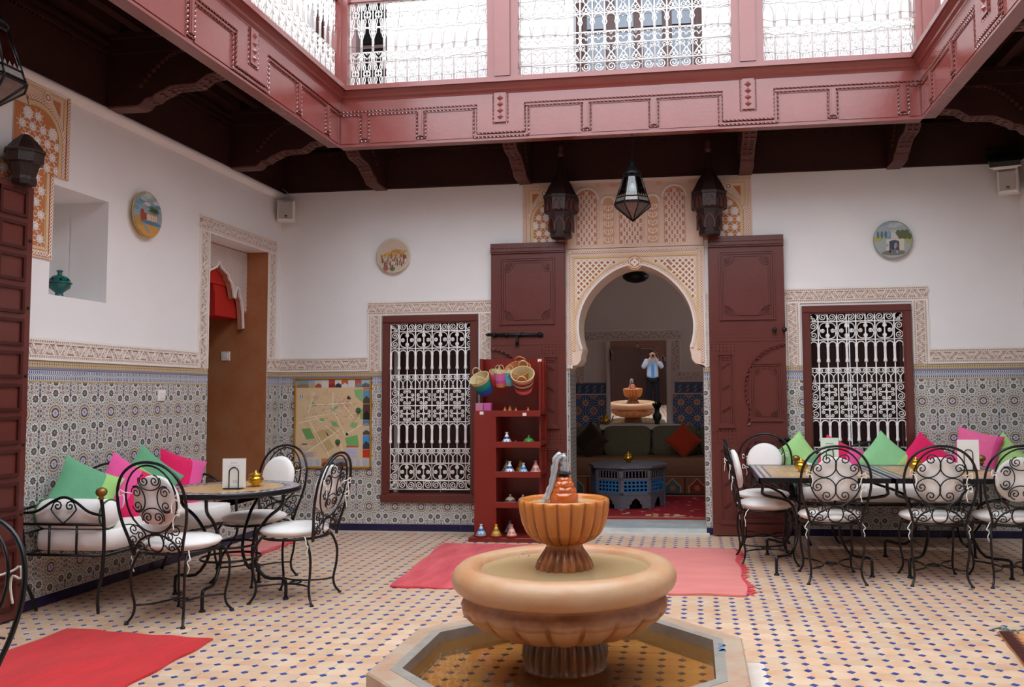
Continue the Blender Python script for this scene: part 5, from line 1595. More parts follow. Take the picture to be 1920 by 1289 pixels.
# ---------------------------------------------------------------- wrought-iron chairs (local: seat towards +y, back at -y)
def chair_scroll_oval(mb, bk):
    """four pairs of curls inside an oval"""
    for am, rx, rz in ((pi / 2, .075, .085), (-pi / 2, .075, .085), (0, .06, .09), (pi, .06, .09)):
        ox, oz = .098 * cos(am), .108 * sin(am)
        for s in (1, -1):
            if abs(cos(am)) > .5: c = (ox, oz + s * .04)
            else: c = (ox + s * .036, oz)
            st = am + pi + s * .5 * (1 if abs(sin(am)) > .5 else 1)
            p = spiral(c[0], c[1], .036, am, s * 1.5 if abs(sin(am)) > .5 and sin(am) < 0 else (-s * 1.5 if abs(sin(am)) > .5 else (s * 1.5 if cos(am) > 0 else -s * 1.5)), n=16)
            mb.tube([bk(x, z) for x, z in p], .0042, 4)
        e = []
        for i in range(15):
            t = -pi * .62 + 2 * pi * .62 * i / 14
            d = .062 * cos(t) if abs(t) < pi / 2 else .062 * cos(t)
            lx, lz = -d * .9, .078 * sin(t)
            e.append((ox + lx * cos(am) - lz * sin(am), oz + lx * sin(am) + lz * cos(am)))
        mb.tube([bk(x, z) for x, z in e], .0042, 4)
def chair_scroll_cross(mb, bk):
    """four C-shaped lobes meeting in a diamond"""
    for am in (pi / 4, 3 * pi / 4, 5 * pi / 4, 7 * pi / 4):
        cx, cz = .112 * cos(am), .118 * sin(am)
        p = cscroll(cx, cz, .082, am + pi, 1.9, .036, 1.35)
        mb.tube([bk(x, z) for x, z in p], .0044, 4)
def make_chair(label, loc, rot, style, cushion_tilt=0.0, cat_cushion=True):
    t = thing('bistro_chair', label, 'chair', loc, rot, 'wrought iron chairs with white round cushions')
    def bk(x, z): return (x, -.195 - .10 * max(0, (z + .74 - .42)) / .53, z + .74)      # plane of the back, z about the oval centre
    def bw(x, z): return bk(x, z - .74)
    mb = MB()
    hoop = [(-.165, .40), (-.19, .50), (-.222, .60), (-.236, .70), (-.225, .80), (-.18, .885), (-.10, .94), (0, .958)]
    hoop = smooth_path(hoop + [(-x, z) for x, z in hoop[-2::-1]], 3)
    mb.tube([bw(x, z) for x, z in hoop], .009, 6); mb.build('back_hoop', 'iron', t)
    mb = MB()
    oval = [(.175 * cos(a), .20 * sin(a)) for a in [2 * pi * i / 28 for i in range(28)]]
    mb.tube([bk(x, z) for x, z in oval], .0058, 5, True)
    (chair_scroll_oval if style == 'A' else chair_scroll_cross)(mb, bk)
    ring = [(.052 * cos(a), .485 + .058 * sin(a)) for a in [2 * pi * i / 18 for i in range(18)]]
    mb.tube([bw(x, z) for x, z in ring], .0055, 5, True)
    for s in (1, -1):
        for cx, cz, r, st in ((.098, .525, .034, 2.2), (.145, .56, .034, 3.6), (.155, .495, .034, 4.6), (.108, .455, .030, .6)):
            mb.tube([bw(s * x, z) for x, z in spiral(cx, cz, r, st, 1.4, n=12)], .004, 4)
        mb.tube([bw(s * x, z) for x, z in bez((.06, .50), (.075, .565), (.12, .60), (.20, .585), 8)], .004, 4)
        mb.tube([bw(s * x, z) for x, z in bez((.06, .47), (.085, .42), (.14, .425), (.195, .52), 8)], .004, 4)
    mb.tube([bw(x, z) for x, z in arc(0, .405, .158, pi, 0, 14, .125)], .007, 5)
    mb.build('scrollwork', 'iron', t, 'stuff')
    mb = MB(); mb.tube([(.215 * cos(a), .01 + .21 * sin(a), .415) for a in [2 * pi * i / 28 for i in range(28)]], .009, 6, True)
    for k in range(-2, 3): mb.tube([(-.2 * cos(k * .4), .01 + .09 * k, .413), (.2 * cos(k * .4), .01 + .09 * k, .413)], .005, 4)
    mb.build('seat_ring', 'iron', t)
    for sx, sy in ((-1, -1), (1, -1), (-1, 1), (1, 1)):
        mb = MB()
        x0, y0 = sx * .165, .01 + sy * .155
        P = [(x0, y0, .415), (x0 + sx * .012, y0 + sy * .025, .37), (x0 + sx * .022, y0 + sy * .045, .30), (x0 + sx * .018, y0 + sy * .042, .20), (x0 + sx * .006, y0 + sy * .028, .11), (x0 + sx * .010, y0 + sy * .036, .05), (x0 + sx * .030, y0 + sy * .062, .006)]
        mb.tube(smooth_path(P, 4), .0082, 6)
        mb.tube([(P[-1][0], P[-1][1], 0), (P[-1][0], P[-1][1], .012)], [.015, .011], 8)
        mb.build('leg', 'iron', t)
    mb = MB()
    f = lambda sx, sy: (sx * .171, .01 + sy * .185, .105)
    for sx in (1, -1):
        a, b = f(sx, -1), f(sx, 1)
        mb.tube([tuple(q) for q in bez(a, (sx * .02, -.10, .105), (sx * .02, .12, .105), b, 12)], .006, 5)
    mb.tube([(.045 * cos(q), .01 + .035 * sin(q), .105) for q in [2 * pi * i / 16 for i in range(16)]], .006, 5, True)
    mb.build('stretcher', 'iron', t)
    mb = MB(TR(0, .015, .455) @ RX(cushion_tilt))
    mb.lathe([(.02, -.034), (.17, -.034), (.208, -.02), (.225, 0), (.212, .016), (.16, .032), (.05, .038), (.0, .039)], 32); mb.build('seat_cushion', 'cotton', t)
    T = TR(0, -.222, .725) @ RX(pi / 2 + .18)
    mb = MB(T); mb.lathe([(.02, -.045), (.12, -.04), (.148, -.028), (.155, -.01), (.146, .004), (.10, .012), (0, .014)], 30)
    mb.build('back_cushion', 'cotton', t)
    mb = MB(); rr = random.Random(len(label))
    for s in (1, -1):
        for z in ((.75, .66) if s > 0 else (.77,)):
            x0, y0, z0 = bw(s * .165, z)
            loop = [(x0 - s * .02, y0 + .02, z0), (x0 + s * .012, y0 - .012, z0 + .012), (x0 + s * .03, y0 - .022, z0 + .025), (x0 + s * .034, y0 - .02, z0 - .012), (x0 + s * .01, y0 - .016, z0 - .004), (x0 - s * .004, y0 - .024, z0 - .04), (x0 + s * .004, y0 - .026, z0 - .075 - .02 * rr.random())]
            mb.tube(smooth_path(loop, 4), .0036, 5)
        x0, y0 = s * .17, -.14
        loop = [(x0, y0, .43), (x0 + s * .02, y0 - .02, .41), (x0 + s * .035, y0 - .03, .385), (x0 + s * .02, y0 - .035, .37), (x0 + s * .03, y0 - .03, .335), (x0 + s * .015, y0 - .028, .30)]
        mb.tube(smooth_path(loop, 4), .0036, 5)
    mb.build('cushion_ties', 'cord', t, 'stuff')
    return t
make_chair('wrought iron chair with its back to the bench end, nearest to the round table front', (1.06, -3.26, 0), -.12, 'A')
make_chair('wrought iron chair seen from the side, right of the round table', (1.55, -2.73, 0), pi / 2 - .04, 'A')
make_chair('wrought iron chair behind the round table, in front of the brown doorway', (.97, -2.20, 0), pi - .3, 'B')
make_chair('wrought iron chair seen from the side at the left end of the square tables', (4.71, -1.23, 0), -pi / 2 + .06, 'A')
make_chair('wrought iron chair facing forward before the right portal door', (4.76, -.60, 0), pi - .15, 'B')
make_chair('wrought iron chair in front of the first square table, beside the left table leg', (5.13, -1.82, 0), .02, 'B')
make_chair('wrought iron chair in the middle of the front row by the square tables', (5.83, -1.82, 0), -.03, 'B')
make_chair('wrought iron chair at the right edge of the front row by the square tables', (6.33, -1.82, 0), .04, 'A')
make_chair('wrought iron chair cropped by the left edge beside the red rug', (1.83, -5.90, 0), pi, 'A')

# ---------------------------------------------------------------- mosaic tables
mat('mosaic', '#c8a072', 0.3, 0.5, var=0.15, vs=40, rand=0.0, use_col=True)
def s_leg(mb, ang, r_top, r_mid, r_foot, h, R=.011):
    ux, uy = cos(ang), sin(ang)
    P = [(r_top, h), (r_top, h - .05), (r_top - .02, h - .10), (r_mid + .11, h - .17), (r_mid + .03, h - .28), (r_mid, h - .38), (r_mid + .015, h - .46), (r_mid + .10, h - .56), (r_foot - .02, .13), (r_foot, .09), (r_foot, .004)]
    mb.tube([(d * ux, d * uy, z) for d, z in smooth_path(P, 3)], R, 7)
    mb.tube([(r_foot * ux, r_foot * uy, 0), (r_foot * ux, r_foot * uy, .014)], [.022, .016], 8)
t = thing('round_table', 'round mosaic table with black iron rim and scroll legs', 'table', (1.075, -2.72, 0), 0.0)
TZ = .725
mb = MB(); mb.lathe([(.40, TZ - .035), (.44, TZ - .035), (.445, TZ - .03), (.445, TZ - .004), (.44, TZ), (.43, TZ - .002)], 56); mb.build('rim', 'iron', t)
o = MB(); o.col = '#b99a7c'
o.poly([(.437 * cos(2 * pi * i / 56), .437 * sin(2 * pi * i / 56)) for i in range(56)], TZ - .003)
o.col = '#a98d70'; o.poly([(.437 * cos(-2 * pi * i / 56), .437 * sin(-2 * pi * i / 56)) for i in range(56)], TZ - .03)
rr = random.Random(2)
nr = 46
for k in range(nr * 2):
    a = 2 * pi * k / (nr * 2)
    for r0, r1, cs in ((.405, .434, ('#6b6a8c', '#cfc3b6')), (.375, .402, ('#cfc3b6', '#5a5a80')), (.345, .372, ('#4c4f78', '#8a86a0'))):
        if r0 < .36 and k % 2: continue
        st = 2 if r0 < .36 else 1
        o.col = cs[k % 2] if st == 1 else cs[(k // 2) % 2]
        da = 2 * pi / (nr * 2) * st * .92
        o.poly([(r0 * cos(a), r0 * sin(a)), (r1 * cos(a), r1 * sin(a)), (r1 * cos(a + da), r1 * sin(a + da)), (r0 * cos(a + da), r0 * sin(a + da))], TZ - .0015)
for i in range(-14, 15):
    for j in range(-14, 15):
        x, y = i * .025, j * .025
        if x * x + y * y < .335 ** 2:
            o.col = rr.choice(['#d5ad78', '#cfa26c', '#dcb98a', '#c99a66', '#d8b27c']); o.rect(x - .0113, y - .0113, x + .0113, y + .0113, TZ - .0015)
o.build('mosaic_top', 'mosaic', t)
for k, a in enumerate((-1.45, -.08, 1.62, 3.1)):
    mb = MB(); s_leg(mb, a, .38, .16, .41, TZ - .03); mb.build('leg', 'iron', t)
mb = MB(); mb.tube([(.17 * cos(a), .17 * sin(a), .345) for a in [2 * pi * i / 28 for i in range(28)]], .008, 6, True); mb.tube([(.19 * cos(a), .19 * sin(a), .26) for a in [2 * pi * i / 28 for i in range(28)]], .008, 6, True); mb.build('ring', 'iron', t)
def square_table(label, x0, x1, y0, y1):
    cx, cy = (x0 + x1) / 2, (y0 + y1) / 2
    t = thing('square_table', label, 'table', (cx, cy, 0), 0, 'square mosaic tables pushed together')
    a, b, z = (x1 - x0) / 2, (y1 - y0) / 2, .72
    mb = MB()
    mb.box(-a, -b, z - .035, a, -b + .012, z); mb.box(-a, b - .012, z - .035, a, b, z); mb.box(-a, -b, z - .035, -a + .012, b, z); mb.box(a - .012, -b, z - .035, a, b, z)
    mb.build('rim', 'iron', t)
    o = MB(); o.col = '#c0a98c'; o.box(-a + .01, -b + .01, z - .025, a - .01, b - .01, z - .004)
    rr = random.Random(int(x0 * 100))
    def band(d, w, c):
        o.col = c
        for q in ((-a + d, -b + d, a - d, -b + d + w), (-a + d, b - d - w, a - d, b - d), (-a + d, -b + d + w, -a + d + w, b - d - w), (a - d - w, -b + d + w, a - d, b - d - w)): o.rect(*q, z - .002)
    band(.015, .022, '#a9a3b0'); band(.042, .014, '#4a4d72'); band(.064, .02, '#c4b29c'); band(.09, .014, '#4a4d72')
    n1, n2 = int((2 * a - .23) / .055), int((2 * b - .23) / .055)
    for i in range(n1):
        for j in range(n2):
            x, y = -a + .115 + (i + .5) * (2 * a - .23) / n1, -b + .115 + (j + .5) * (2 * b - .23) / n2
            o.col = rr.choice(['#d9b382', '#d3a877', '#dfbf94', '#cfa06e']); o.rect(x - .024, y - .024, x + .024, y + .024, z - .002)
            o.col = '#8a6a58'; o.rect(x + .025, y + .025, x + .031, y + .031, z - .0015)
    o.build('mosaic_top', 'mosaic', t)
    for sx in (1, -1):
        for sy in (1, -1):
            mb = MB(TR(sx * .05, sy * .05, 0)); s_leg(mb, atan2(sy * (b - .08), sx * (a - .05)), sqrt((a - .1) ** 2 + (b - .1) ** 2), .16, sqrt((a - .19) ** 2 + (b - .22) ** 2), z - .03); mb.build('leg', 'iron', t)
    mb = MB()
    mb.tube([(.2 * cos(q), .2 * sin(q), .34) for q in [2 * pi * i / 24 for i in range(24)]], .008, 6, True); mb.build('ring', 'iron', t)
    return t
square_table('square mosaic table on iron legs at the left, before the right window', 4.625, 5.55, -1.92, -.78)
square_table('square mosaic table on iron legs at the right, with the standing white menu', 5.555, 6.50, -1.92, -.78)
# ---------------------------------------------------------------- on the tables
def menu(label, loc, rot, w, h, holder, green=False, text=()):
    t = thing('table_menu', label, 'menu', loc, rot)
    mb = MB(M_BACK); mb.prism([(-w / 2, 0.006), (w / 2, 0.006), (w / 2, h), (-w / 2, h)], -.0015, .0015); mb.build('card', 'white_paint' if not green else 'menu_green', t)
    o = MB(M_BACK)
    for (v, hw, hh, c) in text: o.col = c; o.rect(-hw, v, hw, v + hh, .0022)
    if o.f: o.build('print', 'print_matt', t)
    if holder:
        mb = MB(); mb.box(-w * .38, -.035, 0, w * .38, .035, .008); mb.build('holder_base', 'iron', t)
        mb = MB(); mb.tube([(-w * .2, -.006, .004), (-w * .2, -.006, h * .55)] + [(-w * .2 * cos(a), -.006, h * .55 + w * .2 * sin(a)) for a in [pi * i / 10 for i in range(1, 10)]] + [(w * .2, -.006, h * .55), (w * .2, -.006, .004)], .0035, 5); mb.build('holder_loop', 'iron', t)
    return t
mat('menu_green', '#cfe0cf', .5, .3)
m_ = menu('white menu card in a black wire holder on the round table', (1.145, -2.82, .725), .12, .155, .20, True)
o = MB(M_BACK)
for row, (v, hw, hh, c) in enumerate(((.165, .022, .010, '#8a8a8a'), (.148, .042, .005, '#b0b0b0'), (.052, .022, .006, '#8a938c'), (.040, .020, .007, '#4c7a52'))):
    n = int(2 * hw / (hh * 1.1))
    for k in range(n):
        u = (.012 if row > 1 else 0) - hw + (k + .5) * 2 * hw / n
        o.col = c; o.line((u - hh * .3, v), (u - hh * .1, v + hh), hh * .22, .0022); o.line((u - hh * .1, v + hh), (u + hh * .35, v + hh * .3), hh * .22, .0023)
o.build('print', 'print_matt', m_)
menu('pale green menu card standing on the left square table', (5.225, -1.25, .72), -.05, .135, .25, True, True, [(.20, .03, .008, '#7aa57c')])
menu('plain white menu card standing on the right square table', (6.25, -1.28, .72), -.08, .155, .235, True)
brass_pot('shiny brass pot behind the menu on the round table', (1.21, -2.66, .725), 1.05)
brass_pot('brass pot at the near left of the first square table', (4.985, -1.42, .72), 1.05)
brass_pot('brass pot behind the middle chair on the right square table', (5.84, -1.38, .72), 1.1)

# ---------------------------------------------------------------- iron benches with white mattresses
def make_bench(label, loc, rot, Lb, D=.56, balls=True):
    """local: x along the bench, back at +y (y=D), front at y=0"""
    t = thing('iron_bench', label, 'bench', loc, rot, 'wrought iron benches')
    for end in (0, 1):
        x = end * Lb; s = -1 if end == 0 else 1
        mb = MB()
        post = [(x - s * .10, .10, .005), (x - s * .05, .07, .12), (x + s * .01, .0, .26), (x + s * .0, -.0, .38), (x, -.0, .50), (x + s * .004, .005, .62), (x + s * .02, .01, .72)]
        mb.tube(smooth_path(post, 4), .0105, 7); mb.build('front_post', 'iron', t)
        if balls:
            mb = MB(TR(x + s * .02, .01, .715)); mb.lathe([(.012, 0), (.02, .008), (.012, .016), (.028, .03), (.034, .046), (.028, .064), (.01, .074)], 18); mb.build('brass_ball', 'bronze', t)
        mb = MB()
        post = [(x - s * .12, D - .01, .005), (x - s * .06, D - .02, .12), (x + s * .02, D - .02, .27), (x, D - .015, .38), (x, D, .50), (x + s * .02, D + .005, .62), (x + s * .02, D + .005, .70)]
        mb.tube(smooth_path(post, 4), .0105, 7); mb.build('rear_post', 'iron', t)
        mb = MB()
        for z in (.375, .56): mb.tube([(x, 0, z), (x, D, z)], .009, 6)
        for k in (1, 2): mb.tube([(x, D * k / 3, .375), (x, D * k / 3, .56)], .007, 6)
        top = [(x + s * .015, .01, .62), (x + s * .01, .10, .64), (x, .20, .70), (x, D / 2, .725), (x, D - .20, .70), (x + s * .01, D - .10, .64), (x + s * .02, D, .63)]
        mb.tube(smooth_path(top, 4), .009, 6)
        for q in (1, -1):
            pts = [(D / 2, .565)] + [(D / 2 + q * a, z) for a, z in ((.05, .61), (.085, .65), (.07, .69))]
            sp = spiral(D / 2 + q * .042, .672, .034, 0 if q > 0 else pi, q * 1.4, n=12)
            mb.tube([(x, a, z) for a, z in smooth_path(pts[:3], 3) + sp], .005, 5)
        mb.build('arm', 'iron', t)
    mb = MB()
    for y in (0.0, D): mb.tube([(0, y, .375), (Lb, y, .375)], .011, 6)
    for k in range(1, 9): mb.tube([(Lb * k / 9, 0, .372), (Lb * k / 9, D, .372)], .005, 4)
    mb.build('seat_frame', 'iron', t)
    mb = MB()
    bt = [(0, .65), (Lb * .12, .67), (Lb * .28, .78), (Lb * .5, .87), (Lb * .72, .78), (Lb * .88, .67), (Lb, .65)]
    mb.tube([(x, D + .005, z) for x, z in smooth_path(bt, 5)], .009, 6)
    mb.tube([(0, D + .005, .50), (Lb, D + .005, .50)], .007, 5)
    for q in (1, -1):
        for cx, cz, r in ((.09, .76, .055), (.19, .70, .05)):
            mb.tube([(Lb / 2 + q * x, D + .005, z) for x, z in spiral(cx, cz, r, pi / 2, 1.5, n=16)], .005, 5)
        mb.tube([(Lb / 2 + q * x, D + .005, z) for x, z in smooth_path([(0, .50), (.06, .60), (.15, .66), (.26, .72)], 4)], .005, 5)
    for k in range(1, 6):
        if k != 3: mb.tube([(Lb * k / 6, D + .005, .50), (Lb * k / 6, D + .005, .72 if k in (2, 4) else .67)], .005, 5)
    mb.build('back_rail', 'iron', t)
    mb = MB(); cushion_box(mb, .03, -.01, .385, Lb - .03, D - .03, .52, .18, 20, 10); mb.build('mattress', 'cotton', t)
    return t
# left bench: local x runs towards the back wall (+y world), its back faces the left wall
make_bench('long wrought iron bench with white mattress against the left tiled wall', (.60, -3.33, 0), pi / 2, 1.50, .55)
def bolster(label, loc, rot, L, r):
    t = thing('bolster', label, 'cushion', loc, rot, 'white bolsters on the benches')
    mb = MB(RY(pi / 2)); mb.lathe([(.01, -L / 2 - .03), (r * .5, -L / 2 - .025), (r * .85, -L / 2 - .008), (r, -L / 2 + .03), (r * 1.02, 0), (r, L / 2 - .03), (r * .85, L / 2 + .008), (r * .5, L / 2 + .025), (.01, L / 2 + .03)], 26); mb.build('cover', 'cotton', t)
    for s in (1, -1):
        mb = MB(RY(pi / 2)); mb.tube([(r * .97 * cos(a), r * .97 * sin(a), s * (L / 2 - .01)) for a in [2 * pi * i / 26 for i in range(26)]], .006, 5, True); mb.build('green_piping', 'piping', t)
    return t
mat('piping', '#3d6b3c', .8, .1)
bolster('white bolster with green piping at the near arm of the left bench', (.33, -3.22, .61), 0, .46, .092)
GR1, GR2, PK1, PK2 = '#6aa880', '#9acb72', '#e65a9a', '#dd2560'
pillow('throw_pillow', 'green throw pillow with lime panel nearest the bench arm on the left bench', (.20, -3.00, .705), (-.28, .50, pi / 2 - .5), .40, GR1, '#a2d47c', .35, 'two-coloured throw pillows')
pillow('throw_pillow', 'pink throw pillow with crimson panel second from the near arm of the left bench', (.27, -2.68, .695), (-.3, .62, pi / 2 - .45), .40, PK1, PK2, .1, 'two-coloured throw pillows')
pillow('throw_pillow', 'lime throw pillow with green panel third from the near arm of the left bench', (.20, -2.33, .72), (-.25, 2.3, pi / 2 - .4), .40, GR1, '#a6d468', -.1, 'two-coloured throw pillows')
pillow('throw_pillow', 'crimson throw pillow with pink panel farthest from the near arm of the left bench', (.22, -1.99, .70), (-.25, .35, pi / 2 - .4), .40, PK2, PK1, .25, 'two-coloured throw pillows')
# right bench along the back wall, behind the square tables
make_bench('long wrought iron bench with white mattress along the back wall behind the square tables', (5.06, -.62, 0), 0, 1.48, .56)
bolster('white bolster with green piping at the left arm of the back bench', (5.17, -.36, .61), pi / 2, .44, .09)
bolster('white bolster with green piping at the right arm of the back bench', (6.43, -.36, .61), pi / 2, .44, .09)
for lab, x, z, roll, ca, cb, sp, yw in (
    ('lime throw pillow at the left end of the back bench', 5.10, .72, .95, '#a4d488', GR1, .3, .2),
    ('pink and crimson throw pillow behind the pale menu on the back bench', 5.46, .70, .45, PK2, PK1, .2, 0),
    ('green throw pillow with lime corner at the middle of the back bench', 5.86, .72, .74, '#8fc990', '#b2da88', .55, .05),
    ('crimson throw pillow standing on its corner on the back bench', 6.20, .71, .70, PK2, '#e0407a', .55, -.1),
    ('crumpled pink throw pillow before the right wall tiles', 6.64, .79, .25, '#ea6b9c', '#e0508c', .7, -.3),
    ('lime green throw pillow at the right end of the back bench', 6.86, .70, .85, '#aed684', '#93c67c', .4, -.2)):
    pillow('throw_pillow', lab, (x, -.235, z), (-.25, roll, yw), .38, ca, cb, sp, 'two-coloured throw pillows')

# ---------------------------------------------------------------- rugs
mat('rug_red', '#c8121c', .95, .05, var=.18, vs=9, bump=.35, bs=160, stretch=(1, .35, 1), sheen=.3)
mat('rug_pink', '#d2414c', .95, .05, var=.16, vs=8, col2='#da5a60', bump=.35, bs=160, stretch=(1, .3, 1), sheen=.3)
mat('rug_salmon', '#dd7f78', .95, .05, var=.12, vs=8, bump=.35, bs=160, stretch=(.3, 1, 1), sheen=.3)
mat('kilim', '#c88f62', .95, .05, var=.12, vs=20, bump=.4, bs=120)
mat('fringe_grey', '#6f7f78', .95, .05)
def rug(label, pts, m, fringe=None, wav=.006, fr_m=None, group=None):
    """pts: four corners, counter-clockwise"""
    cx, cy = sum(p[0] for p in pts) / 4, sum(p[1] for p in pts) / 4
    t = thing('rug', label, 'rug', (cx, cy, 0), 0, group)
    P = [(p[0] - cx, p[1] - cy) for p in pts]
    rr = random.Random(len(label))
    nu, nv = 28, 20
    ph = [rr.uniform(0, 6) for _ in range(4)]
    mb = MB()
    def fn(u, v, top=True):
        x = (P[0][0] * (1 - u) + P[1][0] * u) * (1 - v) + (P[3][0] * (1 - u) + P[2][0] * u) * v
        y = (P[0][1] * (1 - u) + P[1][1] * u) * (1 - v) + (P[3][1] * (1 - u) + P[2][1] * u) * v
        e = .012
        if v in (0, 1): y += wav * 1.4 * sin(u * 23 + ph[0]) 
        if u in (0, 1): x += wav * 1.2 * sin(v * 17 + ph[1])
        z = .012 + wav * .5 * (1 + sin(u * 9 + ph[2]) * sin(v * 7 + ph[3]))
        if u in (0, 1) or v in (0, 1): z -= .003
        return (x, y, z if top else .002)
    mb.grid(lambda u, v: fn(u, v), nu, nv, True)
    edge = [(i / nu, 0) for i in range(nu)] + [(1, j / nv) for j in range(nv)] + [(1 - i / nu, 1) for i in range(nu)] + [(0, 1 - j / nv) for j in range(nv)]
    vs = [fn(u, v) for u, v in edge] + [fn(u, v, False) for u, v in edge]
    n = len(edge)
    mb.add(vs, [(i, n + i, n + (i + 1) % n, (i + 1) % n) for i in range(n)], False)
    mb.build('pile', m, t)
    if fringe:
        f = MB()
        for side in fringe:
            u0 = 1 if side == 'R' else 0
            for k in range(60):
                v = (k + rr.random()) / 60
                x, y, z = fn(u0, v)
                sx = 1 if side == 'R' else -1
                l = rr.uniform(.03, .07)
                f.tube([(x - sx * .01, y, .012), (x + sx * l * .5, y + rr.uniform(-.012, .012), .009), (x + sx * l, y + rr.uniform(-.02, .02), .005)], [.005, .0045, .002], 4)
        f.build('fringe', fr_m or m, t, 'stuff')
    return t
rug('bright red rug in the left foreground', [(.57, -4.62), (1.57, -4.62), (1.545, -3.70), (.585, -3.58)], 'rug_red', None, .006)
t = rug('rose red rug half hidden left of the fountain', [(2.055, -2.38), (2.95, -2.40), (2.90, -.72), (1.93, -.685)], 'rug_pink', None, .006)
t = rug('salmon rug with frayed right edge between fountain and arch', [(2.97, -2.40), (4.50, -2.42), (4.50, -.78), (2.92, -.72)], 'rug_salmon', ('R',), .01, 'rug_pink')
rug('small pink fringed rug below the brown doorway', [(.16, -1.36), (.50, -1.36), (.50, -.70), (.16, -.70)], 'rug_salmon', ('R',), .004, 'rug_pink')
t = rug('orange kilim with grey fringe cropped by the right edge', [(5.70, -3.95), (6.9, -4.1), (7.0, -3.3), (5.80, -3.14)], 'kilim', None, .004)
f = MB(); rr = random.Random(9)
for k in range(70):
    u = rr.random(); x, y = -.55 + 1.15 * u, .46 - .10 * u + .0
    f.tube([(x, y, .014), (x + rr.uniform(-.03, .03), y + .03, .02 + .015 * rr.random()), (x + rr.uniform(-.05, .05), y + .06 + .03 * rr.random(), .008)], [.006, .006, .003], 4)
f.build('fringe', 'fringe_grey', t, 'stuff')
o = MB(); o.col = '#5a3028'
for k in range(26):
    v = k / 25; x, y = -.655 + .10 * v, -.30 + .74 * v
    o.poly([(x, y - .02), (x + .07 + .02 * (k % 2), y - .02), (x + .05, y + .02), (x, y + .02)], .0215)
o.build('dark_border', 'print_matt', t)
# ---------------------------------------------------------------- the fountain
mat('stone_pale', '#c69d77', 0.35, 0.45, var=0.14, vs=4, col2='#b58058', bump=0.15, bs=18, stretch=(1, 1, 1.8), use_col=True)
mat('stone_orange', '#c47a34', 0.2, 0.55, var=0.22, vs=7, col2='#b8692c', bump=0.12, bs=25, stretch=(2.2, 2.2, .5), use_col=True)
mat('stone_glazed', '#c05a1c', 0.08, 0.6, var=0.15, vs=9, coat=0.6)
mat('stone_stem', '#7d4a2a', 0.25, 0.5, var=0.25, vs=9, col2='#a8683a')
mat('stone_wet', '#7a6046', 0.3, 0.5, var=0.25, vs=7, col2='#8a5a3c', bump=0.15, bs=20)
mat('curb', '#b9a48e', 0.6, 0.35, var=0.12, vs=6, col2='#aa856b', bump=0.25, bs=22)
mat('curb_edge', '#968f86', 0.6, 0.35, var=0.15, vs=14, bump=0.2, bs=40)
thin_glass('pool_water', '#f5dcae', gloss=0.02, rough=0.02, bump=0.12, bs=9, milk=0.10, milk_col='#d89a50')
thin_glass('bowl_water', '#efe2c4', gloss=0.03, rough=0.02, bump=0.10, bs=14, milk=0.45, milk_col='#c9b083')
thin_glass('splash', '#f2f4f6', gloss=0.16, rough=0.1, bump=0.6, bs=60, milk=0.35)
ft = thing('fountain', 'tiered stone fountain with fluted bowls in an octagonal basin', 'fountain', (FX, FY, 0))
def oct_ring(mb, Ro, Ri, z0, z1):
    O_, I_ = octa(Ro), octa(Ri)
    n = 8
    vs = [(x, y, z0) for x, y in O_] + [(x, y, z1) for x, y in O_] + [(x, y, z1) for x, y in I_] + [(x, y, z0) for x, y in I_]
    fs = []
    for i in range(n):
        j = (i + 1) % n
        for a in range(3): fs.append((a * n + i, a * n + j, (a + 1) * n + j, (a + 1) * n + i))
    mb.add(vs, fs, False)
CZ = .125
for k in range(8):         # eight mitred curb stones
    mb = MB()
    O_, I_ = octa(FR_OUT), octa(FR_IN)
    a, b = O_[k], O_[(k + 1) % 8]; c, d = I_[k], I_[(k + 1) % 8]
    e = .008
    mb.add([(a[0], a[1], -.01), (b[0], b[1], -.01), (d[0], d[1], -.01), (c[0], c[1], -.01), (a[0] * .998, a[1] * .998, CZ - e), (b[0] * .998, b[1] * .998, CZ - e), (d[0], d[1], CZ - e), (c[0], c[1], CZ - e),
            (a[0] * .988, a[1] * .988, CZ), (b[0] * .988, b[1] * .988, CZ), (d[0] * 1.012, d[1] * 1.012, CZ), (c[0] * 1.012, c[1] * 1.012, CZ)],
           [(0, 1, 5, 4), (1, 2, 6, 5), (2, 3, 7, 6), (3, 0, 4, 7), (4, 5, 9, 8), (5, 6, 10, 9), (6, 7, 11, 10), (7, 4, 8, 11), (8, 9, 10, 11)], False)
    mb.build('curb_stone', 'curb', ft)
mb = MB(); oct_ring(mb, FR_IN + .045, FR_IN - .004, .0, CZ + .002); mb.build('inner_edge', 'curb_edge', ft)
o = MB(); o.col = '#3f78b0'
rr = random.Random(4)
for k in range(16): x, y = .705 + rr.random() * .03, .20 + rr.random() * .12 - .11; o.poly([(x, y), (x + .012, y + .004), (x + .010, y + .02), (x - .003, y + .016)], CZ + .003)
o.build('paint_smear', 'print_matt', ft, 'stuff', 'blue paint smear on the curb')
mb = MB(); mb.prism(octa(FR_IN - .002), .074, .075, False); mb.build('basin_water', 'pool_water', ft)
mb = MB(); mb.lathe([(.215, .0, 0), (.218, .05, 0), (.20, .07, 0), (.188, .085, .008), (.202, .13, .022), (.196, .18, .022), (.175, .215, .014), (.168, .228, 0)], 224, 28); mb.build('pedestal', 'stone_wet', ft)
mb = MB()
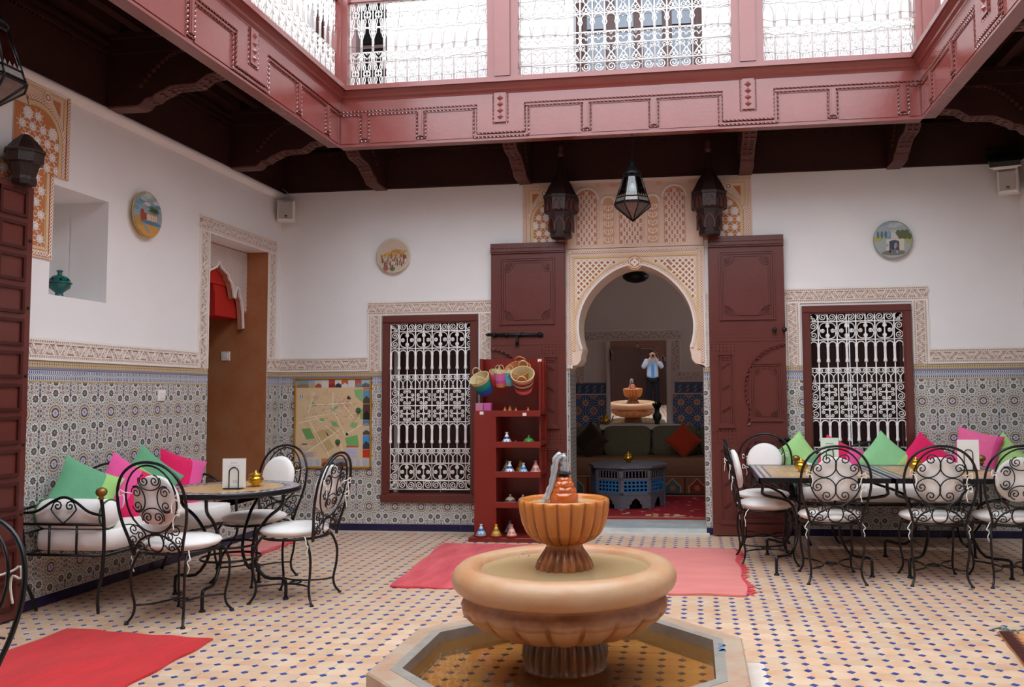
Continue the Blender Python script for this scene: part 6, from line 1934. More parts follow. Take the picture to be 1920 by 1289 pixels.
mb.lathe([(.14, .224, 0), (.20, .226, .01), (.285, .236, .022), (.37, .262, .030), (.44, .305, .030), (.478, .345, .022), (.482, .370, .010), (.468, .395, .002), (.455, .412, 0), (.456, .424, 0),
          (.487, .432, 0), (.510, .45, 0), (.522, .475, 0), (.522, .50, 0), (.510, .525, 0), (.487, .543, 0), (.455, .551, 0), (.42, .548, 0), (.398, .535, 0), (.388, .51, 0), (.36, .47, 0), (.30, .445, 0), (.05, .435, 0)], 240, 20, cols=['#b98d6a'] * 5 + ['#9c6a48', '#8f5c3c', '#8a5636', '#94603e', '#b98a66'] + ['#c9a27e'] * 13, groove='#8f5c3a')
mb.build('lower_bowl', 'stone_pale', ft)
mb = MB(); mb.prism([(.391 * cos(2 * pi * i / 64), .391 * sin(2 * pi * i / 64)) for i in range(64)], .519, .52, False); mb.build('lower_water', 'bowl_water', ft)
mb = MB(); mb.lathe([(.135, .435, .0), (.138, .50, .02), (.137, .53, .022), (.128, .555, .02), (.108, .585, .016), (.092, .608, .008), (.085, .622, 0), (.088, .636, 0), (.10, .642, 0)], 160, 20); mb.build('stem', 'stone_stem', ft)
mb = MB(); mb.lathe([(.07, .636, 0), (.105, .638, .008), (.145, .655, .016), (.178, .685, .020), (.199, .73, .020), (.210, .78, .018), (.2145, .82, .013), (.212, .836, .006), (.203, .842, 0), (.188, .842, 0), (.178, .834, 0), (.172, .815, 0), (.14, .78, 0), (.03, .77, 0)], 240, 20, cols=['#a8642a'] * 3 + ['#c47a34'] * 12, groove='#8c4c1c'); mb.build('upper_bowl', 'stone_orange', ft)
mb = MB(); mb.prism([(.1735 * cos(2 * pi * i / 48), .1735 * sin(2 * pi * i / 48)) for i in range(48)], .820, .821, False); mb.build('upper_water', 'bowl_water', ft)
mb = MB(); mb.lathe([(.05, .77), (.062, .80), (.068, .83), (.068, .852), (.060, .868), (.045, .875)], 40); mb.build('finial_base', 'stone_glazed', ft)
for k, (z0, R0_, hh, ph) in enumerate(((.864, .058, .045, 0), (.892, .050, .042, .5), (.916, .038, .034, 0))):
    for q in range(6):       # overlapping leaf lobes like an artichoke
        a = 2 * pi * (q + ph) / 6 + .3
        mb = MB(RZ(a) @ TR(R0_ * .62, 0, z0) @ RY(-.35))
        w, d = R0_ * .62, R0_ * .48
        def lobe(u, v, w=w, d=d, hh=hh):
            th, p = 2 * pi * u, pi * (v - .5)
            return (d * cos(p) * cos(th), w * cos(p) * sin(th), hh * .62 * sin(p) * (1.15 if sin(p) > 0 else .9) + hh * .2)
        mb.grid(lobe, 14, 8, True); mb.build('leaf_lobe', 'stone_glazed', ft)
mb = MB(); mb.lathe([(.03, .93), (.026, .94), (.022, .95), (.026, .953), (.034, .956), (.034, .96), (.02, .961)], 20); mb.build('nozzle', 'black_metal', ft)
rr = random.Random(11)
mb = MB()
for s in range(7):
    a, hgt = rr.uniform(0, 6.28), rr.uniform(.05, .095)
    dx, dy = rr.uniform(-.022, .018), rr.uniform(-.015, .015)
    pts = [(dx * .3 + .004 * sin(i * 2 + s), dy * .3, .958 + hgt * i / 7) for i in range(8)]
    mb.tube(pts, [.007 + .006 * abs(sin(i * 1.4 + s)) for i in range(8)], 7)
fall = smooth_path([(-.012, 0, 1.045), (-.034, -.01, 1.035), (-.044, -.012, .99), (-.052, -.014, .93), (-.068, -.016, .88), (-.088, -.02, .84), (-.095, -.02, .822)], 4)
mb.tube(fall, [.010 + .006 * abs(sin(i * .9)) for i in range(len(fall))], 7)
fall = smooth_path([(-.005, -.01, 1.04), (-.026, -.02, 1.02), (-.034, -.024, .97), (-.05, -.03, .90), (-.075, -.034, .83)], 4)
mb.tube(fall, [.006 + .004 * abs(sin(i * 1.1)) for i in range(len(fall))], 6)
mb.build('water_jet', 'splash', ft)
mb = MB()
for k in range(60):
    a, r = rr.uniform(0, 6.28), rr.uniform(.02, .17)
    x, y, z = -.08 + r * cos(a) * .9, -.02 + r * sin(a) * .8, .823 + rr.uniform(0, .05) * (1 - r / .2)
    if x * x + y * y > .17 ** 2: z -= .25; 
    q = rr.uniform(.0016, .004)
    mb.add([(x, y, z + q), (x + q, y, z), (x, y + q, z), (x - q, y, z), (x, y - q, z), (x, y, z - q)], [(0, 1, 2), (0, 2, 3), (0, 3, 4), (0, 4, 1), (5, 2, 1), (5, 3, 2), (5, 4, 3), (5, 1, 4)], False)
mb.build('droplets', 'splash', ft, 'stuff')

# ---------------------------------------------------------------- display stand with souvenirs
KX0, KX1, KYF, KYB = 2.165, 2.785, -.50, -.17
ks = thing('display_stand', 'maroon wooden display stand of shelves in front of the left portal door', 'stand', (KX0, KYF, 0))
def kb(nm, x0, y0, z0, x1, y1, z1, b=.004):
    mb = MB(); mb.bbox(x0 - KX0, y0 - KYF, z0, x1 - KX0, y1 - KYF, z1, b); return mb.build(nm, 'kiosk_paint', ks)
kb('base_board', 2.125, -.56, 0, 2.80, KYB, .04)
kb('side_column', KX0, KYF, .04, 2.37, KYB, 1.185)
kb('back_board', 2.37, KYB - .02, .04, KX1, KYB, 1.675)
kb('back_board', KX0, KYB - .02, 1.185, 2.37, KYB, 1.675)
kb('side_board', 2.745, -.36, .04, 2.765, KYB, 1.64); kb('side_board', KX0, -.30, 1.185, KX0 + .03, KYB, 1.675)
kb('side_board', 2.735, -.30, 1.185, KX1, -.27, 1.675)
SH = [1.135, .852, .581, .306]
for z in SH:
    kb('shelf', 2.365, KYF, z, KX1, KYB - .02, z + .014)
    kb('shelf_lip', 2.36, KYF - .012, z - .004, KX1, KYF, z + .05, .003); kb('shelf_lip', KX1 - .012, KYF, z - .004, KX1, -.2, z + .05, .003)
def label_card(x, y, z):
    mb = MB(TR(x - KX0, y - KYF, z) @ M_BACK); mb.bbox(-.018, -.014, 0, .018, .014, .002, .0005); mb.build('price_label', 'white_plastic', ks)
label_card(2.745, -.302, 1.65); label_card(2.235, KYF, 1.165); label_card(2.64, KYF - .013, 1.15)
def tagine(name, label, loc, s, dish, lid, band=None, group='small tagines on the display stand', dome=False):
    t = thing('tagine', label, 'tagine', loc, 0, group)
    mb = MB(); mb.col = dish; mb.lathe([(.034 * s, 0), (.048 * s, .004 * s), (.056 * s, .018 * s), (.054 * s, .022 * s), (.04 * s, .02 * s)], 22); mb.build('dish', 'print', t)
    if not dome:
        prof = [(.052, .020), (.050, .027), (.046, .034), (.040, .044), (.032, .06), (.022, .084), (.014, .10), (.011, .108), (.013, .118), (.017, .124), (.012, .126)]
        cols = [lid, band or lid, lid, lid, band or lid, lid, lid, lid, lid, lid]
    else:
        prof = [(.053, .020), (.052, .028), (.046, .044), (.034, .058), (.018, .066), (.008, .069), (.006, .074), (.012, .081), (.009, .088), (.002, .09)]
        cols = [lid, band or lid, lid, lid, lid, lid, lid, lid, lid]
    mb = MB(); mb.col = lid; mb.lathe([(r * s, z * s) for r, z in prof], 22, cols=cols); l = mb.build('lid', 'print', t)
    if band:
        o = MB(); o.col = band
        for k in range(8):
            a = 2 * pi * k / 8 + .2
            r1, z1, r2, z2 = ((.047, .036, .034, .058) if not dome else (.05, .032, .041, .052))
            d = .13
            o.add([(r1 * s * 1.03 * cos(a - d), r1 * s * 1.03 * sin(a - d), z1 * s), (r1 * s * 1.03 * cos(a + d), r1 * s * 1.03 * sin(a + d), z1 * s), (r2 * s * 1.05 * cos(a), r2 * s * 1.05 * sin(a), z2 * s)], [(0, 1, 2)], False)
        o.build('painted_leaves', 'print', l, 'stuff') if False else o.build('painted_leaves', 'print', t, 'stuff')
    return t
W_, B_ = '#e4e2dc', '#2c4a8c'
tagine('t', 'white tagine with blue bands on the second shelf', (2.455, -.43, SH[1] + .014), .95, W_, W_, B_)
tagine('t', 'green leaf-edged domed tagine at the right of the second shelf', (2.66, -.42, SH[1] + .014), 1.0, '#2f7a30', '#3c8f38', '#2a6a2c', dome=True)
for k, (x, y) in enumerate(((2.545, -.46), (2.64, -.475))):
    tagine('t', ('tiny copper tagine left of the green one on the second shelf', 'tiny copper tagine in front of the green one')[k], (x, y, SH[1] + .014), .36, '#b0602f', '#c0703c')
tagine('t', 'white tagine with a dark blue foot at the left of the third shelf', (2.485, -.45, SH[2] + .014), .98, W_, W_, B_)
tagine('t', 'pale blue tagine in the middle of the third shelf', (2.615, -.45, SH[2] + .014), .88, W_, '#a9c6d8', '#2f6aa0')
tagine('t', 'grey tagine at the back left of the third shelf', (2.43, -.33, SH[2] + .014), .98, '#5a4a44', '#6a5a54', '#8a7a70')
tagine('t', 'ochre tagine at the back of the third shelf', (2.555, -.30, SH[2] + .014), .95, '#a06a22', '#b5822f', '#7a4a18')
tagine('t', 'rose tagine at the right of the third shelf', (2.715, -.38, SH[2] + .014), 1.0, '#a0564c', '#b86a60', '#d8b0a0')
tagine('t', 'brown and cream domed tagine at the left of the fourth shelf', (2.475, -.38, SH[3] + .014), 1.0, '#8a5a40', '#b9a894', '#5a4034', dome=True)
tagine('t', 'grey patterned domed tagine in the middle of the fourth shelf', (2.59, -.36, SH[3] + .014), .95, '#8a5a40', '#c2b8a8', '#6a5a50', dome=True)
tagine('t', 'white domed tagine at the right of the fourth shelf', (2.675, -.44, SH[3] + .014), .95, '#c9a090', W_, '#9aa8c0', dome=True)
tagine('t', 'pale blue tagine on the left of the stand foot', (2.235, -.525, .041), .92, '#9a4a34', '#b9d0de', '#2f6aa0')
tagine('t', 'yellow tagine on the stand foot', (2.375, -.525, .041), .92, '#9a4a34', '#d0a63a', '#8a6420')
tagine('t', 'rose tagine on the stand foot beside the fountain bowl', (2.52, -.525, .041), .92, '#9a4a34', '#c67468', '#e0b8a8')
tagine('t', 'dark tagine at the back of the stand foot', (2.46, -.33, .041), 1.0, '#3a302c', '#5a544e', '#7a746c')
for k, (x, y, s) in enumerate(((2.445, -.46, .55), (2.475, -.38, .62), (2.545, -.44, .50), (2.66, -.45, .52))):
    tagine('t', ('small copper tagine at the left of the top shelf', 'small copper tagine standing behind on the top shelf', 'small copper tagine in the middle of the top shelf', 'small copper tagine at the right of the top shelf')[k], (x, y, SH[0] + .014), s, '#a85a2a', '#bf7038')
for k, (x, c) in enumerate(((2.205, '#c07a90'), (2.28, '#b85a96'))):
    t = thing('candle', ('pale pink square candle on the stand column', 'magenta square candle on the stand column')[k], 'candle', (x, -.44, 1.186), 0, 'square candles')
    o = MB(); o.col = c; o.bbox(-.034, -.034, 0, .034, .034, .07, .004); o.build('wax', 'print_matt', t)
    o = MB(); o.col = '#403030'; o.tube([(0, 0, .068), (.001, 0, .078)], .002, 5); o.build('wick', 'print_matt', t)
# baskets hanging on the stand
def basket(label, loc, rot, r, h, bands, straw='#d8c79a', handles=True):
    t = thing('basket', label, 'basket', loc, rot, 'baskets on the display stand')
    n = len(bands)
    prof, cols = [], []
    for k in range(n + 1):
        q = k / n; prof.append((r * (.72 + .28 * q ** .8), h * q))
    o = MB(); o.col = bands[0]; o.lathe(prof, 26, cap=False, cols=bands)
    o.col = bands[0]; o.disc(0, 0, prof[0][0], 0.0, 26)
    o.build('body', 'print_matt', t)
    o = MB(); o.col = straw; o.lathe([(rr_ * .965, z + .001) for rr_, z in prof][::-1], 26, cap=False); o.disc(0, 0, prof[0][0] * .96, .004, 24); o.build('lining', 'print_matt', t)
    o = MB(); o.col = straw; o.tube([(r * .99 * cos(a), r * .99 * sin(a), h) for a in [2 * pi * i / 26 for i in range(26)]], r * .045, 5, True); o.build('rim', 'print_matt', t)
    if handles:
        for s in (1, -1):
            o = MB(); o.col = straw
            o.tube(smooth_path([(-r * .35, s * r * .95, h * .93), (-r * .36, s * r * 1.0, h * 1.18), (0, s * r * 1.0, h * 1.36), (r * .36, s * r * 1.0, h * 1.18), (r * .35, s * r * .95, h * .93)], 4), r * .05, 5); o.build('handle', 'print_matt', t)
    return t
basket('round basket with pink foot and striped wall at the right of the row', (2.615, -.42, 1.38), (.75, 0, .12), .108, .19, ['#e0707c', '#e0707c', '#8a4038', '#5a3a34', '#c9b48a', '#5a3a34', '#d06a68', '#d8c79a'])
basket('plain tan basket with handles behind the striped one', (2.56, -.31, 1.46), (.7, 0, -.1), .125, .14, ['#c07a4a', '#c9854f', '#c9854f', '#d2925c'], '#c9834e')
basket('blue and green floppy basket at the left of the stand', (2.255, -.40, 1.36), (.55, -.45, .2), .095, .17, ['#2f4a9a', '#1f5f9a', '#1f8a8a', '#2f9a7a', '#d0c090'])
basket('pink basket with straw handles in the middle of the row', (2.405, -.44, 1.41), (.3, 0, .1), .062, .14, ['#c9805a', '#c05a9c', '#d070b0', '#cf78b4'])
basket('turquoise basket between the pink and the striped ones', (2.485, -.42, 1.42), (.25, 0, 0), .062, .13, ['#7aa6a8', '#6ab8c8', '#4ab8d0', '#58c0d4'])
basket('red basket tucked behind the blue one', (2.325, -.38, 1.44), (.45, .25, 0), .06, .12, ['#c03a34', '#c8443c', '#d85a68', '#e0707a'])

# ---------------------------------------------------------------- painted plates on the walls
def plate(label, T_loc, face, painter, rim='#d8d0bc', R=.178):
    """face: matrix turning the local (u,v,w) frame to the wall"""
    t = thing('wall_plate', label, 'plate', T_loc, 0, 'painted plates on the walls')
    o = MB(face); o.col = rim
    o.lathe([(R * .5, .012), (R * .62, .016), (R * .98, .038), (R, .042), (R * .98, .046), (R * .70, .030), (R * .64, .028), (.001, .028)], 44); o.build('dish', 'print', t)
    o = MB(face)
    painter(o, R); o.build('painting', 'print', t)
    return t
def clipc(o, R):
    class C:
        pass
def blob(o, x, y, rx, ry, w, R, n=12, rot=0):
    pts = []
    for i in range(n):
        a = 2 * pi * i / n
        u, v = x + rx * cos(a) * cos(rot) - ry * sin(a) * sin(rot), y + rx * cos(a) * sin(rot) + ry * sin(a) * cos(rot)
        d = sqrt(u * u + v * v)
        if d > R * .95: u, v = u * R * .95 / d, v * R * .95 / d
        pts.append((u, v))
    o.poly(pts, w)
def paint_a(o, R):       # palms, kasbah and water
    o.col = '#8fa0a6'; blob(o, 0, 0, R * .95, R * .95, .047, R, 40)
    rr = random.Random(1)
    for k in range(18): o.col = rr.choice(['#5f86a4', '#a9b4ae', '#6f94ac', '#c2c4bc']); blob(o, rr.uniform(-.8, .8) * R, rr.uniform(.15, .95) * R, R * .22, R * .08, .0475 + k * .0001, R)
    o.col = '#c9954a'; blob(o, 0, -R * .75, R * .9, R * .42, .050, R, 30)
    o.col = '#b58a4a'; blob(o, -R * .6, -R * .35, R * .35, R * .2, .0502, R)
    o.col = '#4f7f98'; blob(o, R * .2, -R * .34, R * .72, R * .09, .0505, R)
    o.col = '#d8b89c'; o.rect(-R * .35, -R * .25, R * .6, R * .02, .051)
    o.col = '#a04a34'; o.rect(-R * .5, -R * .3, -R * .3, R * .18, .0512); o.rect(-R * .3, -R * .25, -R * .1, R * .05, .0511)
    o.col = '#a5694a'
    for x in (.2, .35, .5, .62): o.line((R * x, -R * .28), (R * (x - .03), R * .25), R * .02, .0515)
    o.col = '#5f7a3a'
    for x in (.2, .35, .5, .62):
        for a in range(7): o.line((R * (x - .03), R * .25), (R * (x - .03) + R * .2 * cos(a * .9), R * .25 + R * .16 * sin(a * .9)), R * .03, .0518)
    o.col = '#8a95a0'; blob(o, -R * .1, -R * .6, R * .3, R * .07, .0508, R, rot=-.7)
def paint_b(o, R):       # a crowd before tents
    o.col = '#c9b8a0'; blob(o, 0, 0, R * .95, R * .95, .047, R, 40)
    o.col = '#c9b3a0'; blob(o, 0, R * .5, R * .7, R * .35, .0475, R)
    o.col = '#c9a05a'; blob(o, R * .1, R * .12, R * .75, R * .16, .048, R, rot=.15); o.col = '#b98a54'; blob(o, R * .2, R * .25, R * .3, R * .1, .0483, R)
    rr = random.Random(2)
    for k in range(46):
        o.col = rr.choice(['#8a5a4a', '#a8745a', '#d8cfc0', '#6a6a78', '#b06a4a', '#7a4a44', '#c9a08a', '#9a9aa0'])
        x, y = rr.uniform(-.7, .75) * R, rr.uniform(-.55, .08) * R
        blob(o, x, y, R * .045, R * .1, .0487 + k * .00004, R, 8)
        o.col = '#5a3a34'; o.disc(x, y + R * .12, R * .03, .0488 + k * .00004, 6)
    o.col = '#a0605a'; blob(o, -R * .4, -R * .72, R * .16, R * .14, .052, R); o.col = '#6f6a58'; blob(o, -R * .02, -R * .74, R * .16, R * .13, .052, R); o.col = '#4a3430'; o.disc(-R * .02, -R * .57, R * .05, .0525, 8); o.disc(-R * .35, -R * .56, R * .05, .0525, 8)
def paint_c(o, R):       # white house, trees, a dark doorway with figures
    o.col = '#a3aaa8'; blob(o, 0, 0, R * .95, R * .95, .047, R, 40)
    rr = random.Random(3)
    for k in range(12): o.col = rr.choice(['#8fa0b0', '#b9bdb8', '#93a6b4']); blob(o, rr.uniform(-.6, .7) * R, rr.uniform(.35, .85) * R, R * .25, R * .08, .0473 + k * .0001, R)
    o.col = '#b0a85a'; blob(o, -R * .75, R * .08, R * .22, R * .16, .0488, R); blob(o, R * .78, R * 0, R * .15, R * .2, .0488, R)
    o.col = '#5f6a4a'
    for k in range(10): blob(o, R * (.2 + .07 * k), R * (.25 + .12 * sin(k * 2.)), R * .12, R * .16, .049 + k * .0001, R)
    o.col = '#5a7a80'
    for x in (-.75, -.55, -.36): blob(o, R * x, R * .28, R * .07, R * .2, .0492, R)
    o.col = '#c9c2bc'; o.poly([(-R * .1, R * .05), (R * .3, R * .05), (R * .1, R * .4), (-R * .08, R * .42)], .0505); o.col = '#7fa0b4'; o.poly([(-R * .35, R * .08), (-R * .1, R * .08), (-R * .1, R * .35)], .0506)
    o.col = '#cfc6b4'; o.rect(-R * .35, -R * .55, R * .55, R * .04, .0508); o.col = '#4a4f5c'; o.rect(-R * .2, -R * .6, R * .3, -R * .12, .051); blob(o, R * .05, -R * .12, R * .25, R * .1, .0511, R)
    for k in range(14): o.col = rr.choice(['#6a7490', '#8a6a5a', '#3a3f4c', '#9aa0b4']); blob(o, rr.uniform(-.35, .25) * R, rr.uniform(-.65, -.2) * R, R * .06, R * .09, .0515 + k * .0001, R, 8)
    o.col = '#7a7468'; blob(o, 0, -R * .68, R * .6, R * .12, .0514, R)
plate('painted plate with palms and a kasbah by water, on the left wall', (0.0, -2.20, 2.735), M_LEFT.to_3x3().to_4x4(), paint_a, '#c9a55c')
plate('painted plate with a crowd before tents, left of the arch', (1.21, 0, 2.735), M_BACK.to_3x3().to_4x4(), paint_b)
plate('painted plate with a white house and dark doorway, on the right', (6.035, 0, 2.735), M_BACK.to_3x3().to_4x4(), paint_c, '#8a958e')

# ---------------------------------------------------------------- framed street map
t = thing('framed_map', 'framed tourist street map hanging between doorway and window', 'map', (.58, -.002, 1.065))
o = MB(M_BACK); w, h = .405, .452
o.col = '#a8792f'
for q in ((-w, -h, w, -h + .016), (-w, h - .014, w, h), (-w, -h, -w + .014, h), (w - .014, -h, w, h)):
    o.bbox(q[0], q[1], 0, q[2], q[3], .028, .003)
o.build('frame', 'print_matt', t)
o = MB(M_BACK)
o.col = '#d9bd94'; o.prism([(-w + .01, -h + .01), (w - .01, -h + .01), (w - .01, h - .01), (-w + .01, h - .01)], .006, .012)
rr = random.Random(21)
mx0, mx1, my0, my1 = -w + .016, w - .09, -h + .105, h - .10
W0 = .0125
for k in range(42):
    o.col = rr.choice(['#d3b58c', '#dcc39e', '#cfa98a', '#d6ba98']); x, y = rr.uniform(mx0 + .05, mx1 - .05), rr.uniform(my0 + .05, my1 - .05); o.star(x, y, rr.uniform(.02, .05), rr.uniform(.02, .04), 3, W0 + k * .00001, rr.random() * 3)
for pts, c in (([(-.33, -.06), (-.24, -.05), (-.185, -.155), (-.275, -.165)], '#6fa060'), ([(.13, -.15), (.26, -.12), (.28, -.235), (.16, -.25)], '#74ad68'), ([(.22, .33), (.31, .34), (.315, .20), (.24, .26)], '#8cb478'), ([(-.03, .03), (.04, .0), (.07, -.045), (.0, -.03)], '#7fae74'), ([(-.15, .05), (-.1, .06), (-.09, .02), (-.13, .02)], '#82b076'), ([(.19, 0), (.26, .0), (.25, -.05), (.18, -.04)], '#8cb478'),
               ([(.28, .13), (.315, .14), (.315, .03), (.29, .04)], '#7fb06a'), ([(-.02, .14), (.06, .18), (.05, .15), (-.01, .12)], '#7fae90'), ([(-.19, -.10), (-.10, -.06), (-.04, -.12), (-.13, -.2)], '#c2a877'), ([(-.09, -.07), (.0, -.03), (.05, -.09), (-.05, -.13)], '#c4ab7c'), ([(-.12, -.21), (-.04, -.16), (.02, -.24), (-.07, -.30)], '#bfa676'), ([(-.235, .195), (-.20, .22), (-.185, .17), (-.22, .16)], '#88b07c')):
    o.col = c; o.poly(pts, W0 + .0008)
o.col = '#efe2c8'
for a, b in (((-.25, .02), (-.03, -.33)), ((-.2, .3), (-.26, .1)), ((-.33, -.33), (.1, -.05)), ((.0, .3), (.0, .1)), ((-.28, .05), (.02, .1)), ((.02, .1), (.13, -.12)), ((.13, -.12), (.3, -.02)), ((-.18, .06), (.04, -.12)), ((.04, -.12), (.12, -.30)), ((-.25, .18), (.2, .2)), ((.1, .2), (.22, .05)), ((-.36, .0), (-.1, .06))):
    o.line(a, b, .007, W0 + .0012)
o.col = '#9bbf86'; o.line((-.3, -.28), (-.05, -.14), .005, W0 + .0013)
for k in range(170):
    o.col = rr.choice(['#b98a70', '#a86a5a', '#8a8a86', '#c9b8a8', '#6f8a78', '#b9a9b4', '#c0785c']); x, y = rr.gauss(.05, .15), rr.gauss(.09, .11)
    if mx0 < x < mx1 and my0 < y < my1: o.rect(x, y, x + rr.uniform(.004, .018), y + rr.uniform(.003, .007), W0 + .0015)
for (x, y) in ((.055, -.19), (.268, .125)):
    o.col = '#3f6a4c'; o.disc(x, y, .028, W0 + .002, 14); o.col = '#2f4f3a'; o.poly([(x - .026, y - .008), (x - .006, y - .05), (x + .006, y - .05), (x + .026, y - .008)], W0 + .0021); o.col = '#c9653a'; o.poly([(x - .012, y - .03), (x - .004, y - .05), (x + .004, y - .05), (x + .012, y - .03)], W0 + .0022)
o.col = '#2f7fb0'; o.rect(-.345, .25, -.32, .285, W0 + .002); o.col = '#e8e8e8'; o.rect(-.337, .25, -.328, .285, W0 + .0022)
o.col = '#4a4f55'; o.disc(.148, -.11, .012, W0 + .002, 8); o.rect(.14, -.125, .165, -.108, W0 + .002); o.col = '#6a4a44'; o.star(.165, .255, .022, .012, 4, W0 + .002); o.rect(.15, .235, .19, .25, W0 + .002)
o.col = '#3f4a58'; o.rect(-.32, -.215, -.265, -.205, W0 + .002); o.col = '#8a9ab4'; o.rect(-.335, -.222, -.275, -.217, W0 + .002)
for k in range(4): o.col = '#9aa2c4'; o.rect(-.315, -.335 + k * .012, -.20 + .03 * (k % 2), -.330 + k * .012, W0 + .002)
o.col = '#c4c0d0'; o.rect(.135, -.345, .265, -.245, W0 + .002); o.col = '#c9623a'; o.rect(.145, -.245, .27, -.228, W0 + .0021)
for k in range(6): o.col = '#a8a4bc'; o.rect(.145, -.335 + k * .013, .255, -.331 + k * .013, W0 + .0023)
# strips of little pictures along the top, right and bottom
def strip(cells):
    for (a, b, c, d, col, col2) in cells:
        o.col = col; o.rect(a, b, c, d, W0 + .001)
        if col2:
            o.col = col2; o.poly([(a, b), (c, b), (c, b + (d - b) * .35), (a + (c - a) * .5, b + (d - b) * .6), (a, b + (d - b) * .3)], W0 + .0012)
ty0, ty1 = h - .097, h - .02
xs = [-.387, -.255, -.187, -.12, -.045, .022, .09, .16, .232, .30, .385]
tc = [('#7f9a9a', '#8a7a62'), ('#9aa9b9', '#b9a080'), ('#c9c4bc', '#a8523a'), ('#d4d0cc', None), ('#b0463a', '#8a2f28'), ('#cfcccc', '#3a3a44'), ('#c0603a', '#d8cfc8'), ('#d0d0d0', None), ('#b05a4a', '#8a8078'), ('#9fb2c4', '#5a6a74')]
strip([(xs[i], ty0, xs[i + 1] - .002, ty1, tc[i][0], tc[i][1]) for i in range(10)])
strip([(w - .088, y0, w - .018, y1, c1, c2) for y0, y1, c1, c2 in ((.33, .35, '#c9742f', None), (.19, .325, '#5f94b4', '#4a4a3a'), (.03, .185, '#5a3a34', '#2f2622'), (-.03, .025, '#3f80b4', '#9a8a70'), (-.12, -.035, '#c0b8a8', '#5a4a3a'), (-.26, -.125, '#4a8ac4', '#3a3f4a'), (-.345, -.265, '#c43a28', None))])
xs = [-.387, -.262, -.187, -.113, -.02, .03, .165, .236, .31, .387]
tc = [('#c4c2c4', None), ('#cac8ca', None), ('#c6c4c6', None), ('#c07a4a', '#7a4a34'), ('#8aa0b8', '#4a4440'), ('#8a8a94', '#5a4a4a'), ('#c6c4c6', None), ('#cac8ca', None), ('#c4c2c4', None)]
strip([(xs[i], -h + .02, xs[i + 1] - .003, -h + .098, tc[i][0], tc[i][1]) for i in range(9)])
for i in (0, 1, 2, 6, 7, 8):
    for k in range(7): o.col = '#9a98a4'; o.rect(xs[i] + .008, -h + .028 + k * .009, xs[i + 1] - .02, -h + .031 + k * .009, W0 + .0015)
o.build('map_sheet', 'print_matt', t)

# ---------------------------------------------------------------- lanterns, loudspeakers, floodlight, censer
def lantern(label, loc, s=1.0, cable=.6):
    t = thing('glass_lantern', label, 'lantern', loc, 0, 'hanging glass lanterns')
    n = 8
    prof = [(.0, 0), (.172, .145), (.165, .16), (.150, .205), (.085, .40), (.075, .425)]
    prof = [(r * s, z * s) for r, z in prof]
    ring = lambda r, z: [(r * cos(2 * pi * (k + .5) / n), r * sin(2 * pi * (k + .5) / n), z) for k in range(n)]
    mb = MB()
    for k in range(n):
        for (r0, z0), (r1, z1) in zip(prof[:-1], prof[1:]):
            mb.tube([ring(max(r0, .001), z0)[k], ring(r1, z1)[k]], .006 * s, 4)
    for r, z in prof[1:5]: mb.tube(ring(r, z), .006 * s, 4, True, False)
    mb.build('frame', 'black_metal', t)
    for k in range(n):
        a, b = k, (k + 1) % n
        for (r0, z0), (r1, z1), nm, m in ((prof[0], prof[1], 'lower_pane', 'lantern_metal'), (prof[2], prof[3], 'lower_pane', 'lantern_metal'), (prof[3], prof[4], 'pane', 'glass')):
            mb = MB()
            p0, p1 = ring(r0, z0), ring(r1, z1)
            vs = [p1[a], p1[b]] + ([p0[b], p0[a]] if r0 > 0 else [(0, 0, z0)])
            mb.add([tuple(c * .985 if i < 2 else c for i, c in enumerate(v)) for v in vs], [tuple(range(len(vs)))], False); mb.build(nm, m, t)
    mb = MB()
    for k in range(n):
        p, q = ring(prof[3][0], prof[3][1])[k], ring(prof[3][0], prof[3][1])[(k + 1) % n]
        for i in range(4):
            f0, f1 = i / 4, (i + 1) / 4
            A = [p[c] + (q[c] - p[c]) * f0 for c in range(3)]; B = [p[c] + (q[c] - p[c]) * f1 for c in range(3)]
            M_ = [(A[0] + B[0]) / 2 * .96, (A[1] + B[1]) / 2 * .96, A[2] + .03 * s]
            mb.add([tuple(A), tuple(B), tuple(M_)], [(0, 1, 2)], False)
    mb.build('pierced_crown', 'lantern_metal', t)
    mb = MB(); mb.lathe([(.082 * s, .42 * s), (.088 * s, .43 * s), (.075 * s, .45 * s), (.05 * s, .48 * s), (.032 * s, .50 * s), (.03 * s, .54 * s), (.012 * s, .56 * s)], 16); mb.build('cap', 'black_metal', t)
    mb = MB(TR(0, 0, .33 * s)); mb.lathe([(.004, -.075 * s), (.02 * s, -.07 * s), (.034 * s, -.045 * s), (.034 * s, -.02 * s), (.018 * s, .01 * s), (.014 * s, .02 * s)], 16); mb.build('bulb', 'bulb_glass', t)
    mb = MB(TR(0, 0, .33 * s)); mb.tube([(0, 0, .015 * s), (0, 0, .10 * s)], .016 * s, 8); mb.build('socket', 'black_metal', t)
    mb = MB(); mb.tube([(0, 0, .55 * s), (.004, 0, .58 * s + cable * .4), (0, 0, .56 * s + cable)], .004, 5)
    for k in range(8): z = .57 * s + k * cable / 8; mb.tube([(.009 * cos(q), .0, z + .016 * sin(q)) for q in [2 * pi * i / 8 for i in range(8)]], .0025, 4, True)
    mb.build('chain', 'black_metal', t)
mat('lantern_metal', '#6e625c', .3, .6, metal=.2, var=.3, vs=40)
mat('bulb_glass', '#d9dcd8', .2, .5)
lantern('octagonal glass lantern hanging before the carved arch', (3.67, -.75, 2.85), .98, .58)
lantern('octagonal glass lantern cropped by the left edge near the balcony', (.52, -4.22, 2.83), 1.12, .55)
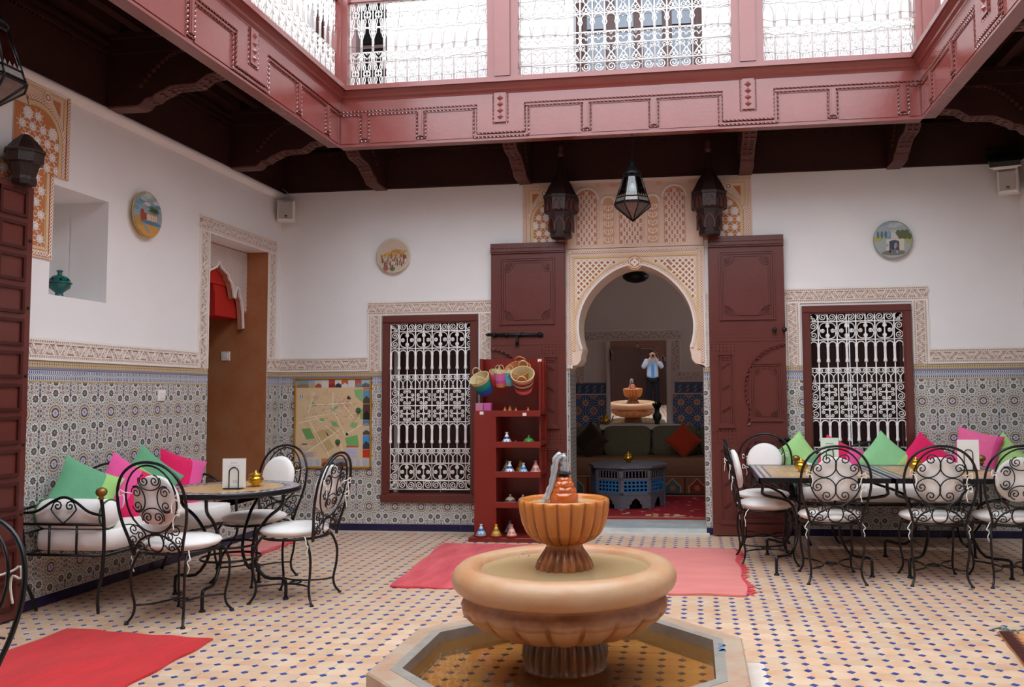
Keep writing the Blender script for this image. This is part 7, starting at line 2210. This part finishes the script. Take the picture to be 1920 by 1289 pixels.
def speaker(label, loc, rz):
    t = thing('loudspeaker', label, 'speaker', loc, rz, 'small wall loudspeakers')
    mb = MB(M_BACK); mb.bbox(-.085, 0, 0, .085, .215, .12, .018); mb.build('cabinet', 'white_plastic', t)
    mb = MB(M_BACK); mb.bbox(-.067, .018, .11, .067, .197, .125, .005); mb.build('grille', 'grey_plastic', t)
    mb = MB(M_BACK); mb.bbox(-.01, .03, .12, .014, .056, .128, .002); mb.build('badge', 'black_metal', t)
    mb = MB(M_BACK); mb.bbox(-.004, .035, .127, .008, .044, .1295, .0005); mb.build('badge_mark', 'white_plastic', t)
    mb = MB(M_BACK); mb.bbox(-.03, .06, -.06, .03, .15, 0, .004); mb.build('bracket', 'white_plastic', t)
    mb = MB(); mb.tube(smooth_path([(0, -.01, .21), (.02, -.02, .28), (-.02, .0, .33), (-.06, .03, .36)], 4), .004, 5); mb.build('cable', 'grey_plastic', t)
speaker('small white loudspeaker in the left back corner under the ceiling', (.095, -.07, 3.10), .35)
speaker('small white loudspeaker in the right back corner under the ceiling', (7.065, -.07, 3.11), -.45)
t = thing('floodlight', 'grey floodlight fixed under the ceiling in the right back corner', 'floodlight', (6.98, -.22, 3.40), -.25)
mb = MB(RX(.55)); mb.bbox(-.12, -.09, -.035, .12, .09, .035, .02); mb.build('housing', 'black_metal', t)
mb = MB(RX(.55)); mb.box(-.125, -.095, -.045, .125, .095, -.032); mb.box(-.10, -.075, -.065, .10, -.03, -.045); mb.build('bezel', 'white_plastic', t)
mb = MB(RX(.55)); mb.box(-.105, -.02, -.05, .105, .075, -.044); mb.build('glass', 'pane_glass', t)
mb = MB(); mb.tube([(-.13, 0, 0), (-.13, .05, .06), (-.13, .12, .10)], .008, 6); mb.tube([(.13, 0, 0), (.13, .05, .06), (.13, .12, .10)], .008, 6); mb.box(-.14, .10, .06, .14, .18, .12); mb.build('bracket', 'black_metal', t)
mat('teal_glaze', '#0f5a55', .12, .6, var=.2, vs=25)
t = thing('incense_burner', 'teal glazed footed pot with pierced lid standing in the wall niche', 'pot', (-.13, -2.87, 2.015))
mb = MB(); mb.lathe([(.038, 0), (.042, .008), (.028, .018), (.024, .04), (.04, .055), (.066, .075), (.072, .10), (.074, .108)], 26); mb.build('bowl', 'teal_glaze', t)
mb = MB(); mb.lathe([(.078, .106), (.08, .110), (.068, .114), (.062, .135), (.045, .155), (.018, .163), (.014, .172), (.014, .185), (.022, .19), (.018, .196), (.002, .197)], 26); l = mb.build('lid', 'teal_glaze', t)
mb = MB()
for k in range(8):
    a = 2 * pi * k / 8; mb.T = RZ(a) @ TR(.066, 0, .13) @ RY(pi / 2 - .3); mb.disc(0, 0, .008, .0, 8)
mb.T = None; mb.build('holes', 'black_void', t, 'stuff')

# ---------------------------------------------------------------- photographer seen in the mirror
mat('skin', '#c99a80', .6, .3); mat('jacket', '#b4c4dc', .85, .1, var=.05, vs=12, bump=.2, bs=25); mat('shirt', '#4a86c8', .85, .1); mat('trousers', '#1b1d24', .85, .1, var=.1, vs=15, bump=.2, bs=25)
mat('hair', '#2a1f18', .7, .2); mat('shoe', '#2a241f', .5, .4); mat('eye_white', '#e8e4e0', .3, .4)
PZ = .885
person = thing('person', 'person in a pale blue jacket and dark trousers holding a camera up to the face', 'person', (4.20, -8.36, 0), 0.0)
def skin_mesh(name, verts, edges, radii, m, parent, levels=2, root=0):
    me = bpy.data.meshes.new(name); me.from_pydata([tuple(c * PZ for c in v) for v in verts], edges, [])
    o = bpy.data.objects.new(name, me); COL.objects.link(o)
    sk = o.modifiers.new('skin', 'SKIN'); sk.use_smooth_shade = True
    lay = me.skin_vertices[0].data
    for i, r in enumerate(radii):
        r = r if isinstance(r, tuple) else (r, r)
        lay[i].radius = (r[0] * PZ, r[1] * PZ); lay[i].use_root = (i == root)
    ss = o.modifiers.new('sub', 'SUBSURF'); ss.levels = levels; ss.render_levels = levels
    dg = bpy.context.evaluated_depsgraph_get()
    m2 = bpy.data.meshes.new_from_object(o.evaluated_get(dg)); m2.name = name
    bpy.data.objects.remove(o)
    m2.materials.clear(); m2.materials.append(MATS[m])
    for p in m2.polygons: p.use_smooth = True
    return link(name, m2, parent)
# camera lens front just behind the viewpoint; the person looks along +y
eye = (0.0, .10, 1.60)
V = [(0, 0, .93), (0, .0, 1.06), (0, .0, 1.22), (0, .0, 1.38), (0, .015, 1.47), (0, .04, 1.53), (0, .06, 1.60), (0, .055, 1.68),
     (-.17, 0, 1.40), (-.27, .06, 1.20), (-.12, .20, 1.42), (-.06, .225, 1.54), (.17, 0, 1.40), (.27, .06, 1.20), (.13, .20, 1.42), (.07, .225, 1.54),
     (-.09, 0, .88), (-.10, .02, .50), (-.10, -.01, .09), (-.11, .12, .04), (.09, 0, .88), (.11, .02, .50), (.12, -.01, .09), (.13, .12, .04)]
E_ = [(0, 1), (1, 2), (2, 3), (3, 4), (4, 5), (5, 6), (6, 7), (3, 8), (8, 9), (9, 10), (10, 11), (3, 12), (12, 13), (13, 14), (14, 15), (0, 16), (16, 17), (17, 18), (18, 19), (0, 20), (20, 21), (21, 22), (22, 23)]
Rr = [(.15, .11), (.14, .105), (.15, .11), (.15, .10), .062, .06, (.08, .098), (.072, .088), .07, .05, .04, .028, .07, .05, .04, .028, .085, .06, .045, .035, .085, .06, .045, .035]
body = skin_mesh('body', V, E_, Rr, 'skin', person)
skin_mesh('jacket', [(0, 0, .84), (0, 0, 1.0), (0, 0, 1.2), (0, 0, 1.38), (0, .01, 1.45), (-.18, 0, 1.40), (-.285, .06, 1.20), (-.125, .19, 1.405), (.18, 0, 1.40), (.285, .06, 1.20), (.135, .19, 1.405)],
          [(0, 1), (1, 2), (2, 3), (3, 4), (3, 5), (5, 6), (6, 7), (3, 8), (8, 9), (9, 10)], [(.20, .145), (.19, .135), (.185, .135), (.18, .125), .08, .095, .075, .058, .095, .075, .058], 'jacket', person)
skin_mesh('trousers', [(0, 0, .92), (-.095, 0, .84), (-.10, .02, .50), (-.10, -.01, .10), (.095, 0, .84), (.11, .02, .50), (.12, -.01, .10)], [(0, 1), (1, 2), (2, 3), (0, 4), (4, 5), (5, 6)], [(.16, .12), .11, .082, .07, .11, .082, .07], 'trousers', person)
mb = MB(TR(0, .118 * PZ, 1.10 * PZ) @ M_BACK); mb.prism([(-.035, -.20), (.035, -.20), (.045, .18), (.0, .22), (-.045, .18)], 0, .0) if False else None
mb = MB(TR(0, .145, .98)); mb.T = mb.T @ Matrix(((-1, 0, 0, 0), (0, 0, 1, 0), (0, 1, 0, 0), (0, 0, 0, 1))); mb.prism([(-.035, -.16), (.035, -.16), (.045, .16), (0, .22), (-.045, .16)], -.03, .006); mb.build('shirt_front', 'shirt', person)
for s in (-1, 1):
    skin_mesh('shoe', [(s * .11, -.04, .045), (s * .115, .06, .045), (s * .12, .16, .035)], [(0, 1), (1, 2)], [.05, .055, .042], 'shoe', person)
# head details
hd = lambda x, y, z: (x * PZ, y * PZ, z * PZ)
mb = MB(TR(*hd(0, .045, 1.665))); 
def hairf(u, v):
    th, p = 2 * pi * u, pi / 2 * v - .15
    k = 1.0
    return (.088 * PZ * cos(p) * cos(th), (.108 * PZ * cos(p) * sin(th)) - (.012 if sin(th) > 0 else 0), .105 * PZ * sin(p) + (.02 if sin(th) < 0 else .035) * PZ * (1 - v))
mb.grid(hairf, 24, 8, True); mb.build('hair', 'hair', person)
for s in (-1, 1):
    mb = MB(TR(*hd(s * .082, .05, 1.605)))
    mb.grid(lambda u, v: (.012 * PZ * cos(pi * (v - .5)) * cos(2 * pi * u), .02 * PZ * cos(pi * (v - .5)) * sin(2 * pi * u), .032 * PZ * sin(pi * (v - .5))), 10, 8, True); mb.build('ear', 'skin', person)
    mb = MB(TR(*hd(s * .033, .148, 1.615)))
    mb.grid(lambda u, v: (.014 * PZ * cos(pi * (v - .5)) * cos(2 * pi * u), .008 * PZ * cos(pi * (v - .5)) * sin(2 * pi * u), .009 * PZ * sin(pi * (v - .5))), 10, 8, True); mb.build('eye', 'eye_white', person)
mb = MB(TR(*hd(0, .155, 1.565))); mb.tube([(0, 0, .035), (0, .015, .005), (0, .005, -.012)], [.008, .014, .009], 8); mb.build('nose', 'skin', person)
mb = MB(TR(*hd(0, .148, 1.525))); mb.tube([(-.024, -.004, 0), (0, .004, -.002), (.024, -.004, 0)], [.003, .006, .003], 6); mb.build('mouth', 'skin', person)
# hands: palm, four fingers and a thumb closing on the camera body
CAMY = .215
for s in (-1, 1):
    palm = (s * .07, .225, 1.545)
    skin_mesh('palm', [(s * .062, .222, 1.53), (s * .066, .232, 1.575)], [(0, 1)], [(.02, .034), (.018, .036)], 'skin', person)
    for k in range(4):
        z = 1.55 + k * .019
        skin_mesh('finger', [(s * .068, .235, z), (s * .066, .262, z + .002), (s * .046, .282 + .002 * k, z + .004), (s * (.026 + .003 * k), .284, z + .002)], [(0, 1), (1, 2), (2, 3)], [.0105, .0095, .0088, .0075], 'skin', person)
    skin_mesh('thumb', [(s * .062, .215, 1.54), (s * .052, .198, 1.56), (s * .036, .196, 1.578)], [(0, 1), (1, 2)], [.012, .0105, .009], 'skin', person)
hc = thing('handheld_camera', 'small black camera held up by the person', 'camera', (4.20, -8.36 + .24 * PZ, 1.572 * PZ))
mb = MB(); mb.bbox(-.06, -.03, -.038, .06, .028, .038, .008); mb.build('body', 'black_metal', hc)
mb = MB(RX(-pi / 2)); mb.lathe([(.03, .02), (.031, .045), (.028, .048)], 20); mb.build('lens', 'black_metal', hc)
